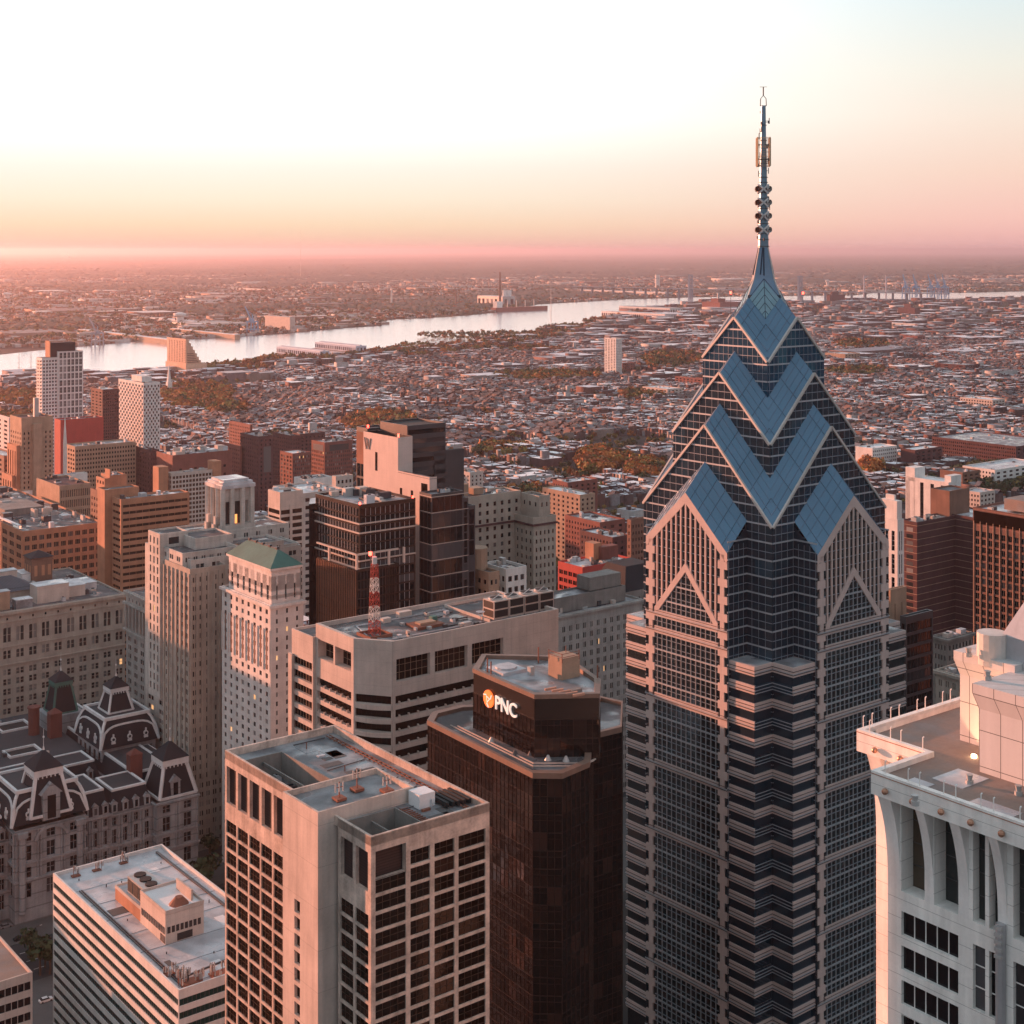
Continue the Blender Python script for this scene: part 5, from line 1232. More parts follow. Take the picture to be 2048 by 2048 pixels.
# colonnaded bank between the store and the stepped tower
T = building('bank_building', 'stone bank with tall pilasters between the department store and the stepped tower', OB, 345, 1222, 655, 252, 430, S['grey_limestone'], S['roof_dark'], nL=7, nR=6, fh=4.0, fw=.5, fhh=.55,
    gl='pale', pair=.35, top=20, un=8, cornice=1.0, W=40)
H = T['H']; D = T['D']; vstrips(T, -.5, 12, 'L', H - 17.5, H - 6.5, 1.0, S['grey_limestone'], .7, 2, D - 2, 'pilaster'); m = MB()
for i in range(12): y = 2 + (D - 4) * (i + .5) / 12; m.box(-.05, 0, y - .7, y + .7, H - 17, H - 7, bottom=True); m.box(-.06, 0, y - .35, y + .35, H - 4.6, H - 3.2, bottom=True)
m.build('loggia_window', G['dark'], T, kind='stuff'); MB().box(-1.4, -.02, -1, D + 1, H - 19, H - 18.2, bottom=True).box(-1.4, -.02, -1, D + 1, H - 6.3, H - 5.4, bottom=True).build('ledge', S['grey_limestone'], T)
MB().box(6, 22, 8, 24, H, H + 1.6).build('red_plant_room', S['orange_brick'], T)

# stepped art deco tower with open belfry crown
Y = 600; T = building('stepped_tower', 'pale stone stepped art deco tower with open columned crown', 'skyscraper', 380, 1139, Y, 328, 452, S['tan_limestone'], S['roof_dark'], nL=5, nR=5, fh=3.9, fw=.55, fhh=.55, gl='pale', pair=.35, top=2, un=4, z=None)
W, D, H = T['W'], T['D'], T['H']; sm = S['tan_limestone']; gm_ = surf('crown_stone', (.50, .47, .43), var=.35, streak=.5, lines=(0, 2.4, .15, .15))
vstrips(T, 0, 6, 'L', 30, H - 2, .9, sm, .5, .5, D - .5, 'pier'); vstrips(T, 0, 6, 'R', 30, H - 2, .9, sm, .5, .5, W - .5, 'pier')
H2 = zat(1057, Y + 22); block(T, W * .05, W * 1.9, 9, D + 12, H - 1, H + 5, gm_, S['roof_dark'], nL=4, nR=8, gl='pale', fh=4, pair=.3)
block(T, -1, 12, D + 2, D + 14, H - 60, H + 10.5, gm_, S['roof_dark'], nL=3, nR=1, gl='pale', fh=4.2, fw=.4, fhh=.7)
block(T, 10, W * 1.7, 16, D + 8, H + 4, H + 9, gm_, S['roof_dark'], nL=3, nR=6, gl='pale', fh=4.2, fw=.3, fhh=.5)
block(T, 44, 56, 8, 26, 0, H + 3, gm_, S['roof_dark'], nL=2, nR=3, gl='pale', fh=4.2, fw=.4)
block(T, 24, 46, 4, 20, 0, H + 6, gm_, S['roof_dark'], nL=0, nR=5, gl='pale', fh=4.2, fw=.4, pair=.3)
Yc = 655; zc1 = zat(958, Yc); cx = 0
Xc_ = (460 - U0) / F * Yc - T.location.x; Yd = Yc - T.location.y; cx, cy = Xc_ * E1[0] + Yd * E1[1], Xc_ * E2[0] + Yd * E2[1]
zb = zat(1052, Yc); s = 7.2
block(T, 3, cx + 17, 5.5, cy + 12, 0, H + 2.5, gm_, S['roof_dark'], nL=4, nR=7, gl='pale', fh=4, pair=.3)
block(T, 13, cx + 24, cy - 11, cy + 12, 0, zb + .4, gm_, S['roof_dark'], nL=4, nR=8, gl='pale', fh=4, fw=.34, pair=.3)
MB().box(cx - 9, cx + 9, cy - 9, cy + 9, H, zb).box(cx - 8.4, cx + 8.4, cy - 8.4, cy + 8.4, zb, zb + 2).build('crown_base', gm_, T)
m = MB()
for i in (-1, -.36, .36, 1):
    for j in (-1, -.36, .36, 1):
        if abs(i) == 1 or abs(j) == 1: m.cyl(cx + i * s, cy + j * s, zb, zc1 - 3, 1.25, n=8)
m.box(cx - s + .5, cx + s - .5, cy - s + .5, cy + s - .5, zc1 - 9, zc1 - 3, bottom=True); m.build('crown_column', gm_, T)
m = MB(); m.box(cx - s - 1.2, cx + s + 1.2, cy - s - 1.2, cy + s + 1.2, zc1 - 3, zc1 - 1.4, bottom=True).box(cx - s - .3, cx + s + .3, cy - s - .3, cy + s + .3, zc1 - 1.4, zc1 - .2).box(cx - s + 1, cx + s - 1, cy - s + 1, cy + s - 1, zc1 - .2, zc1 + .8); m.build('crown_cap', S['roof_light'], T)
MB().box(cx - s + 2.4, cx + s - 2.4, cy - s + 2.4, cy + s - 2.4, zb, zc1 - 6).build('belfry_core', S['dark_metal'], T)
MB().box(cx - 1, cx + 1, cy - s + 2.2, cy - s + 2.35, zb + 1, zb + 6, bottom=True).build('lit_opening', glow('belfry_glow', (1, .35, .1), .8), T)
m = MB()
for i in range(5):                                          # stepped buttresses at the left shoulder
    m.box(cx - s - 2.5 - i * .9, cx - s - 1.2, cy + s * .3, cy + s * .3 + 2, zb - 1 - i * 3.6, zb + 6 - i * 3.4); m.box(cx - s - 2.5 - i * .9, cx - s - 1.2, cy - s * .7, cy - s * .7 + 2, zb - 1 - i * 3.6, zb + 6 - i * 3.4)
m.build('buttress', gm_, T)

# white tower with the green hipped roof
Y = 560; T = building('hip_roof_tower', 'slender white stone tower with green copper hipped roof', OB, 541, 1210, Y, 444, 607, S['pale_limestone'], S['roof_dark'], nL=8, nR=3, fh=3.55, fw=.38, fwR=.2, fhh=.52, gl='pale', top=1.5, un=0, par=.3, cornice=.9)
W, D, H = T['W'], T['D'], T['H']; u1 = (543 - U0) / F
zt_ = zat(1134, Y + 4); y0, x0 = .8, .8; yy1 = D - 4.5
block(T, x0, W - 1, y0, yy1, H - .5, zt_, S['pale_limestone'], None, nL=7, nR=3, fh=3.6, fw=.35, fwR=.16, gl='pale', top=2.5, rows=[(zt_ - 14 if 0 else H + 1.2, H + 3.2), (H + 4.9, H + 6.9), (zt_ - 12, zt_ - 3.2)], cap=False)
MB().box(x0 - .8, W - .2, y0 - .8, y0 - .02, zt_ - .9, zt_, bottom=True).box(x0 - .8, x0 - .02, y0, yy1 + .8, zt_ - .9, zt_, bottom=True).build('cornice', S['pale_limestone'], T)
e = .9; mx_ = (x0 + W - 1) / 2
MB().frus([(x0 - e, y0 - e), (W - 1 + e, y0 - e), (W - 1 + e, yy1 + e), (x0 - e, yy1 + e)], zt_, [(mx_ - .3, y0 + 6), (mx_ + .3, y0 + 6), (mx_ + .3, yy1 - 5), (mx_ - .3, yy1 - 5)], zt_ + 5.6).build('hip_roof', S['green_copper'], T)
m = MB(); m.bar((mx_, y0 + 6, zt_ + 5.7), (mx_, yy1 - 5, zt_ + 5.7), .3)
for i in range(5): y = y0 + 7 + i * (yy1 - y0 - 13) / 4; m.box(mx_ - .5, mx_ + .5, y - .6, y + .6, zt_ + 5.2, zt_ + 6.5)
m.build('roof_ridge', S['dark_metal'], T)
vstrips(T, 0, 8, 'L', H - 26, H - 10, .7, S['pale_limestone'], .35, .6, D - .6, 'pilaster'); m = MB()
for i in range(8): y = .6 + (D - 1.2) * (i + .5) / 8; m.box(-.03, 0, y - .55, y + .55, H - 25.5, H - 10.5, bottom=True)
m.build('tall_window', S['brown_brick'], T, kind='stuff')

# dark glass residential tower
Y = 560; T = building('glass_apartment_tower', 'dark glass apartment tower with brown framed lower bay and cluttered roof', 'apartment tower', 719, 1010, Y, 631, 831, S['bronze_panel'], S['roof_grey'], gl='dark', frame='grey_metal', bands=True, nL=1, nR=1, fh=3.5, fhh=.82, mx=-2.2, un=12, top=.4, par=1.0, dep=.15, base=30, big=5)
W, D, H = T['W'], T['D'], T['H']
m = MB()
for i, zz_ in enumerate((H - 7.6, H - 11.2, H - 22)): m.box(-.5, W + .1, -.5, -.02, zz_, zz_ + .5, bottom=True).box(-.5, -.02, 0, D + .1, zz_, zz_ + .5, bottom=True)
m.build('spandrel', S['beige_concrete'], T)
block(T, -3.4, W * .62, -3.4, D - 7, 0, H - 24, S['bronze_panel'], S['beige_concrete'], nL=1, nR=1, fh=3.5, fhh=.86, bands=True, mx=-1.4, frame='dark_metal', par=.5, top=.6, dep=.1)
vstrips(T, -3.45, 22, 'L', 20, H - 24.5, .28, surf('copper_fin', (.28, .15, .10), rough=.4, metal=.3), .35, -3, D - 7.4, 'fin'); vstrips(T, -3.45, 6, 'R', 20, H - 24.5, .35, S['bronze_panel'], .35, W * .36, W * .6, 'fin')
m = MB()
for (x, y) in ((-3.6, -3.6), (4, -3.6), (11, -3.6), (18, -3.6), (-3.6, D * .5)): m.box(x, x + .8, y, y + .8, H - 24, H - 18)
m.box(-3.7, W * .6, -3.7, -2.9, H - 18.6, H - 18, bottom=True).box(-3.7, -2.9, -2.9, D - 7, H - 18.6, H - 18, bottom=True); m.build('terrace_frame', S['beige_concrete'], T)
m = MB(); m.prism([(-3, D), (9, D), (9, D + 13), (4, D + 11)], 0, H - 4, mt=1); m.build('angled_wing', [G['dark'], S['grey_metal']], T)
m = MB()
for i in range(34): z_ = H - 8 - 3.5 * i; m.bar((-3.05, D, z_), (3.95, D + 11.05, z_), .09)
m.build('mullions', S['dark_metal'], T)
for (x, y) in ((.5, .5), (W - 1, .5)): MB().cyl(x, y, H, H + .9, .35, n=8).build('beacon', REDL, T)

# hotel: pale slab, dark glass blocks
Y = 610; X = (796 - U0) / F * Y; T = empty('hotel_tower', X, Y, label='hotel of pale blank slab and dark glass blocks, W on its top corner', cat='hotel'); zt_ = zat(875, Y)
pl = surf('pale_panels', (.60, .48, .43), var=.12, streak=.15, lines=(0, 3.4, .12, .08)); DL = reach(796, Y, 727, E2); WR = reach(796, Y, 825, E1)
m = MB(); wn = []
facade(m, wn, (0, DL), (0, -1), DL, 0, zt_, [(DL * .08, DL * .19)], [(zt_ - 25 - 9.6 * i - 7.6, zt_ - 25 - 9.6 * i) for i in range(4)], .5)
m.quad((0, 0, 0), (WR, 0, 0), (WR, 0, zt_), (0, 0, zt_)); m.quad((WR, 0, 0), (WR, DL, 0), (WR, DL, zt_), (WR, 0, zt_)); m.quad((WR, DL, 0), (0, DL, 0), (0, DL, zt_), (WR, DL, zt_))
lo_z = zat(941, Y); dlo = -reach(796, Y, 859, (-E2[0], -E2[1])); m.quad((0, 0, 0), (0, dlo, 0), (0, dlo, lo_z), (0, 0, lo_z)); m.quad((0, dlo, 0), (WR * .5, dlo, 0), (WR * .5, dlo, lo_z), (0, dlo, lo_z)); m.build('slab_wall', pl, T)
MB().box(0, WR * .5, dlo, 0, lo_z - .8, lo_z - .6).build('step_roof', S['roof_dark'], T)
put_windows(T, wn, G['brown'], S['dark_metal'], 1, 2); m = MB()
for (a, z_, w2, h2) in ((DL * .62, zt_ - 16 , 1.8, 8), (dlo * .1, lo_z - 14, 1.7, 7), (dlo * .45, lo_z - 14, 1.7, 7), (dlo * .1, lo_z - 25, 1.7, 6), (dlo * .28, lo_z - 25, 1.7, 6), (dlo * .45, lo_z - 25, 1.7, 6), (dlo * .84, lo_z - 10, 4.5, 7)): m.box(-.04, 0, a - w2 / 2, a + w2 / 2, z_, z_ + h2, bottom=True)
m.build('slot_window', G['brown'], T)
roofslab(T, .05, WR - .05, .05, DL - .05, zt_ - 1.4, S['black'], S['black'], 1.3)
block(T, 2, WR + 6, DL, DL + 9, 0, zt_ + 1, S['dark_metal'], S['roof_dark'], nL=1, nR=1, bands=True, fh=7.6, fhh=.88, mx=-2.5, frame='tan_brick', top=14, name='dark_block'); MB().box(1.95, 2, DL, DL + 9, zt_ - 15, zt_ - 1, bottom=True).build('louvre', S['rust'], T)
block(T, WR, WR + 20, 4, DL - 2, 0, zt_ + 4, S['dark_metal'], S['black'], nR=1, bands=True, fh=4, gl='dark', name='dark_block')
zr_ = zat(902, Y + 6); rx = WR; ry = -14
def atl(T_, u, v, z_): Yp = (HC - z_) * F / (v - V0); p = Vector(((u - U0) / F * Yp - T_.location.x, Yp - T_.location.y)); return (p.x * E1[0] + p.y * E1[1], p.x * E2[0] + p.y * E2[1])
px, py = atl(T, 863, 902, 163.0); qx, qy = atl(T, 900, 900, 163.0)
block(T, px, px + 16, py, 4, 0, 163.0, S['dark_metal'], S['roof_grey'], nL=1, nR=1, bands=True, fh=7.4, fhh=.90, mx=-2.5, frame='tan_brick', top=5.2, name='dark_block')
px, py = atl(T, 863, 989, 153.0)
for (xa, xb, ya, yb, zz_) in ((px, px + 15.5, py, py + 8.5, 153), (px + 15.5, px + 18, py, py + 11, 150), (px + 18, px + 21.5, py, py + 13, 146.5)):
    block(T, xa, xb, ya, yb, 0, zz_, S['dark_metal'], S['roof_grey'], nL=1, nR=1, bands=True, fh=6.3, fhh=.93, mx=-2.8, frame='dark_metal', top=.8, name='glass_block', dep=.12)
m = MB(); 
for i in range(17):
    z_ = 152 - 6.3 * i; m.box(px - .15, px + 18, py - .15, py - .01, z_ - .25, z_, bottom=True).box(px - .15, px - .01, py, py + 9, z_ - .25, z_, bottom=True)
m.build('floor_line', S['beige_concrete'], T); units(T, px + 1, px + 15, py + 1, py + 7.5, 152.2, 5, 3, big=2.5)
for (x, y) in ((.6, .6), (WR, DL + 8), (WR + 19, 5)): MB().cyl(x, y, zt_, zt_ + 1.4, .4, n=8).build('beacon', REDL, T)
base = Matrix.Translation(T.location) @ Matrix.Rotation(TH, 4, 'Z')
m = MB(); y0_, z1_, z0_ = DL - .9, zt_ - 2.6, zt_ - 7.4; P5 = [(y0_, z1_), (y0_ - 1.35, z0_), (y0_ - 2.5, z1_ - .3), (y0_ - 3.7, z0_), (y0_ - 5.0, z1_)]
for (a_, b_), (c_, d_) in zip(P5, P5[1:]): m.bar((-.15, a_, b_), (-.15, c_, d_), .17)
m.bar((-.15, y0_ - 1.5, z1_), (-.15, y0_ - 2.5, z0_ + 1.5), .1); o = m.build('sign', surf('sign_brown', (.30, .21, .18)), None); o.matrix_world = base
tag(o, 'large thin letter W mounted high on the pale hotel slab', 'sign')

# stone hotel with wings, E-shaped
Y = 700; sm = surf('hotel_stone', (.40, .335, .28), var=.25, streak=.3); T = building('stone_hotel', 'tall tan stone apartment hotel with two wings and dark cornice lines', AB, 1067, 1036, Y, 1029, 1112, sm, S['roof_dark'], nL=4, nR=5, fh=4.0, fw=.36, fhh=.5, gl='dark', un=3, top=5)
W, D, H = T['W'], T['D'], T['H']
block(T, 4, W * .78, .8, D, H - 1, H + 10, sm, S['roof_dark'], nL=3, nR=2, fh=4.2, fw=.3, gl='dark', top=2.5)
block(T, -46, 4, D, D + 14, 0, H + 11, sm, S['roof_dark'], nR=11, fh=4.0, fw=.36, gl='dark', top=3); block(T, -62, -40, D - 3, D + 14, 0, H - 2, sm, S['roof_dark'], nL=3, nR=4, fh=4.0, fw=.36, gl='dark', top=3)
m = MB()
for zz_ in (H - 4, H - 42): m.box(-.7, W + .7, -.7, -.02, zz_, zz_ + .9, bottom=True).box(-.7, -.02, 0, D, zz_, zz_ + .9, bottom=True).box(-46, -.7, D - .7, D - .02, zz_, zz_ + .9, bottom=True)
m.build('cornice', S['dark_brick'], T)
for i in range(3): MB().box(-40 + i * 9, -34 + i * 9, D + 4, D + 10, H + 11, H + 19 - i * 2.5).build('roof_house', S['tan_brick'], T)
units(T, -30, 10, D + 2, D + 12, H + 10.2, 8, 8, big=3)

def put(name, label, cat, *a, **k): return building(name, label, cat, *a, **k)
W_ = S
put('stone_office', 'long grey stone office block with bracketed cornice beside the blue glass tower', OB, 1090, 1236, 640, 1060, 1284, S['grey_limestone'], S['roof_grey'], nL=0, nR=14, fh=4.3, fw=.42, fhh=.58, gl='pale', pair=.3, top=4, un=10, cornice=1.0, D=20, seed=5)
T = bpy.data.objects['stone_office']; W, H = T['W'], T['H']; block(T, W * .12, W * .9, 5, 17, H - .8, H + 6, S['dark_limestone'], S['roof_grey'], nR=16, fh=5, fw=.3, gl='pale', top=1.5); MB().box(W * .55, W * .88, 7, 16, H + 6, H + 12).build('roof_house', S['dark_limestone'], T)
T = put('red_office', 'deep red brick office block with wide window bands and a roof full of units', OB, 1165, 1135, 780, 1116, 1268, S['bright_red'], S['roof_light'], nL=5, nR=13, fh=4.2, fw=.8, fhh=.55, gl='brown', frame='bright_red', mx=2, un=18, top=2.5)
W, D, H = T['W'], T['D'], T['H']; MB().box(W * .45, W * .6, D * .5, D * .85, H, H + 9).build('roof_house', S['orange_brick'], T); MB().box(W * .55, W * .86, D * .35, D * .6, H, H + 7).build('roof_house', S['red_brick'], T)
put('white_office', 'small white and grey office block below the stone hotel', OB, 1012, 1138, 600, 966, 1053, S['white_concrete'], S['roof_dark'], nL=5, nR=3, fh=4.6, fw=.62, fhh=.5, un=4, mx=2, z=None)
put('tan_walkup', 'small tan brick building with round roof tank by the dark glass blocks', OB, 977, 1145, 590, 940, 999, S['tan_brick'], S['roof_dark'], nL=3, nR=2, fh=4.4, fw=.5, fhh=.45, un=0)
T = bpy.data.objects['tan_walkup']; MB().cyl(3, 12, T['H'] - 1, T['H'] + 8, 4.5, n=14).build('round_tower', S['tan_brick'], T)
# striped pink tower beside the dark glass tower
T = put('striped_tower', 'pink and dark banded office tower behind the green-roofed tower', OB, 560, 985, 760, 536, 606, S['beige_concrete'], S['roof_white'], bands=True, nL=1, nR=1, fh=3.7, fhh=.62, gl='brown', frame='bronze_panel', mx=-1.8, top=8, un=2)
W, H = T['W'], T['H']; MB().box(W * .42, W * .52, -.5, -.01, 0, H - 7).build('pier', S['beige_concrete'], T)
# orange striped office and its neighbours at the left
T = put('striped_brick_office', 'broad orange brick office with dark window bands, left of the art deco tower', OB, 242, 999, 830, 224, 379, S['orange_brick'], S['roof_grey'], bands=True, nL=1, nR=1, fh=3.9, fhh=.40, gl='brown', frame='orange_brick', mx=-4, un=6, top=1.6, marg=1.2)
W, D, H = T['W'], T['D'], T['H']; MB().box(W * .55, W * .85, D * .3, D * .7, H - 1, H - .6).build('roof_patch', S['roof_white'], T)
block(T, -4, W * .4, D + 1, D + 12, 0, H + 4, S['orange_brick'], S['roof_dark'], nL=0, nR=0, name='rear_block')
put('deco_hotel', 'orange brick stepped apartment house with notched top', AB, 207, 985, 900, 181, 228, S['brown_brick'], S['roof_dark'], nL=5, nR=4, fh=3.9, fw=.4, fhh=.5, gl='dark', un=3, top=3)
T = bpy.data.objects['deco_hotel']; W, D, H = T['W'], T['D'], T['H']; block(T, 2, W * .8, 3, D * .8, H - .8, H + 8, S['orange_brick'], S['roof_dark'], nL=3, nR=0, fh=4, gl='dark'); block(T, 6, W, 5, D * .6, H + 7, H + 13, S['orange_brick'], S['roof_dark']); block(T, W, W * 2.6, 6, D, 0, H + 9, S['orange_brick'], S['roof_dark'], nR=0); units(T, W, W * 2.5, 8, D - 1, H + 8.2, 8, 2, big=3)
T = put('market_office', 'big low orange brick block with square windows and cluttered dark roof, at left edge', OB, 45, 1063, 860, -130, 206, S['orange_brick'], S['roof_dark'], nL=14, nR=11, fh=5.2, fw=.66, fhh=.55, gl='dark', un=40, top=1.6, big=7, mx=3, frame='tan_brick')
W, D, H = T['W'], T['D'], T['H']; MB().box(W * .2, W * .7, D * .35, D * .6, H - 1, H + 3).build('roof_house', S['dark_limestone'], T); MB().box(W * .06, W * .1, D * .1, D * .8, H, H + .8).build('roof_pipe', S['roof_white'], T)
put('grid_apartments', 'beige gridded apartment slab between two orange stair towers', AB, 343, 947, 1050, 333, 438, S['beige_concrete'], S['roof_grey'], nL=2, nR=14, fh=3.3, fw=.72, fhh=.62, gl='brown', frame='orange_brick', mx=2, un=3, top=.8)
T = bpy.data.objects['grid_apartments']; W, D, H = T['W'], T['D'], T['H']; MB().box(-9, -1.5, 2, 12, 0, H + 5).build('stair_tower', S['orange_brick'], T); MB().box(W * .86, W * 1.03, -1.5, 8, 0, H + 6).build('stair_tower', S['orange_brick'], T)
put('brick_hospital', 'wide dark red brick building with white roof plant and four square windows', 'hospital', 345, 911, 1200, 313, 465, S['red_brick'], S['roof_light'], nL=4, nR=4, fh=7, fw=.18, fhh=.3, gl='brown', un=26, top=9, big=8)
put('brick_annex', 'plain dark brick block left of the gridded slab', OB, 300, 900, 1260, 268, 316, S['dark_brick'], S['roof_grey'], nL=6, nR=3, fh=4, fw=.3, gl='dark', un=5)
T = put('deco_skyscraper', 'brown stepped brick tower with flat slab on top at the left', 'skyscraper', 43, 836, 1150, 20, 106, S['tan_brick'], S['dark_brick'], nL=5, nR=7, fh=3.9, fw=.35, fhh=.5, gl='dark', un=3, top=10, pair=0)
W, D, H = T['W'], T['D'], T['H']; MB().box(W * .33, W * .6, -4, -.02, 0, H - 5).build('center_bay', S['tan_brick'], T); MB().box(W * .42, W * .56, 1, 4, H, H + 15).build('slab_sign', S['unit_metal'], T)
for i in range(3): block(T, -3 - i * 2.4, 0 - i * 2.4, 3 + i * 3, D - 2 + i * 5, 0, H - 22 - i * 24, S['orange_brick'], S['roof_dark'], nL=4, fh=60, fw=.4, fhh=.9, gl='brown', top=4)
MB().box(-6, W * .35, -1.2, -.02, 0, H - 58).build('pale_base', S['white_concrete'], T)
T = put('red_block', 'bright red windowless block below the white gridded tower', OB, 121, 840, 1400, 109, 207, S['bright_red'], S['roof_grey'], nL=0, nR=0, un=4)
T = put('condo_tower', 'white gridded high-rise with dark and orange crown at the left', 'apartment tower', 84, 716, 1500, 73, 116, S['white_concrete'], S['roof_grey'], nL=2, nR=5, fh=3.6, fw=.55, fhh=.55, gl='dark', un=0, top=1)
W, D, H = T['W'], T['D'], T['H']; WR2 = reach(84, 1500, 165, E1); block(T, W, WR2, -1.5, D, 0, H + 6, S['white_concrete'], S['roof_grey'], nR=6, fh=7.2, fw=.68, fhh=.8, gl='pale', frame='white_concrete', mx=2, mz=2, top=.6)
MB().box(W * .6, WR2 * .85, 3, D - 1, H, H + 15).build('crown', S['slate'], T); MB().box(W * .55, W * .6, 3, D, H, H + 17).build('crown_fin', S['orange_brick'], T)
m = MB()
for i in range(34): m.box(-1.6, -.02, 1, D - 1, H - 3 - i * 3.6, H - 2.4 - i * 3.6, bottom=True)
m.build('balcony', S['white_concrete'], T, kind='stuff')
put('brown_apartments', 'dark brown brick apartment tower between the two white towers', 'apartment tower', 205, 779, 1560, 182, 238, S['dark_brick'], S['roof_white'], nL=3, nR=7, fh=3.4, fw=.5, fhh=.5, gl='dark', un=4)
T = put('checkered_tower', 'white apartment tower with checkered balconies and flat roof', 'apartment tower', 287, 766, 1600, 237, 320, S['white_concrete'], S['roof_grey'], nL=16, nR=9, fh=3.25, fw=.84, fhh=.8, gl='dark', un=0, top=1.5, dep=.9)
W, D, H = T['W'], T['D'], T['H']; m = MB(); hz = H - 1.1 - 1.5
for r_ in range(28):
    z1 = hz - 3.25 * r_ - .05; z0 = z1 - 2.9
    for c_ in range(9):
        if (r_ + c_) % 2: p = (W - 1.2) / 9; x = .6 + p * (c_ + .5); m.box(x - p * .46, x + p * .46, -.25, -.02, z0, z1, bottom=True)
    for c_ in range(16):
        if (r_ + c_) % 2: p = (D - 1.2) / 16; y = .6 + p * (c_ + .5); m.box(-.25, -.02, y - p * .46, y + p * .46, z0, z1, bottom=True)
m.build('balcony', S['white_concrete'], T, kind='stuff'); MB().box(W * .2, W * .8, D * .2, D * .6, H, H + 6).build('roof_house', S['white_concrete'], T)
put('curved_office', 'tan office block with long rows of windows under the red block', OB, 150, 893, 1240, 130, 272, S['tan_brick'], S['roof_grey'], nL=4, nR=22, fh=3.8, fw=.6, fhh=.5, gl='brown', un=5)
put('white_garage', 'white layered parking block behind the brown brick tower', 'garage', 106, 952, 1180, 100, 175, S['white_concrete'], S['roof_light'], bands=True, nL=0, nR=1, fh=4.5, fhh=.4, mx=-8, gl='dark', un=5, top=6)
put('arcaded_block', 'tan brick block with tall paired windows under the white garage', OB, 119, 972, 980, 73, 182, S['tan_brick'], S['dark_brick'], nL=0, nR=16, fh=7, fw=.5, fhh=.7, gl='dark', un=6)
put('corner_office', 'pale classical office cut by the left edge, beyond the brown tower', OB, 18, 836, 1400, -20, 46 if 0 else 24, S['pale_limestone'], S['roof_grey'], nL=3, nR=3, fh=4.2, un=1)
put('brick_lofts', 'small brown brick lofts at the far left edge', AB, 8, 912, 1200, -60, 40, S['brown_brick'], S['roof_grey'], nL=4, nR=5, fh=4, un=3)
# brick group in the centre left
put('brick_school', 'long low dark brick building with pitched grey roof strip', 'school', 480, 893, 1370, 432, 484, S['red_brick'], S['roof_dark'], nL=12, nR=2, fh=4, fw=.4, gl='dark', un=2)
T = put('brick_laboratory', 'tall dark brick block with pale window panel in its right face', OB, 517, 873, 1350, 481, 546, S['dark_brick'], S['roof_grey'], nL=8, nR=3, fh=4, fw=.3, gl='dark', un=5); W, H = T['W'], T['H']; MB().box(W * .35, W * .85, -.2, -.01, H - 34, H - 10, bottom=True).build('window_panel', G['pale'], T)
put('brick_residence', 'dark brick block right of the panelled brick block', AB, 585, 872, 1420, 545, 600, S['dark_brick'], S['roof_light'], nL=9, nR=3, fh=3.8, fw=.35, gl='dark', un=8)
put('red_brick_offices', 'small red brick office with white grid windows and white roof', OB, 585, 907, 1380, 560, 621, S['red_brick'], S['roof_white'], nL=4, nR=9, fh=3.7, fw=.5, fhh=.6, gl='pale', frame='white_concrete', mx=1, un=2)
T = put('brick_clinic', 'square red brick block with white window grids below flat roof', 'hospital', 649, 885, 1430, 623, 705, S['red_brick'], S['roof_grey'], nL=6, nR=14, fh=4, fw=.5, fhh=.55, gl='pale', frame='white_concrete', un=8, top=8)
W, D, H = T['W'], T['D'], T['H']; MB().box(W * .18, W * .86, -.2, -.01, H - 9, H - 3, bottom=True).box(-.2, -.01, D * .1, D * .85, H - 9, H - 3, bottom=True).build('window_band', G['pale'], T)
put('round_corner_block', 'brick block with grey domed roof behind the square clinic', OB, 600, 868, 1560, 585, 650, S['dark_brick'], S['roof_grey'], nL=3, nR=6, fh=4, fw=.4, gl='dark', un=6)
put('theater', 'white box theater with orange side wall', 'theater', 609, 959, 1150, 588, 665, S['white_concrete'], S['roof_light'], nL=0, nR=0, un=14)
put('cream_low_block', 'low cream block beside the white box theater', OB, 672, 953, 1120, 664, 706, S['beige_concrete'], S['roof_white'], nL=0, nR=4, fh=5, un=2)
put('terrace_block', 'low block with white roof and rooftop terrace beyond the striped tower', OB, 605, 987, 950, 598, 690, S['beige_concrete'], S['roof_light'], nL=0, nR=5, fh=5, un=12, D=40)
put('long_brick_row', 'long red brick building with pale roof among trees', OB, 500, 850, 1680, 458, 505, S['red_brick'], S['roof_dark'], nL=12, nR=2, fh=4, fw=.4, gl='dark', un=2)
# right-hand side
T = put('white_slab', 'white apartment slab with dark vertical window strips at the right', AB, 1897, 965, 1200, 1812, 1922, S['white_concrete'], S['roof_white'], nL=4, nR=1, fh=50, fhh=.92, fw=.34, gl='dark', mz=14, un=0, top=1)
D, H = T['D'], T['H']; MB().box(0, 14, D - 9, D + .5, 0, H + 8).box(3, T['W'], -.3, 6, H - 1, H + 5).build('end_tower', S['white_concrete'], T)
T = put('brick_u_block', 'dark brick apartment block with pale floor lines and recessed corner', AB, 1834, 1045, 760, 1802, 1910, S['dark_brick'], S['roof_light'], nL=0, nR=0, fh=4, un=12, top=1)
W, D, H = T['W'], T['D'], T['H']; block(T, W, W + 26, -26, D, 0, H + .5, S['dark_brick'], S['roof_light'], name='side_wing'); block(T, W - 2, W + 16, 2, D + 4, 0, H + 13, S['brown_brick'], S['roof_dark'], name='stair_head')
m = MB()
for i in range(24): z_ = H - 2 - i * 3.6; m.box(-.12, W - .01, -.12, -.01, z_, z_ + .22, bottom=True).box(-.12, -.01, 0, D, z_, z_ + .22, bottom=True).box(W - .12, W - .01, -26.1, -.12, z_, z_ + .22, bottom=True)
m.build('floor_line', S['tan_brick'], T); m = MB()
for i in range(22): z_ = H - 5.4 - i * 3.6; m.box(-.05, 0, D * .25, D * .65, z_, z_ + 2.2, bottom=True)
m.build('window', G['pale'], T, kind='stuff')
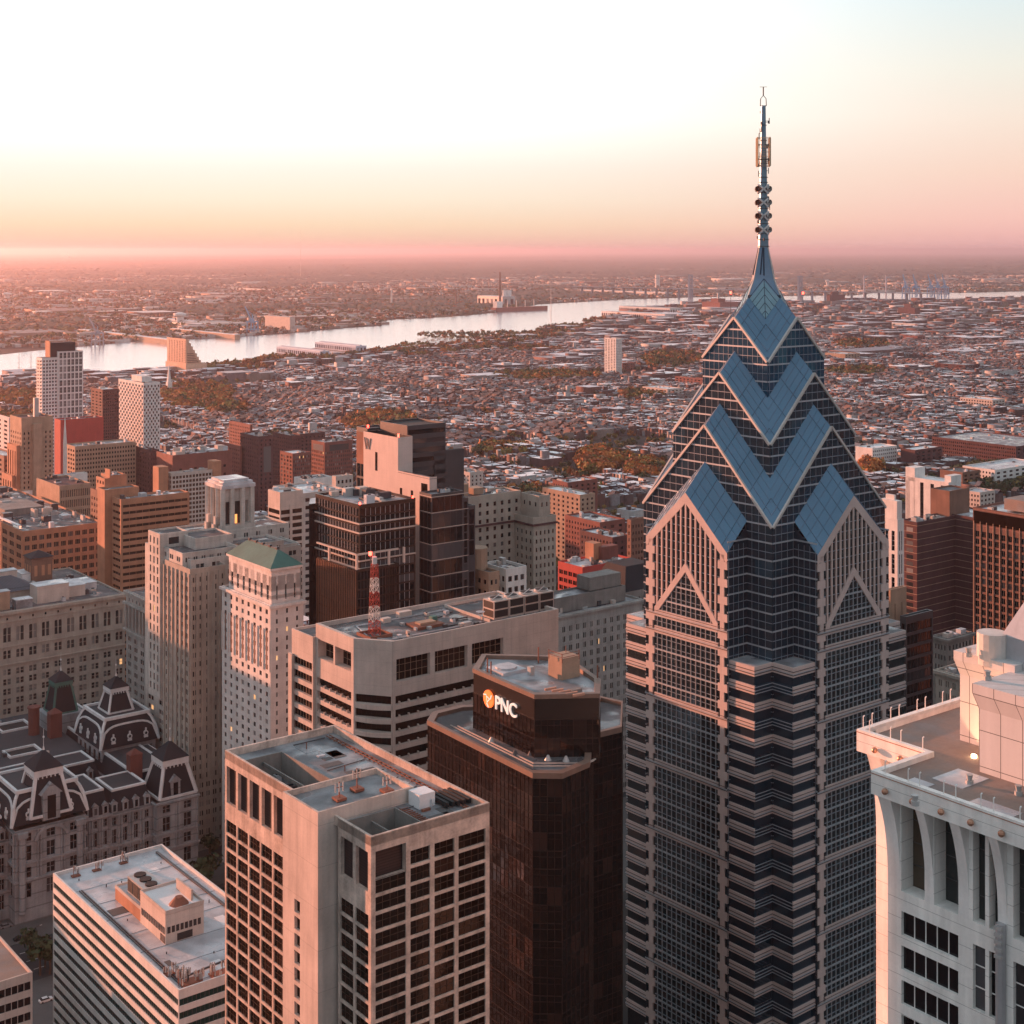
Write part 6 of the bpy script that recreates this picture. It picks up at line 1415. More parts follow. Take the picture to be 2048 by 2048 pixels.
T = put('brown_grid_tower', 'brown brick apartment tower with gridded balconies at the right edge', 'apartment tower', 2125, 1043, 620, 1946, 2200, surf('grid_brick', (.16, .085, .068), lines=(0, 3.5, -.9, .22), streak=.2), S['roof_light'], nL=13, nR=3, fh=3.5, fw=.62, fhh=.72, gl='dark', frame='tan_brick', mx=2, un=10, top=9)
W, D, H = T['W'], T['D'], T['H']; vstrips(T, -.02, 13, 'L', 0, H - 6, .3, S['tan_brick'], .3, .6, D - .6, 'pier'); MB().box(-.3, -.01, .5, D - .5, H - 7, H - 1.4, bottom=True).build('glazed_attic', G['brown'], T); MB().box(6, 20, 6, D - 12, H, H + 5).build('roof_house', S['roof_tan'], T)
T = put('white_narrow_tower', 'narrow white stone tower with vertical windows behind the blue glass tower', 'skyscraper', 1812 if 0 else 1795, 1040, 560, 1740, 1808, S['white_concrete'], S['roof_grey'], nL=4, nR=2, fh=9, fw=.5, fhh=.85, gl='dark', frame='grey_metal', mz=4, un=0, top=3)
H, D = T['H'], T['D']; MB().box(1, T['W'], 1, D - 4, H - 1, H + 7).box(2, T['W'] - 1, 3, D - 6, H + 7, H + 9).build('top_block', S['white_concrete'], T)
put('tan_narrow_block', 'narrow windowless tan block beside the blue glass tower', OB, 1781, 1180, 480, 1772, 1813, S['tan_brick'], S['dark_brick'], nL=0, nR=2, fh=14, fw=.12, fhh=.45, un=0)
put('dark_glass_office', 'dark glass office block with white roof below the brick apartments', OB, 1812, 1234, 470, 1800, 1866, S['dark_metal'], S['roof_white'], bands=True, nL=1, nR=1, fh=4, fhh=.75, mx=-2, un=6, top=1)
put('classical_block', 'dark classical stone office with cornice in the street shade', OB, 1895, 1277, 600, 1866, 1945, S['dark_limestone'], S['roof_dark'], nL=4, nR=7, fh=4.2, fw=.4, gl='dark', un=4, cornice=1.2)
put('cream_corner_block', 'cream stone corner block behind the flat tower roof', OB, 1960, 1362, 500, 1871, 2010, S['tan_limestone'], S['roof_dark'], nL=6, nR=4, fh=4.4, fw=.42, fhh=.5, gl='dark', pair=.4, un=4, cornice=1.0)
put('brick_shop_row', 'brown brick block with small windows left of the blue glass tower', OB, 1262, 1040, 870, 1254, 1300, S['brown_brick'], S['roof_grey'], nL=1, nR=6, fh=4, fw=.4, gl='dark', un=3)
T = put('club_house', 'dark stone club house with steep slate mansard left of the blue tower', 'club house', 1250, 1185, 700, 1243, 1330, S['dark_limestone'], S['roof_dark'], nL=1, nR=10, fh=4.2, fw=.4, gl='pale', un=0, D=24)
W, D, H = T['W'], T['D'], T['H']; MB().frus([(0, 0), (W, 0), (W, D), (0, D)], H, [(5, 5), (W - 5, 5), (W - 5, D - 5), (5, D - 5)], H + 11).build('mansard_roof', S['slate'], T)
mids = [(1200, 1045, 1000, 1130, 1250, 'grey_flats', 'grey-roofed brick flats between the stone hotel and the tower', 'red_brick', 'roof_grey', 12, 3),
        (1160, 990, 1120, 1085, 1190, 'white_roof_hall', 'low hall with long white roof right of the stone hotel', 'tan_brick', 'roof_white', 8, 3), (1135, 965, 1240, 1105, 1195, 'brick_terrace', 'brown brick block with pale roof by the orange trees', 'red_brick', 'roof_light', 6, 5),
        (1225, 1075, 930, 1160, 1262, 'low_flats', 'low brick flats with grey roof above the red office', 'dark_brick', 'roof_light', 10, 3), (940, 945, 1330, 912, 966, 'cream_walkup', 'cream walk-up beside the dark glass tower', 'beige_concrete', 'roof_grey', 4, 3)]
for (u, v, Y, uL, uR, nm, lb, wm, rm, nl, nr) in mids: put(nm, lb, OB, u, v, Y, uL, uR, S[wm], S[rm], nL=nl, nR=nr, fh=3.6, fw=.4, gl='dark', un=5)
far = [(1745, 897, 1650, 1711, 1794, 'warehouse', 'white warehouse with bright flat roof right of the tower', 'white_concrete', 'roof_white', 0, 12), (1830, 900, 1620, 1801, 1885, 'warehouse', 'dark warehouse with cream roof right of the white warehouse', 'dark_brick', 'roof_white', 0, 5),
       (2032, 893, 1560, 1864, 2120, 'mill_building', 'long dark brick mill with many windows at right', 'dark_brick', 'roof_grey', 40, 8), (1925, 945, 1330, 1880, 1960, 'armory', 'brown stone hall with arched gable behind the white slab', 'brown_brick', 'roof_dark', 0, 3),
       (1990, 940, 1420, 1925, 2090, 'school', 'white and grey school with long flat roof at right edge', 'white_concrete', 'roof_light', 10, 8), (1960, 985, 1290, 1922, 1990, 'rowhouse_court', 'cream brick court building right of the white slab', 'beige_concrete', 'roof_light', 6, 4),
       (1245, 726, 2440, 1214, 1270, 'flats', 'low brick flats by the lone white tower block', 'red_brick', 'roof_grey', 3, 6), (1335, 778, 2150, 1285, 1365, 'cream_flats', 'long cream flats amid the far rowhouses', 'beige_concrete', 'roof_white', 6, 4), (1410, 758, 2300, 1350, 1420, 'brick_factory', 'red brick factory amid the far rowhouses left of the tower', 'red_brick', 'roof_grey', 8, 3),
       (1985, 800, 2000, 1920, 2010, 'cream_school', 'long cream building with white roof amid the rowhouses at right', 'beige_concrete', 'roof_white', 12, 4), (1835, 672, 3500, 1806, 1850, 'red_factory', 'small red factory in the distance at right', 'red_brick', 'roof_grey', 0, 3),
       (1690, 708, 3200, 1650, 1720, 'long_block', 'pale long block in the distance right of the tower', 'tan_brick', 'roof_light', 0, 5), (1930, 730, 2600, 1870, 1960, 'brick_mill', 'dark brick mill with flat roof in the far right rows', 'dark_brick', 'roof_grey', 4, 6)]
for (u, v, Y, uL, uR, nm, lb, wm, rm, nl, nr) in far: put(nm, lb, OB, u, v, (HC - (24 if v > 880 else 18)) * F / (v - V0), uL, uR, S[wm], S[rm], nL=nl, nR=nr, fh=4.2, fw=.5, gl='dark', un=4, top=1)
# lone white tower block and the stepped waterfront hotel
T = put('tower_block', 'lone white ribbed tower block among the far rowhouses', 'apartment tower', 1232, 677, 2900, 1209, 1244, S['white_concrete'], S['roof_grey'], nL=4, nR=5, fh=3.2, fhh=.5, fw=.5, gl='pale', un=2)
Y = 2900; X, Yg = (372 - U0) / F * Y, Y; T = empty('stepped_hotel', X, Yg, label='orange brick stepped apartment building standing on the river edge', cat='apartment building')
W = reach(372, Y, 414, E1); D = reach(372, Y, 331, E2); m = MB(); tb = surf('river_brick', (.60, .38, .27))
m.box(0, W, 0, D, 0, 22).build('podium', tb, T)
for i in range(7):
    hh = 70 - i * 7.0; m = MB(); m.box(2 + i * W * .095, 2 + (i + 1) * W * .095 + 2, 4, D - 3, 22, hh).box(1.4 + i * W * .095, 2 + i * W * .095, 4, D - 3, hh - 1, hh + 1.4); m.build('terrace_step', tb, T)
m = MB()
for i in range(13):
    for j in range(7): m.box(1.2, 1.5, 6 + j * (D - 10) / 7, 6 + j * (D - 10) / 7 + 3, 24 + i * 3.4, 26 + i * 3.4, bottom=True); 
    if i < 6: m.box(4, W * .62 - i * 2, 3.7, 3.95, 24 + i * 3.4, 25.5 + i * 3.4, bottom=True)
m.build('window', S['brown_brick'], T, kind='stuff')
# ------------------------------------------------------------------ ground, river, city, trees, far shore
NB = [(-900, 800), (-400, 790), (0, 758), (100, 752), (238, 754), (331, 741), (419, 739), (488, 729), (551, 719), (657, 718), (731, 707), (827, 697), (901, 689), (996, 678), (1024, 672), (1082, 660), (1146, 652), (1199, 636), (1300, 617), (1353, 609), (1406, 600), (1500, 603), (1586, 603), (1655, 606), (1713, 598), (1819, 600), (1925, 597), (2048, 594), (2600, 588)]
FB = [(-900, 770), (-400, 738), (0, 710), (90, 700), (170, 693), (265, 684), (450, 676), (519, 671), (562, 669), (620, 663), (689, 657), (763, 652), (775, 640), (848, 637), (901, 634), (960, 629), (996, 625), (1024, 620), (1077, 609), (1172, 604), (1252, 599), (1395, 595), (1501, 593), (1586, 592), (1708, 591), (1766, 584), (1925, 586), (2048, 583), (2600, 576)]
nbu, nbv = np.array(NB, float).T; fbu, fbv = np.array(FB, float).T
def uv(x, y): return U0 + F * x / np.maximum(y, 1), V0 + F * HC / np.maximum(y, 1)
def west(x, y, pad=0): u, v = uv(x, y); return v > np.interp(u, nbu, nbv) + pad
def east(x, y, pad=0): u, v = uv(x, y); return v < np.interp(u, fbu, fbv) - pad
def g2w(x, y): return x * E1[0] + y * E2[0], x * E1[1] + y * E2[1]
def w2g(x, y): return x * E1[0] + y * E1[1], x * E2[0] + y * E2[1]
# ground: one sheet to the horizon
m, nt, b = newmat('ground'); tc = N(nt, 'ShaderNodeTexCoord')
def nz(scale, det=4):
    n = N(nt, 'ShaderNodeTexNoise'); n.inputs['Scale'].default_value = scale; n.inputs['Detail'].default_value = det; nt.links.new(tc.outputs['Object'], n.inputs[0]); return n.outputs[0]
a = ramp(nt, [(.30, (.035, .035, .038)), (.5, (.06, .055, .052)), (.72, (.11, .10, .095))], nz(.02, 6))
c = ramp(nt, [(.35, (.030, .030, .016)), (.55, (.07, .055, .035)), (.75, (.15, .125, .09))], nz(.0012, 8))
sx = N(nt, 'ShaderNodeSeparateXYZ'); nt.links.new(tc.outputs['Object'], sx.inputs[0])
f_ = N(nt, 'ShaderNodeMapRange'); f_.inputs[1].default_value = 3500; f_.inputs[2].default_value = 5500; nt.links.new(sx.outputs[1], f_.inputs[0])
nt.links.new(mix(nt, f_.outputs[0], a, c), b.inputs['Base Color']); b.inputs['Roughness'].default_value = .95; b.inputs['Specular IOR Level'].default_value = .1
GM = m
sheet('ground', [(-160000, -3000, 0), (160000, -3000, 0), (160000, 200000, 0), (-160000, 200000, 0)], [(0, 1, 2, 3)], [GM], kind='structure')
# river
m, nt, b = newmat('river_water'); b.inputs['Base Color'].default_value = (.88, .88, .90, 1); b.inputs['Metallic'].default_value = .6; b.inputs['Roughness'].default_value = .12; b.inputs['Specular IOR Level'].default_value = 1.0; b.inputs['IOR'].default_value = 2.2
tc = N(nt, 'ShaderNodeTexCoord'); mp = N(nt, 'ShaderNodeMapping'); mp.inputs['Scale'].default_value = (.02, .05, .05); n = N(nt, 'ShaderNodeTexNoise'); n.inputs['Detail'].default_value = 5
nt.links.new(tc.outputs['Object'], mp.inputs[0]); nt.links.new(mp.outputs[0], n.inputs[0]); bp = N(nt, 'ShaderNodeBump'); bp.inputs['Distance'].default_value = .9; bp.inputs['Strength'].default_value = .5; nt.links.new(n.outputs[0], bp.inputs['Height']); nt.links.new(bp.outputs[0], b.inputs['Normal'])
WATER = m
us = sorted(set(list(nbu) + list(fbu))); V = []; Q = []
for i, u in enumerate(us):
    x, y = ground(u, np.interp(u, nbu, nbv)); V.append((x, y, .6)); x, y = ground(u, np.interp(u, fbu, fbv)); V.append((x, y, .6))
    if i: Q.append((2 * i - 2, 2 * i, 2 * i + 1, 2 * i - 1))
sheet('river', V, Q, [WATER], kind='structure')
V = [(*ground(u, v), .6) for u, v in ((1900, 577), (2300, 573), (2300, 568), (2040, 570))]; sheet('river_bend', V, [(0, 1, 2, 3)], [WATER], kind='structure')

# what is already built, as rectangles in the street grid
FOOT = []
bpy.context.view_layer.update()
for o in [o for o in bpy.data.objects if o.parent is None and o.type == 'EMPTY']:
    P = [c.matrix_world @ Vector(k) for c in o.children_recursive if c.type == 'MESH' for k in c.bound_box]
    if P:
        g = np.array([w2g(p.x, p.y) for p in P]); FOOT.append((g[:, 0].min() - 4, g[:, 0].max() + 4, g[:, 1].min() - 4, g[:, 1].max() + 4))
FT = np.array(FOOT)
def free(x, y, w_, d):
    x, y = np.atleast_1d(x), np.atleast_1d(y); ok = np.ones(len(x), bool)
    for a in FT: ok &= ~((x + w_ > a[0]) & (x < a[1]) & (y + d > a[2]) & (y < a[3]))
    return ok
# parks and tree belts (photo column, row, half-width, half-height in photo pixels), with leaf colour weights orange, rust, olive, green, yellow
PARKS = [(395, 795, 75, 26, (5, 4, 2, 1, 1)), (460, 822, 45, 10, (3, 3, 3, 2, 1)), (760, 850, 75, 22, (5, 5, 2, 2, 1)), (1195, 925, 42, 22, (6, 4, 2, 1, 1)), (1290, 945, 40, 20, (4, 4, 3, 1, 2)), (1740, 935, 20, 20, (8, 3, 1, 0, 2)), (1345, 722, 68, 18, (1, 3, 4, 5, 0)),
         (60, 800, 70, 18, (5, 5, 2, 1, 0)), (30, 840, 60, 12, (3, 4, 3, 2, 0)), (560, 880, 20, 8, (0, 2, 3, 5, 0)), (520, 960, 26, 22, (0, 2, 3, 6, 0)), (990, 672, 160, 7, (1, 2, 3, 5, 0)), (1120, 655, 45, 5, (0, 1, 3, 5, 0)), (1990, 965, 90, 28, (0, 0, 2, 8, 0)), (1725, 690, 60, 10, (1, 3, 3, 4, 0)), (1720, 745, 70, 8, (0, 2, 4, 4, 0)),
         (870, 693, 80, 5, (2, 4, 3, 3, 0)), (480, 735, 60, 5, (3, 5, 3, 1, 0)), (1090, 755, 120, 9, (2, 3, 4, 3, 1)), (1010, 905, 60, 10, (3, 3, 3, 3, 1)), (1300, 790, 60, 8, (1, 2, 4, 4, 1)), (700, 965, 30, 6, (1, 2, 3, 3, 1)), (1160, 985, 40, 8, (2, 2, 4, 3, 2)), (1060, 700, 70, 6, (2, 3, 3, 4, 0)), (1880, 990, 20, 8, (0, 1, 3, 6, 0)), (1060, 1000, 60, 10, (2, 2, 3, 4, 1))]
def inpark(u, v):
    r = np.zeros(np.shape(u), bool)
    for (a, b_, c, d, _) in PARKS: r |= ((u - a) / c) ** 2 + ((v - b_) / d) ** 2 < 1
    return r
rng = np.random.default_rng(5)
# --- rowhouses
rows_ = []
for ix in range(-10, 130):
    X0_ = ix * 37.0
    for iy in range(-20, 60):
        Y0_ = iy * 132.0
        wx, wy = g2w(X0_, Y0_ + 60)
        if wy < 880 or wy > 7600 or abs(wx) > wy * .40 + 80: continue
        hsh = random.Random(ix // 4 * 977 + iy * 131)
        kind = hsh.random()
        if kind < .045: continue
        if kind > .70:                                     # rows turned the other way
            n = int(36 / 5.2); 
            for ry in (2, 21, 39, 58, 76, 95, 113):
                if (ix % 4) == 3: continue
                k = 0
                while k < n:
                    j = min(n - k, random.choice((1, 1, 1, 2, 3, 4))); rows_.append((X0_ + k * 5.2, Y0_ + ry, 5.2 * j - .1, 11.0 + (ry % 3))); k += j
            continue
        if ix % 8 == 7 and kind < .5: pass
        for rx in (0, 19):
            y = Y0_ + 2
            while y < Y0_ + 118:
                w_ = 5.0 + (1.6 if kind < .3 else 0) + random.random() * .5
                if random.random() < .28: w_ = 5.0 * random.randint(2, 4)
                if y + w_ > Y0_ + 122: w_ = 5.2
                if random.random() > .03: rows_.append((X0_ + rx, y, 10.5, w_))
                y += w_ + .02
A = np.array(rows_); wx, wy = g2w(A[:, 0], A[:, 1]); u, v = uv(wx, wy)
ok = west(wx, wy, 3.0) & (u > -60) & (u < 2110) & (wy > 900) & ~inpark(u, v) & free(A[:, 0], A[:, 1], 10, 6)
ok &= ~((wy > 3300) & (u > 1080) & (rng.random(len(A)) < np.clip((wy - 3300) / 1500, 0, 1)))
ok &= ~((np.interp(u, nbu, nbv) + 22 > v))                 # the river front is sheds and trees
ok &= ~((v > 1010) & (u > 1450))
A, wx, wy = A[ok], wx[ok], wy[ok]
n = len(A); Hh = rng.choice([6.8, 7.6, 9.2, 9.8, 10.5, 12.2], n, p=[.2, .25, .2, .17, .12, .06]) + rng.random(n) * .6
Hh = np.where(wy < 1900, Hh + 1.2, Hh)
order = np.argsort(wy); 
sm_l = (A[order, 2] * A[order, 3] < 95); single = order[sm_l][:290]; rest = np.setdiff1d(order, single)
def boxmesh(x, y, z0, w_, d, h, gable=None):
    """walls as one island, the roof another; x,y,w,d in grid metres"""
    n = len(x); V = np.zeros((n, 12, 3), np.float32)
    for k, (a, b_) in enumerate(((0, 0), (1, 0), (1, 1), (0, 1))):
        px, py = g2w(x + a * w_, y + b_ * d)
        for j, zz_ in ((k, z0), (k + 4, z0 + h), (k + 8, z0 + h + .02)): V[:, j, 0] = px; V[:, j, 1] = py; V[:, j, 2] = zz_
    o = (np.arange(n) * 12)[:, None, None]
    Fq = np.array([(0, 1, 5, 4), (1, 2, 6, 5), (2, 3, 7, 6), (3, 0, 4, 7), (8, 9, 10, 11)])[None] + o
    mi = np.tile([0, 0, 0, 0, 1], n)
    return V.reshape(-1, 3), Fq.reshape(-1, 4), mi
def gablemesh(x, y, z, w_, d, r, along):
    n = len(x); V = np.zeros((n, 8, 3), np.float32); e = .25
    for i in range(n):
        X_, Y_, Wd, D_ = x[i] - e, y[i] - e, w_[i] + 2 * e, d[i] + 2 * e
        c = [(X_, Y_), (X_ + Wd, Y_), (X_ + Wd, Y_ + D_), (X_, Y_ + D_)]
        r0, r1 = (((X_, Y_ + D_ / 2), (X_ + Wd, Y_ + D_ / 2)) if along[i] else ((X_ + Wd / 2, Y_), (X_ + Wd / 2, Y_ + D_)))
        P = c + [r0, r1, r0, r1]
        for k, p in enumerate(P): V[i, k] = (*g2w(*p), z[i] + (r[i] if k > 3 else 0))
    o = (np.arange(n) * 8)[:, None, None]; al = np.array(along)[:, None, None]
    FA = np.array([(0, 1, 5, 4), (2, 3, 6, 7)])[None]; FBq = np.array([(3, 0, 4, 5), (1, 2, 7, 6)])[None]
    Fq = np.where(al, FA, FBq) + o
    return V.reshape(-1, 3), Fq.reshape(-1, 4), np.full(n * 2, 2)
WALLC = [(.13, .068, .06), (.10, .058, .056), (.15, .095, .09), (.08, .052, .054), (.24, .20, .18), (.11, .08, .08), (.42, .41, .40), (.10, .06, .06), (.24, .23, .24), (.12, .07, .07), (.16, .15, .16)]
ROOFC = [(.60, .61, .65), (.40, .41, .45), (.78, .78, .80), (.20, .20, .23), (.55, .55, .58), (.09, .09, .10), (.70, .70, .72), (.30, .30, .32), (.85, .85, .85), (.44, .42, .42), (.06, .06, .07), (.66, .66, .70)]
SLC = [(.09, .085, .09), (.14, .13, .14), (.20, .19, .20), (.11, .09, .09), (.25, .13, .10)]
wm_, rm_, sm_ = palette('house_walls', WALLC), palette('house_roofs', ROOFC, rough=.6, spec=.4), palette('house_slates', SLC)
VV, FF, MI = [], [], []; off = 0
def add(t):
    global off
    VV.append(t[0]); FF.append(t[1] + off); MI.append(t[2]); off += len(t[0])
a = A[rest]; hh = Hh[rest]; ww = wy[rest]; z0 = np.zeros(len(a))
add(boxmesh(a[:, 0], a[:, 1], z0, a[:, 2], a[:, 3], hh))
k = rng.random(len(a)) < .9; q = a[k]                      # rear ells, chimneys, roof hatches, parapets
add(boxmesh(q[:, 0] + q[:, 2], q[:, 1] + .2, z0[k], np.minimum(6, q[:, 2] * .5), q[:, 3] * .55, hh[k] * (.45 + .4 * rng.random(len(q)))))
k = (rng.random(len(a)) < .8) & (ww < 4200); q = a[k]; add(boxmesh(q[:, 0] + rng.random(len(q)) * 8, q[:, 1] + .1, hh[k] - .5, np.full(len(q), .9), np.full(len(q), .6), np.full(len(q), 1.9)))
k = (rng.random(len(a)) < .35) & (ww < 3600); q = a[k]; add(boxmesh(q[:, 0] + 2 + rng.random(len(q)) * 4, q[:, 1] + 1, hh[k] - .1, 1.2 + rng.random(len(q)) * 2, 1 + rng.random(len(q)) * 1.8, .8 + rng.random(len(q)) * 1.7))
hs = (np.sin(np.floor(a[:, 0] / 150) * 12.9 + np.floor(a[:, 1] / 132) * 78.2) * 43758.5) % 1
k = (rng.random(len(a)) < np.where(hs > .72, .85, .10)) & (ww < 4200); q = a[k]; add(gablemesh(q[:, 0], q[:, 1], hh[k] + .05, q[:, 2], q[:, 3], 2.2 + rng.random(len(q)) * 1.6, q[:, 2] < q[:, 3]))
# larger low buildings scattered through the rows: schools, garages, churches, shops
nb_ = 380; bx = rng.uniform(300, 5200, nb_ * 5); by = rng.uniform(-1500, 4200, nb_ * 5); X_, Y_ = g2w(bx, by); u, v = uv(X_, Y_)
k = (Y_ > 900) & (Y_ < 7500) & (u > -40) & (u < 2100) & west(X_, Y_, 2) & free(bx, by, 60, 60) & ~inpark(u, v) & ~((v > 1010) & (u > 1450)); bx, by, Y_ = bx[k][:nb_], by[k][:nb_], Y_[k][:nb_]
s = np.where(Y_ < 2600, rng.uniform(12, 32, len(bx)), rng.uniform(18, 80, len(bx))); add(boxmesh(bx, by, 0 * bx, s, s * rng.uniform(.4, 1.2, len(bx)), rng.uniform(9, 17, len(bx))))
add(boxmesh(bx + 2, by + 2, 0 * bx + 9, s * .3, s * .25, rng.uniform(4, 11, len(bx))))
# river-front sheds and the industrial flats down river
ns = 1500; bx = rng.uniform(1000, 8500, ns * 5); by = rng.uniform(-2500, 6500, ns * 5); X_, Y_ = g2w(bx, by); u, v = uv(X_, Y_)
k = (u > 1000) & (u < 2100) & (Y_ > 3300) & (Y_ < 9500) & west(X_, Y_, 1.5) & ~inpark(u, v); bx, by, Y_ = bx[k][:ns], by[k][:ns], Y_[k][:ns]
s = rng.lognormal(3.6, .6, len(bx)).clip(12, 230); add(boxmesh(bx, by, 0 * bx, s, (s * rng.uniform(.3, 1.1, len(bx))).clip(10, 120), rng.uniform(5, 16, len(bx))))
ns = 330; uu = rng.uniform(0, 1350, ns); vv = np.interp(uu, nbu, nbv) + rng.uniform(2.5, 17, ns); Yb = HC * F / (vv - V0); Xb = (uu - U0) / F * Yb; gx, gy = w2g(Xb, Yb); k = ~inpark(uu, vv) & free(gx, gy, 20, 20); gx, gy = gx[k], gy[k]
s = rng.uniform(10, 45, len(gx)); add(boxmesh(gx, gy, 0 * gx, s, s * rng.uniform(.3, .9, len(gx)), rng.uniform(7, 16, len(gx))))
# dense low city between the towers
ni = 5200; bx = rng.uniform(330, 1700, ni); by = rng.uniform(-700, 1500, ni); bx = np.floor(bx / 22) * 22 + 2; by = np.floor(by / 24) * 24 + 2
_, ui = np.unique(np.stack([bx, by], 1), axis=0, return_index=True); bx, by = bx[ui], by[ui]; X_, Y_ = g2w(bx, by); u, v = uv(X_, Y_)
k = (Y_ > 640) & (Y_ < 1330) & (u > -30) & (u < 2080) & ((Y_ < 930) | (rng.random(len(bx)) < .25)) & free(bx, by, 19, 20) & (np.mod(by, 132) > 12) & (np.mod(bx, 110) > 10) & ~inpark(u, v); bx, by = bx[k], by[k]
hi = rng.uniform(11, 24, len(bx)); add(boxmesh(bx, by, 0 * bx, rng.uniform(12, 19, len(bx)), rng.uniform(12, 20, len(bx)), hi))
for _ in range(2): add(boxmesh(bx + rng.uniform(1, 8, len(bx)), by + rng.uniform(1, 9, len(bx)), hi - .1, rng.uniform(1.5, 5, len(bx)), rng.uniform(1.5, 4, len(bx)), rng.uniform(1, 3.5, len(bx))))
sheet('rowhouses', np.concatenate(VV), np.concatenate(FF), [wm_, rm_, sm_], np.concatenate(MI), label='brick rowhouses with silver and grey roofs filling the streets to the river', kind='stuff')
# the nearest rowhouses are things: eight patterns, copied
wo_, ro_, so_ = palette('house_brick', WALLC, obj=True), palette('house_roof_metal', ROOFC, rough=.6, obj=True, spec=.4), palette('house_slate_roof', SLC, obj=True)
PROTO = {}
def house(w_, d, h, gab):
    r = bpy.data.objects.new('rowhouse', MB().box(0, w_, 0, d, 0, h).mesh('rowhouse', wo_)); kids = []
    if gab:
        m = MB(); e = .25; x0, x1, y0, y1 = -e, w_ + e, -e, d + e
        m.quad((x0, y0, h), (x1, y0, h), (x1, (y0 + y1) / 2, h + 2.6), (x0, (y0 + y1) / 2, h + 2.6)); m.quad((x1, y1, h), (x0, y1, h), (x0, (y0 + y1) / 2, h + 2.6), (x1, (y0 + y1) / 2, h + 2.6)); m.poly([(0, 0, h), (0, d, h), (0, d / 2, h + 2.4)])
        kids.append(('roof', m.mesh('roof', so_)))
    else: kids.append(('roof', MB().box(-.15, w_ + .15, -.02, d + .02, h, h + .25).mesh('roof', ro_)))
    m = MB().box(w_ * .25, w_ * .25 + .9, .1, .8, h - .2, h + 2.2 + (1.8 if gab else 0)); kids.append(('chimney', m.mesh('chimney', S['brick_chimney'])))
    kids.append(('rear_wing', MB().box(w_, w_ + 5, .3, d * .6, 0, h * .7).mesh('rear_wing', [wo_])))
    kids.append(('wing_roof', MB().box(w_ + .01, w_ + 5.1, .25, d * .62, h * .7, h * .7 + .15).mesh('wing_roof', [ro_])))
    m = MB()
    for fl in range(int(h / 3.1)):
        for t in (.28, .72): m.box(-.05, .02, d * t - .45, d * t + .45, 1.1 + fl * 3.1, 2.7 + fl * 3.1, bottom=True); m.box(w_ * t - .45, w_ * t + .45, -.05, .02, 1.1 + fl * 3.1, 2.7 + fl * 3.1, bottom=True)
    kids.append(('window', m.mesh('window', G['pale']))); return r, kids
where = lambda u: ('at the far left' if u < 300 else 'beyond the brick hospital' if u < 640 else 'below the orange trees' if u < 1250 else 'right of the blue tower')
shape = {(0, 0): 'two-storey brick rowhouse with flat roof', (1, 0): 'tall flat-roofed brick rowhouse', (0, 1): 'gabled slate-roofed rowhouse', (1, 1): 'tall gabled rowhouse'}
for i in single:
    x, y, w0, d0 = A[i]; h = Hh[i]; gab = rng.random() < .3; key = (round(w0), round(d0), round(h / 1.5), gab)
    if key not in PROTO: PROTO[key] = house(w0, d0, h, gab); r, kids = PROTO[key]
    r, kids = PROTO[key]; o = r.copy(); COL.objects.link(o); X_, Y_ = g2w(x, y); o.location = (X_, Y_, 0); o.rotation_euler = (0, 0, TH)
    u_ = uv(X_, Y_)[0]; tag(o, '%s in the rows %s' % (shape[(int(h > 10.4), int(gab))], where(u_)), 'rowhouse', 'rowhouses nearest the towers')
    for nm, me in kids: c = bpy.data.objects.new(nm, me); COL.objects.link(c); c.parent = o

# --- trees
LEAF = [surf('leaves_orange', (.42, .15, .04), var=.6, scale=.3, streak=0), surf('leaves_rust', (.27, .10, .04), var=.6, scale=.3, streak=0), surf('leaves_olive', (.17, .13, .04), var=.5, scale=.3, streak=0), surf('leaves_green', (.045, .058, .025), var=.5, scale=.3, streak=0), surf('leaves_yellow', (.30, .20, .06), var=.5, scale=.3, streak=0)]
BARK = surf('bark', (.09, .06, .045))
def crown(seed, nq, size):
    r = np.random.default_rng(seed); lobes = [(r.uniform(-.42, .42), r.uniform(-.42, .42), r.uniform(-.25, .4), r.uniform(.42, .68)) for _ in range(7)]; V = []; 
    for i in range(nq):
        l = lobes[i % 7]; d = r.normal(size=3); d /= np.linalg.norm(d); rad = l[3] * r.uniform(.62, 1.0) ** .6; p = np.array(l[:3]) * .9 + d * rad * np.array([1, 1, .85])
        nrm = d + r.normal(size=3) * .45; nrm /= np.linalg.norm(nrm); a = np.cross(nrm, r.normal(size=3)); a /= np.linalg.norm(a); b_ = np.cross(nrm, a); s = size * r.uniform(.6, 1.3)
        for (i1, j1) in ((-1, -1), (1, -.8), (.9, 1), (-.8, 1)): V.append(p + a * i1 * s + b_ * j1 * s * .8)
    return np.array(V, np.float32)
CR = [crown(i, 54, .24) for i in range(6)]; CH = [crown(20 + i, 150, .14) for i in range(5)]
T_ = []                                                    # x, y, radius, colour
for (a, b_, c, d, wts) in PARKS:
    dens = 1.0; nn = int(c * d * .20) + 14
    for _ in range(nn):
        t, r_ = rng.uniform(0, 6.283), math.sqrt(rng.random()); u_, v_ = a + c * r_ * math.cos(t) * .97, b_ + d * r_ * math.sin(t) * .97
        if v_ < 520: continue
        X_, Y_ = ground(u_, v_ + 5 * 2900 / (HC * F / (v_ - V0)) ); T_.append((X_, Y_, rng.uniform(5.5, 9), rng.choice(5, p=np.array(wts) / sum(wts))))
nt_ = 15000; uu = rng.uniform(-20, 2070, nt_); Yt = np.exp(rng.uniform(np.log(900), np.log(6500), nt_)); Xt = (uu - U0) / F * Yt; gx, gy = w2g(Xt, Yt)
gx = np.where(rng.random(nt_) < .55, np.floor(gx / 37) * 37 + rng.choice([15, 33], nt_) + rng.normal(0, 1, nt_), gx); Xt, Yt = g2w(gx, gy)
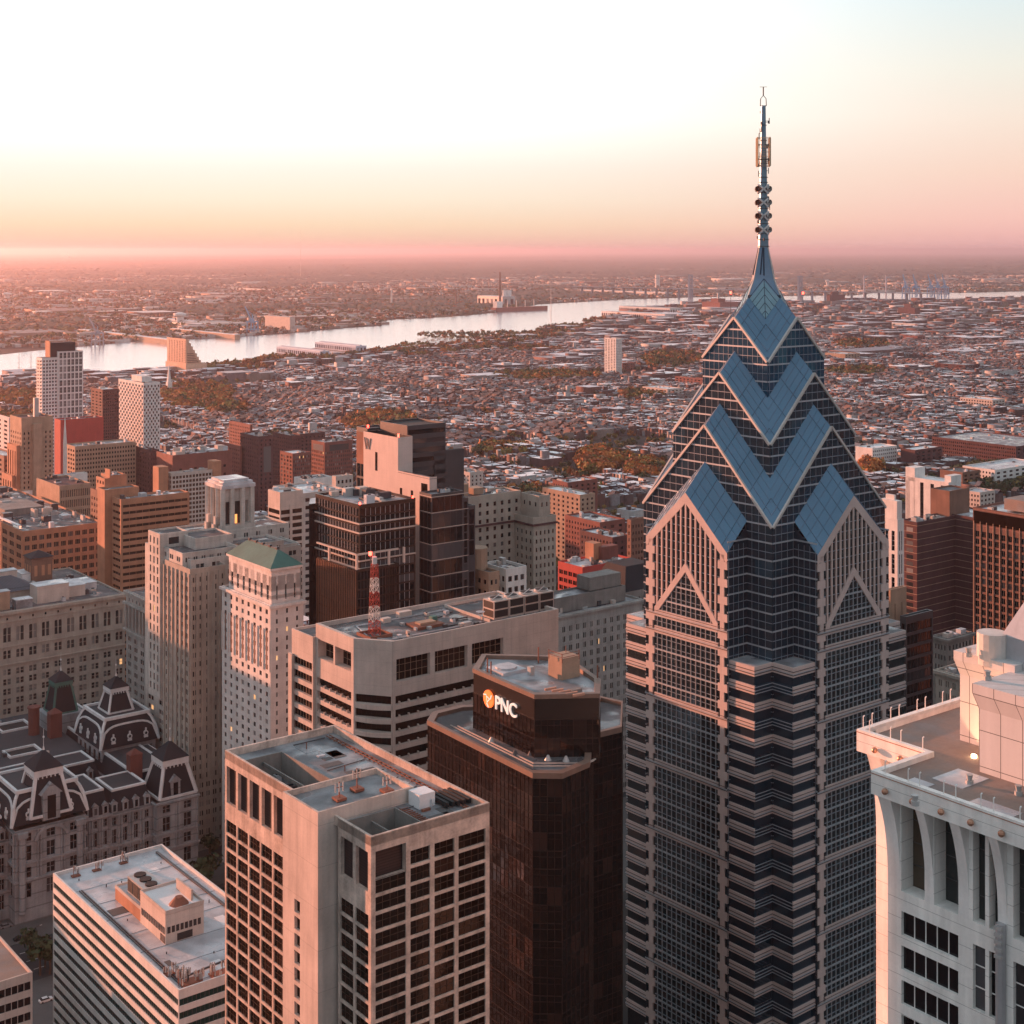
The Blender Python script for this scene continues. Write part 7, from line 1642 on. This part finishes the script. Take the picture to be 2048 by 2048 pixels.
cl = np.array([noise.noise((x * .004, y * .004, 3)) for x, y in zip(Xt, Yt)]); uu, vv = uv(Xt, Yt)
k = west(Xt, Yt, 1) & (cl > -.12 + rng.normal(0, .12, nt_)) & free(gx - 3, gy - 3, 6, 6) & (Yt > 900) & ~((vv > 1010) & (uu > 1450))
for x, y in zip(Xt[k], Yt[k]): T_.append((x, y, rng.uniform(2.8, 5.5), rng.choice(5, p=[.07, .18, .31, .41, .03])))
for _ in range(620):                                       # the belt along the water
    u_ = rng.uniform(380, 1300); v_ = np.interp(u_, nbu, nbv) + rng.uniform(3, 9 + (14 if 800 < u_ < 1180 else 0)); X_, Y_ = ground(u_, v_); T_.append((X_, Y_, rng.uniform(6, 11), rng.choice(5, p=[.12, .25, .28, .35, 0])))
for (u_, v_, r_) in [(395, 1790, 7), (405, 1830, 6), (392, 1860, 7), (418, 1770, 6), (440, 1850, 6), (80, 1950, 6), (90, 1935, 5), (60, 1915, 5), (100, 1948, 5), (420, 1720, 5)]: T_.append((*ground(u_, v_), r_, 3))
T_ = np.array(T_); T_ = T_[np.argsort(T_[:, 1] - 1e4 * (T_[:, 2] > 12))]
gx, gy = w2g(T_[:, 0], T_[:, 1]); keep = free(gx - 1.5, gy - 1.5, 3, 3) | (T_[:, 1] < 620); T_ = T_[keep]; 
szorder = np.argsort(-(T_[:, 2] / T_[:, 1])); near_i = szorder[:280]; far_i = szorder[280:]
TM = {}
cname = ['orange', 'rust brown', 'olive', 'dark green', 'yellow']
for i in near_i:
    x, y, r_, c = T_[i]; c = int(c); j = int(rng.integers(5)); key = (j, c)
    if key not in TM:
        me = bpy.data.meshes.new('crown'); V = CH[j]; me.from_pydata([tuple(p) for p in V], [], [tuple(range(4 * q, 4 * q + 4)) for q in range(len(V) // 4)]); me.materials.append(LEAF[c]); TM[key] = me
        if 'trunk' not in TM:
            t = MB().cyl(0, 0, -1.6, -.1, .085, .05, n=6)
            for a in range(4): t.bar((0, 0, -.5), (.4 * math.cos(a * 1.57 + .4), .4 * math.sin(a * 1.57 + .4), .15), .03, r2=.012)
            TM['trunk'] = t.mesh('trunk', BARK)
    u_ = uv(x, y)[0]; z_ = r_ * 1.35
    park = 'by the civic palace' if y < 700 else 'in the square behind the white tower' if u_ < 520 else 'in the square above the hotel' if u_ < 880 else 'in the park left of the blue glass tower' if u_ < 1500 else 'right of the blue glass tower'
    o = empty('tree', x, y, z_, rz=rng.uniform(0, 6.28), label='%s tree among others %s' % (cname[c], park), cat='tree', group='city trees ' + park)
    s = float(r_); o.scale = (s, s, s * rng.uniform(.85, 1.15)); cr = bpy.data.objects.new('crown', TM[key]); COL.objects.link(cr); cr.parent = o; tk = bpy.data.objects.new('trunk', TM['trunk']); COL.objects.link(tk); tk.parent = o
f = T_[far_i]; VV, MI = [], []
for x, y, r_, c in f:
    V = CR[int(rng.integers(6))]
    if y > 3000: V = V[:4 * 30]
    a = rng.uniform(0, 6.28); ca, sa = math.cos(a), math.sin(a); q = np.stack([(V[:, 0] * ca - V[:, 1] * sa) * r_ + x, (V[:, 0] * sa + V[:, 1] * ca) * r_ + y, V[:, 2] * r_ + r_ * 1.2], 1); VV.append(q); MI.append(np.full(len(V) // 4, int(c)))
VV = np.concatenate(VV); nq = len(VV) // 4; sheet('trees', VV, np.arange(nq * 4).reshape(-1, 4), LEAF, np.concatenate(MI), label='autumn trees along the streets and squares out to the river', kind='stuff')

# --- the far shore: woods as a rough canopy, pale roofs between
ny_, nx_ = 250, 620; yy = np.exp(np.linspace(math.log(4300), math.log(60000), ny_)); aa = np.linspace(-.42, .42, nx_)
Yg, Ag = np.meshgrid(yy, aa, indexing='ij'); Xg = Ag * Yg + rng.normal(0, .0005, Yg.shape) * Yg; Yg2 = Yg * (1 + rng.normal(0, .004, Yg.shape))
def fbm(x, y, s, seed):
    r = np.random.default_rng(seed); o = np.zeros(x.shape)
    for k in range(9):
        th = r.uniform(0, 6.28); fr = s * r.uniform(.5, 2.5); o += np.sin((x * math.cos(th) + y * math.sin(th)) * fr + r.uniform(0, 6.28)) * np.sin((x * math.sin(th * 1.7) + y * math.cos(th * 1.3)) * fr * .7 + r.uniform(0, 6.28))
    return o / 3
d_ = fbm(Xg, Yg2, .0022, 1) + .6 * fbm(Xg, Yg2, .0008, 2) + (Yg - 9000) / 9000
Z = np.where(d_ > .15, rng.uniform(5, 17, Yg.shape), -3.0); Z = np.where(east(Xg, Yg2, 1.2) | (west(Xg, Yg2, 3) & (Yg > 7600)), Z, -3.0)
Z = np.where(Yg > 14000, Z + 6 + 10 * np.clip(fbm(Xg, Yg2, .0006, 4), -1, 1), Z)
V = np.stack([Xg, Yg2, Z], -1).reshape(-1, 3); idx = np.arange(ny_ * nx_).reshape(ny_, nx_); Fq = np.stack([idx[:-1, :-1], idx[:-1, 1:], idx[1:, 1:], idx[1:, :-1]], -1).reshape(-1, 4)
zf = Z.reshape(-1)[Fq].max(1) > 0; Fq = Fq[zf]
sheet('woodland', V, Fq, [surf('far_woods', (.085, .062, .040), var=.5, scale=.004, streak=0, fine=.02, col2=(.05, .052, .03))], label='brown and green woods rolling away beyond the river', kind='stuff')
ns = 15000; Yt = np.exp(rng.uniform(math.log(3700), math.log(24000), ns * 2)); Xt = rng.uniform(-.40, .40, ns * 2) * Yt
den = fbm(Xt, Yt, .0022, 1) + .6 * fbm(Xt, Yt, .0008, 2); k = east(Xt, Yt, .8) & (den < .45 + rng.normal(0, .35, len(Xt)) - (Yt - 6000) / 14000); Xt, Yt = Xt[k], Yt[k]; gx, gy = w2g(Xt, Yt)
s = rng.lognormal(2.75, .55, len(gx)).clip(8, 60); big = rng.random(len(gx)) < .035; s = np.where(big, s * rng.uniform(2, 6, len(gx)), s); t = boxmesh(gx, gy, 0 * gx, s, s * rng.uniform(.35, 1.2, len(gx)), np.where(big, rng.uniform(8, 16, len(gx)), rng.uniform(5, 10, len(gx))))
sheet('far_shore_buildings', *t[:2], [palette('far_walls', [(.30, .22, .18), (.45, .40, .36), (.22, .13, .10), (.5, .48, .46)]), palette('far_roofs', [(.22, .21, .21), (.36, .35, .34), (.62, .60, .58), (.15, .14, .14), (.26, .22, .2), (.75, .73, .70), (.3, .3, .3)])], t[2], label='low houses and pale roofed sheds scattered over the far shore', kind='stuff')
ns = 9000; Yt = np.exp(rng.uniform(math.log(3700), math.log(9500), ns)); Xt = rng.uniform(-.4, .4, ns) * Yt; k = east(Xt, Yt, .6); Xt, Yt = Xt[k], Yt[k]; VV = []
for x, y in zip(Xt, Yt):
    V = CR[int(rng.integers(6))][:4 * 12]; r_ = rng.uniform(6, 13); VV.append(V * np.array([r_ * 1.3, r_ * 1.3, r_]) + np.array([x, y, r_ * .9]))
VV = np.concatenate(VV); nq = len(VV) // 4; sheet('far_shore_trees', VV, np.arange(nq * 4).reshape(-1, 4), [LEAF[2], LEAF[1], LEAF[3]], rng.integers(0, 3, nq) * 0 + np.repeat(rng.integers(0, 3, nq // 12), 12), label='trees between the low houses of the far shore', kind='stuff')
# ------------------------------------------------------------------ landmarks along the river
def spot(u, v): x, y = ground(u, v); return x, y
def shed(name, label, u, v, uR, uL, h, wall, roof, cat='warehouse', n=0):
    x, y = spot(u, v); T = empty(name, x, y, label=label, cat=cat); W = reach(u, y, uR, E1); D = reach(u, y, uL, E2)
    MB().box(0, W, 0, D, 0, h).build('wall', wall, T); MB().box(-.5, W + .5, -.5, D + .5, h, h + .8, bottom=True).build('roof', roof, T)
    if n:
        m = MB()
        for i in range(n): y_ = D * (i + .3) / n; m.box(-.4, -.02, y_, y_ + D / n * .5, h * .25, h * .75, bottom=True)
        for i in range(max(1, int(n * W / D))): x_ = W * (i + .3) / max(1, int(n * W / D)); m.box(x_, x_ + D / n * .5, -.4, -.02, h * .25, h * .75, bottom=True)
        m.build('window', G['pale'], T, kind='stuff')
    return T, W, D
bl = surf('pier_blue', (.36, .42, .50)); 
for (u, v, uR, uL, lb) in ((640, 717, 659, 553, 'white and blue pier shed, nearer of the two long river sheds'), (712, 706, 733, 630, 'white and blue pier shed, farther of the two long river sheds')):
    T, W, D = shed('pier_shed', lb, u, v, uR, uL, 16, bl, S['roof_white'], 'pier', 22); MB().box(-6, W + 6, -6, D + 6, -1, 1.2).build('pier_deck', S['pavement'], T); MB().box(W * .4, W * .6, 2, D - 2, 16.8, 19).build('roof_monitor', bl, T)
shed('river_terminal', 'long pale terminal shed on the near bank left of the spire', 1330, 640, 1352, 1203, 20, S['grey_metal'], S['roof_light'], 'terminal', 30)
shed('river_terminal', 'wide grey terminal shed with long roof, behind the long pale one', 1340, 628, 1365, 1238, 22, S['white_concrete'], S['roof_grey'], 'terminal', 24)
shed('terminal_annex', 'white row of sheds with long bright roof near the tree belt', 1260, 668, 1285, 1165, 9, S['white_concrete'], S['roof_white'], 'warehouse')
shed('terminal_annex', 'second bright shed right of the white row of sheds', 1340, 672, 1360, 1275, 9, S['tan_brick'], S['roof_white'], 'warehouse')
shed('distribution_shed', 'very long low white shed roof right of the crown', 1860, 655, 1868, 1720, 9, S['white_concrete'], S['roof_white'], 'warehouse')
shed('distribution_shed', 'pale blue long shed near the brown warehouse at right', 1900, 628, 1912, 1846, 12, bl, S['roof_light'], 'warehouse')
for (u, v, uR, uL, h, lb, mt) in ((1440, 622, 1476, 1404, 62, 'dark red old power house on the river bank left of the spire', 'red_brick'), (1660, 607, 1690, 1653, 70, 'dark brick grain hall right of the steeple', 'dark_brick'), (1830, 634, 1840, 1796, 60, 'dark brown box warehouse near the cranes', 'dark_brick')):
    T, W, D = shed('brick_warehouse', lb, u, v, uR, uL, h * .55, S[mt], S[mt], 'warehouse')
    MB().box(W * .2, W * .6, D * .3, D * .7, h * .55, h * .8).build('roof_block', S[mt], T)
    if u < 1500: MB().cyl(W * .3, D * .4, h * .8, h * 1.15, 4, n=8).cyl(W * .5, D * .6, h * .8, h * 1.15, 4, n=8).build('chimney', S['unit_metal'], T)
T, W, D = shed('red_depot', 'small red brick depot above the riverside trees', 806, 706, 814, 789, 14, S['bright_red'], S['roof_grey'], 'depot')
# camden side
shed('quay_shed', 'long pale quay shed at the left on the far bank', 350, 692, 365, 155, 14, S['tan_brick'], S['roof_light'], 'warehouse'); shed('quay_shed', 'second quay shed beside the blue crane on the far bank', 470, 680, 480, 340, 14, S['tan_brick'], S['roof_light'], 'warehouse')
shed('cement_works', 'pale cement works on the far bank right of the blue crane', 580, 662, 590, 530, 42, S['beige_concrete'], S['roof_grey'], 'factory'); shed('far_factory', 'long flat factory on the far bank behind the cement works', 440, 655, 452, 300, 12, S['white_concrete'], S['roof_white'], 'factory')
shed('far_warehouse', 'bright white warehouse roofs far inland at the left center', 450, 592, 455, 415, 12, S['white_concrete'], S['roof_white'], 'warehouse'); shed('far_warehouse', 'long bright warehouse farther inland behind the first', 545, 583, 548, 460, 12, S['white_concrete'], S['roof_white'], 'warehouse')
shed('power_plant', 'pale power plant buildings around the tall chimney', 1005, 614, 1030, 955, 45, S['unit_metal'], S['roof_light'], 'power plant', 6); shed('scrap_yard', 'dark low jetty building on the far bank', 930, 628, 950, 850, 10, S['dark_brick'], S['roof_dark'], 'depot')
shed('far_jetty_shed', 'long pale shed on the far bank left of the bridge', 1330, 592, 1345, 1160, 18, S['unit_metal'], S['roof_white'], 'warehouse')
def tower_(u, v, h, r, name, label, cat, mat, r1=None):
    x, y = spot(u, v); T = empty(name, x, y, label=label, cat=cat); MB().cyl(0, 0, 0, h, r, r1 or r, n=14).build('shaft', mat, T); return T
tower_(1000, 616, 155, 6.5, 'chimney_stack', 'tall thin power station chimney on the far bank', 'chimney', S['brown_brick'], 3.5)
for u_, lb in ((1010, 'pale silo beside the tall chimney, left of the pair'), (1018, 'pale silo beside the tall chimney, right of the pair')): tower_(u_, 613, 72, 11, 'silo', lb, 'silo', S['white_concrete'])
tower_(783, 612, 75, 4, 'chimney_stack', 'shorter pale chimney among the far bank factories', 'chimney', S['white_concrete'], 3); tower_(912, 614, 70, 3.5, 'chimney_stack', 'thin dark chimney left of the power plant', 'chimney', S['brown_brick'], 2.5); tower_(1315, 575, 85, 16, 'silo', 'lone pale silo tower inland left of the bridge', 'silo', S['white_concrete'])
for (u, v, h, r, lb) in ((360, 648, 40, 20, 'white water tower standing on the far bank'), (14, 600, 38, 22, 'white water tower at the far left edge inland'), (1655, 572, 45, 16, 'small white water tank inland right of the spire')):
    x, y = spot(u, v); T = empty('water_tower', x, y, label=lb, cat='water tower'); MB().cyl(0, 0, 0, h * .6, r * .62, n=16).build('stem', S['white_concrete'], T); MB().cyl(0, 0, h * .6, h * .72, r * .6, r, n=18).cyl(0, 0, h * .72, h * .88, r, n=18).cyl(0, 0, h * .88, h, r, r * .3, n=18).build('tank', S['white_concrete'], T)
def mast_(u, v, h, w_, name, label, cat): x, y = spot(u, v); T = empty(name, x, y, label=label, cat=cat); MB().bar((0, 0, 0), (0, 0, h), w_, r2=w_ * .5).build('pole', S['unit_metal'], T)
mast_(601, 555, 430, 1.3, 'radio_mast', 'very thin tall radio mast far inland on the horizon', 'radio mast'); mast_(1102, 655, 130, .8, 'radio_mast', 'thin mast on the near bank by the river bend', 'radio mast')
def crane(u, v, h, lb, mat, boom=True, face=1):
    x, y = spot(u, v); T = empty('harbor_crane', x, y, rz=TH + .3, label=lb, cat='crane', group='harbor cranes'); m = MB(); b_ = h * .26; r_ = h * .022
    for sx in (-1, 1):
        for sy in (-1, 1): m.bar((sx * b_, sy * b_ * .5, 0), (sx * b_ * .8, sy * b_ * .5, h * .62), r_)
    for z in (.25, .6): 
        for sy in (-1, 1): m.bar((-b_, sy * b_ * .5, h * z), (b_, sy * b_ * .5, h * z), r_)
        for sx in (-1, 1): m.bar((sx * b_, -b_ * .5, h * z), (sx * b_, b_ * .5, h * z), r_)
    m.bar((-b_, -b_ * .5, 0), (b_, -b_ * .5, h * .6), r_ * .6); m.build('portal', mat, T)
    m = MB(); m.bar((-b_ * 1.6, 0, h * .62), (b_ * 1.2, 0, h * .62), r_ * 1.4).box(-b_ * .6, b_ * .2, -b_ * .3, b_ * .3, h * .64, h * .74).bar((0, 0, h * .6), (0, 0, h * .95), r_ ); m.build('machinery', mat, T)
    MB().bar((-b_ * .2, 0, h * .64), (-b_ * 1.9, 0, h * 1.35), r_ * 1.1).bar((0, 0, h * .95), (-b_ * 1.5, 0, h * 1.2), r_ * .4).build('boom', mat, T)
cb = surf('crane_blue', (.20, .36, .50)); cg = surf('crane_grey', (.30, .31, .34))
crane(505, 669, 62, 'pale blue quay crane on the far bank', cb); crane(195, 692, 55, 'small pale quay crane at the left on the far bank', cg)
for i, u_ in enumerate((1812, 1832, 1862, 1876, 1890)): crane(u_, 596, 92, '%s raised-boom crane of the row at the right' % ('leftmost', 'second', 'third', 'fourth', 'rightmost')[i], cb)
for i, u_ in enumerate((1728, 1772)): x, y = spot(u_, 594); T = empty('tower_crane', x, y, label='slim tower crane, %s of two between bridge and cranes' % ('left', 'right')[i], cat='crane'); MB().bar((0, 0, 0), (0, 0, 115), 3).build('tower', cg, T); MB().bar((-10, 0, 100), (34, 0, 108), 2).build('jib', cg, T)
# suspension bridge
Yb = 7300; PX = [((1393 - U0) / F * Yb, Yb + 250), ((1588 - U0) / F * Yb, Yb - 150)]; d = (Vector(PX[1]) - Vector(PX[0])); L = d.length; an = math.atan2(d.y, d.x)
T = empty('suspension_bridge', PX[0][0], PX[0][1], rz=an, label='long grey suspension bridge crossing the river behind the blue tower', cat='bridge'); gm2 = surf('bridge_grey', (.22, .26, .30))
for x0 in (0, L):
    m = MB()
    for sy in (-14, 14): m.box(x0 - 5, x0 + 5, sy - 4, sy + 4, 0, 122)
    for z in (60, 92, 116): m.box(x0 - 4, x0 + 4, -14, 14, z, z + 7, bottom=True)
    m.build('bridge_tower', gm2, T)
MB().box(-L * 1.2, L * 2.2, -13, 13, 46, 50, bottom=True).build('deck', gm2, T)
m = MB()
for k in range(-1, 2):
    prev = None
    for i in range(17):
        t = i / 16; x = (k + t) * L * (1 if k == 0 else 1); z = 54 + (122 - 54) * (2 * t - 1) ** 2 if k == 0 else (122 - (122 - 52) * ((1 - t) if k == -1 else t) ** 1 if True else 0)
        for sy in (-13,):
            if prev: m.bar((prev[0], sy, prev[1]), (x, sy, z), 1.0)
        prev = (x, z)
m.build('cable', gm2, T); m = MB()
for i in range(-int(L * 1.2 / 70), int(L * 2.2 / 70)): m.box(i * 70 - 1.6, i * 70 + 1.6, -9, 9, 0, 46) if not 0 < i * 70 < L else None
m.build('approach_piers', gm2, T, kind='stuff')
# ship, tall ships, church spire, pier
x, y = spot(1040, 622); T = empty('cargo_ship', x, y, rz=TH + .1, label='dark red cargo ship moored on the far bank', cat='ship'); MB().prism([(-150, -15), (120, -15), (160, 0), (120, 15), (-150, 15)], -1, 17).build('hull', S['red_brick'], T); MB().box(-140, -110, -12, 12, 17, 42).build('bridge_house', S['white_concrete'], T); m = MB()
for i in range(4): m.bar((-70 + i * 50, 0, 17), (-70 + i * 50, 0, 45), 1.5)
m.build('deck_crane', S['unit_metal'], T)
for u_, v_, lb in ((38, 752, 'tall ship masts above the near bank, left pair'), (62, 750, 'tall ship masts above the near bank, right of the pair')):
    x, y = spot(u_, v_); T = empty('tall_ship', x, y, label=lb, cat='ship'); m = MB().bar((0, 0, 0), (0, 0, 52), .5, r2=.2)
    for z in (16, 26, 36): m.bar((-8 + z * .1, 0, z), (8 - z * .1, 0, z), .22)
    m.build('mast', S['brown_brick'], T); MB().prism([(-14, -4), (12, -4), (20, 0), (12, 4), (-14, 4)], 0, 4).build('hull', S['dark_metal'], T)
x, y = spot(338, 792); T = empty('church', x, y, label='white church steeple above the trees near the river', cat='church'); MB().box(-4, 4, -4, 4, 0, 24).build('tower', S['white_concrete'], T); MB().frus([(-3, -3), (3, -3), (3, 3), (-3, 3)], 24, [(-.2, -.2), (.2, -.2), (.2, .2), (-.2, .2)], 56).build('spire', S['white_concrete'], T); MB().box(4, 30, -7, 7, 0, 14).build('nave', S['red_brick'], T)
x, y = spot(148, 1000); T = empty('steeple', (148 - U0) / F * 1240, 1215, label='thin white spire in front of the red block', cat='spire'); MB().cyl(0, 0, 0, 88, 2.2, 1.6, n=8).build('shaft', S['white_concrete'], T); MB().cyl(0, 0, 88, 113, 1.6, .1, n=8).build('spire', S['white_concrete'], T)

# ------------------------------------------------------------------ street level by the civic palace
def patch(name, pts, z, mat): return sheet(name, [(*ground(u, v), z) for u, v in pts], [(0, 1, 2, 3)], [mat], kind='structure')
Xc, Yc_ = (396 - U0) / F * 585, 585
def gr(x, y): return (Xc + E1[0] * x + E2[0] * y, Yc_ + E1[1] * x + E2[1] * y)
def strip(name, x0, x1, y0, y1, z, mat): return sheet(name, [(*gr(x0, y0), z), (*gr(x1, y0), z), (*gr(x1, y1), z), (*gr(x0, y1), z)], [(0, 1, 2, 3)], [mat], kind='structure')
kerb = MB()
def slab(name, x0, x1, y0, y1, h, mat):
    o = MB().box(x0, x1, y0, y1, 0, h).build(name, mat, None, kind='structure'); o.location = (Xc, Yc_, 0); o.rotation_euler = (0, 0, TH); return o
slab('plaza', -170, 12, -18, 140, .14, S['pavement']); slab('pavement', -170, 12, -120, -48, .14, S['pavement']); slab('pavement', 44, 300, -18, 140, .14, S['pavement']); slab('pavement', 44, 300, -120, -48, .14, S['pavement'])
strip('road', -300, 340, -47.9, -18.1, .02, S['asphalt']); strip('road', 12.1, 43.9, -320, -48, .021, S['asphalt']); strip('road', 12.1, 43.9, -18, 320, .022, S['asphalt'])
P_ = MB()
for yy_ in (-40, -33, -26):
    for i in range(-30, 30): P_.quad((i * 9, yy_, 0), (i * 9 + 4, yy_, 0), (i * 9 + 4, yy_ + .22, 0), (i * 9, yy_ + .22, 0))
for xx_ in (20, 28, 36):
    for i in range(-28, 28):
        if not -50 < i * 9 < -14: P_.quad((xx_, i * 9, 0), (xx_ + .22, i * 9, 0), (xx_ + .22, i * 9 + 4, 0), (xx_, i * 9 + 4, 0))
for i in range(18): P_.quad((13.5 + i * 1.7, -16.5, 0), (14.4 + i * 1.7, -16.5, 0), (14.4 + i * 1.7, -12.5, 0), (13.5 + i * 1.7, -12.5, 0)); P_.quad((7, -47 + i * 1.7, 0), (11, -47 + i * 1.7, 0), (11, -46.1 + i * 1.7, 0), (7, -46.1 + i * 1.7, 0))
o = P_.build('road_markings', S['paint'], None, kind='structure'); o.location = (Xc, Yc_, .03); o.rotation_euler = (0, 0, TH)
CARP = {}
def car(x, y, rz, col, lb, lights=None):
    T = empty('parked_car', x, y, .02, rz=rz, label=lb, cat='car', group='cars in the streets below')
    if col not in CARP:
        paint = surf('car_' + col, {'white': (.7, .7, .7), 'black': (.02, .02, .022), 'grey': (.2, .2, .21), 'red': (.35, .03, .03)}[col], var=.03, streak=0, rough=.25, spec=.7)
        sec = [(-2.3, .35, .75), (-2.2, .35, .95), (-1.3, .32, 1.02), (1.0, .32, .98), (2.1, .35, .85), (2.3, .4, .65)]
        b = MB()
        for (xa, za, zb), (xb, zc, zd) in zip(sec, sec[1:]):
            b.quad((xa, -.9, za), (xb, -.9, zc), (xb, -.9, zd), (xa, -.9, zb)); b.quad((xb, .9, zc), (xa, .9, za), (xa, .9, zb), (xb, .9, zd)); b.quad((xa, -.9, zb), (xb, -.9, zd), (xb, .9, zd), (xa, .9, zb))
        b.quad((-2.3, -.9, .35), (-2.3, .9, .35), (-2.3, .9, .75), (-2.3, -.9, .75)); b.quad((2.3, -.9, .4), (2.3, .9, .4), (2.3, .9, .65), (2.3, -.9, .65))
        c = MB().frus([(-1.9, -.82), (1.1, -.82), (1.1, .82), (-1.9, .82)], .98, [(-1.3, -.66), (.35, -.66), (.35, .66), (-1.3, .66)], 1.46, top=False)
        r = MB().box(-1.34, .4, -.68, .68, 1.44, 1.5); wh = [MB() for _ in range(4)]
        for k, (wx_, wy_) in enumerate(((-1.45, -.88), (-1.45, .88), (1.4, -.88), (1.4, .88))):
            for i in range(10): a0, a1 = 2 * math.pi * i / 10, 2 * math.pi * (i + 1) / 10; wh[k].quad((wx_ + .33 * math.cos(a0), wy_ - .1, .33 + .33 * math.sin(a0)), (wx_ + .33 * math.cos(a1), wy_ - .1, .33 + .33 * math.sin(a1)), (wx_ + .33 * math.cos(a1), wy_ + .1, .33 + .33 * math.sin(a1)), (wx_ + .33 * math.cos(a0), wy_ + .1, .33 + .33 * math.sin(a0)))
            wh[k].poly([(wx_ + .33 * math.cos(2 * math.pi * i / 10), wy_ + (.1 if wy_ > 0 else -.1), .33 + .33 * math.sin(2 * math.pi * i / 10)) for i in range(10)])
        CARP[col] = [('body', b.mesh('body', paint)), ('cabin_glass', c.mesh('cabin_glass', S['black'])), ('roof', r.mesh('roof', paint))] + [('wheel', k.mesh('wheel', S['black'])) for k in wh]
    for nm, me in CARP[col]: o = bpy.data.objects.new(nm, me); COL.objects.link(o); o.parent = T
    if lights: 
        for s_ in (-.65, .65): MB().box(-2.36, -2.31, s_ - .15, s_ + .15, .6, .78).build('tail_light', REDL, T)
for (u, v, c, lb, li, rz) in ((92, 2003, 'white', 'white car in the street left of the striped slab', 0, TH), (350, 1563, 'black', 'dark car with red tail lights below the corner pavilion', 1, TH + 1.57), (370, 1625, 'black', 'dark car with red tail lights in the crossing street', 1, TH), (405, 1640, 'grey', 'grey car near the crossing beside the beige tower', 0, TH), (412, 1590, 'grey', 'grey car farther along the street by the beige tower', 0, TH + 1.57), (40, 1880, 'black', 'black car on the open street at the left edge', 0, TH), (12, 1855, 'grey', 'grey car on the open street, leftmost', 0, TH)):
    car(*ground(u, v), rz, c, lb, li)
for (u, v, lb) in ((72, 1905, 'thin dark street lamp on the open street left of the striped slab'), (385, 1715, 'thin street lamp beside the civic palace corner')):
    x, y = ground(u, v); T = empty('street_lamp', x, y, label=lb, cat='street lamp'); MB().bar((0, 0, 0), (0, 0, 9), .1).bar((0, 0, 9), (1.6, 0, 9.3), .07).build('pole', S['dark_metal'], T); MB().box(1.3, 2.1, -.15, .15, 9.2, 9.35).build('lamp_head', S['unit_metal'], T)
# lit shop windows low on the buildings past the palace
for (u, v, Y_, w_, h_) in ((402, 1502, 600, 3.0, 4), (418, 1496, 603, 3, 4), (436, 1490, 606, 3, 4)): pass

# ------------------------------------------------------------------ unseen blocks added out of frame: left for shade, right for warm reflections
def offblock(q, dist, w_, d_, h, lb):
    n_ = Vector((math.cos(SUN_AZ), -math.sin(SUN_AZ))); s_ = Vector((math.sin(SUN_AZ), math.cos(SUN_AZ))); p = n_ * q + s_ * dist
    T = empty('off_street_block', p.x, p.y, label=lb, cat='office building'); T.name = 'shade_block'; block(T, -w_ / 2, w_ / 2, -d_ / 2, d_ / 2, 0, h, S['tan_limestone'], S['roof_dark'], nL=6, nR=6, fh=4)
OFF = [(152, 330, 44, 50, 236, 'tall tower added close outside the left edge, shading the cornice tower'), (257, 470, 30, 32, 75, 'added shading block outside the left edge nearest the striped slab'), (384, 660, 76, 56, 107, 'broad added shading block outside the left edge'), (450, 790, 50, 40, 117, 'added shading block outside the left edge beside the store'), (520, 880, 70, 60, 118, 'added shading block outside the left edge behind the store')]  # added out of view, heights set by the shade they cast
for a in OFF: offblock(*a)
for (x, y, w_, d_, h, mt, lb) in ((250, 420, 50, 60, 190, 'brown_brick', 'tall brown block added outside the right edge for warm reflections, beyond the blue tower'), (300, 190, 50, 70, 210, 'red_brick', 'dark brick tower added outside the right edge for warm reflections, beside the cornice tower'), (420, 470, 70, 60, 120, 'brown_brick', 'low brown block added far outside the right edge for warm reflections')):  # added out of view so glass faces mirror sunlit brick
    T = empty('reflection_block', x, y, label=lb, cat='office building'); block(T, 0, w_, 0, d_, 0, h, S[mt], S['roof_grey'], nL=8, nR=7, fh=4, fw=.55)

# ------------------------------------------------------------------ morning haze over the river plain
me = bpy.data.meshes.new('haze'); bx = MB().box(-120000, 120000, -2500, 130000, -1, 310, bottom=True); me.from_pydata(bx.v, [], bx.f); hz = bpy.data.objects.new('haze', me); COL.objects.link(hz)
hm = bpy.data.materials.new('haze'); hm.use_nodes = True; nt = hm.node_tree; nt.nodes.clear(); vo = N(nt, 'ShaderNodeVolumePrincipled'); vo.inputs['Density'].default_value = 3.4e-5; vo.inputs['Anisotropy'].default_value = .60; vo.inputs['Color'].default_value = (.80, .69, .76, 1)
ou = N(nt, 'ShaderNodeOutputMaterial'); nt.links.new(vo.outputs[0], ou.inputs['Volume']); me.materials.append(hm); tag(hz, kind='stuff', label='pink morning haze lying over the city and the river plain')
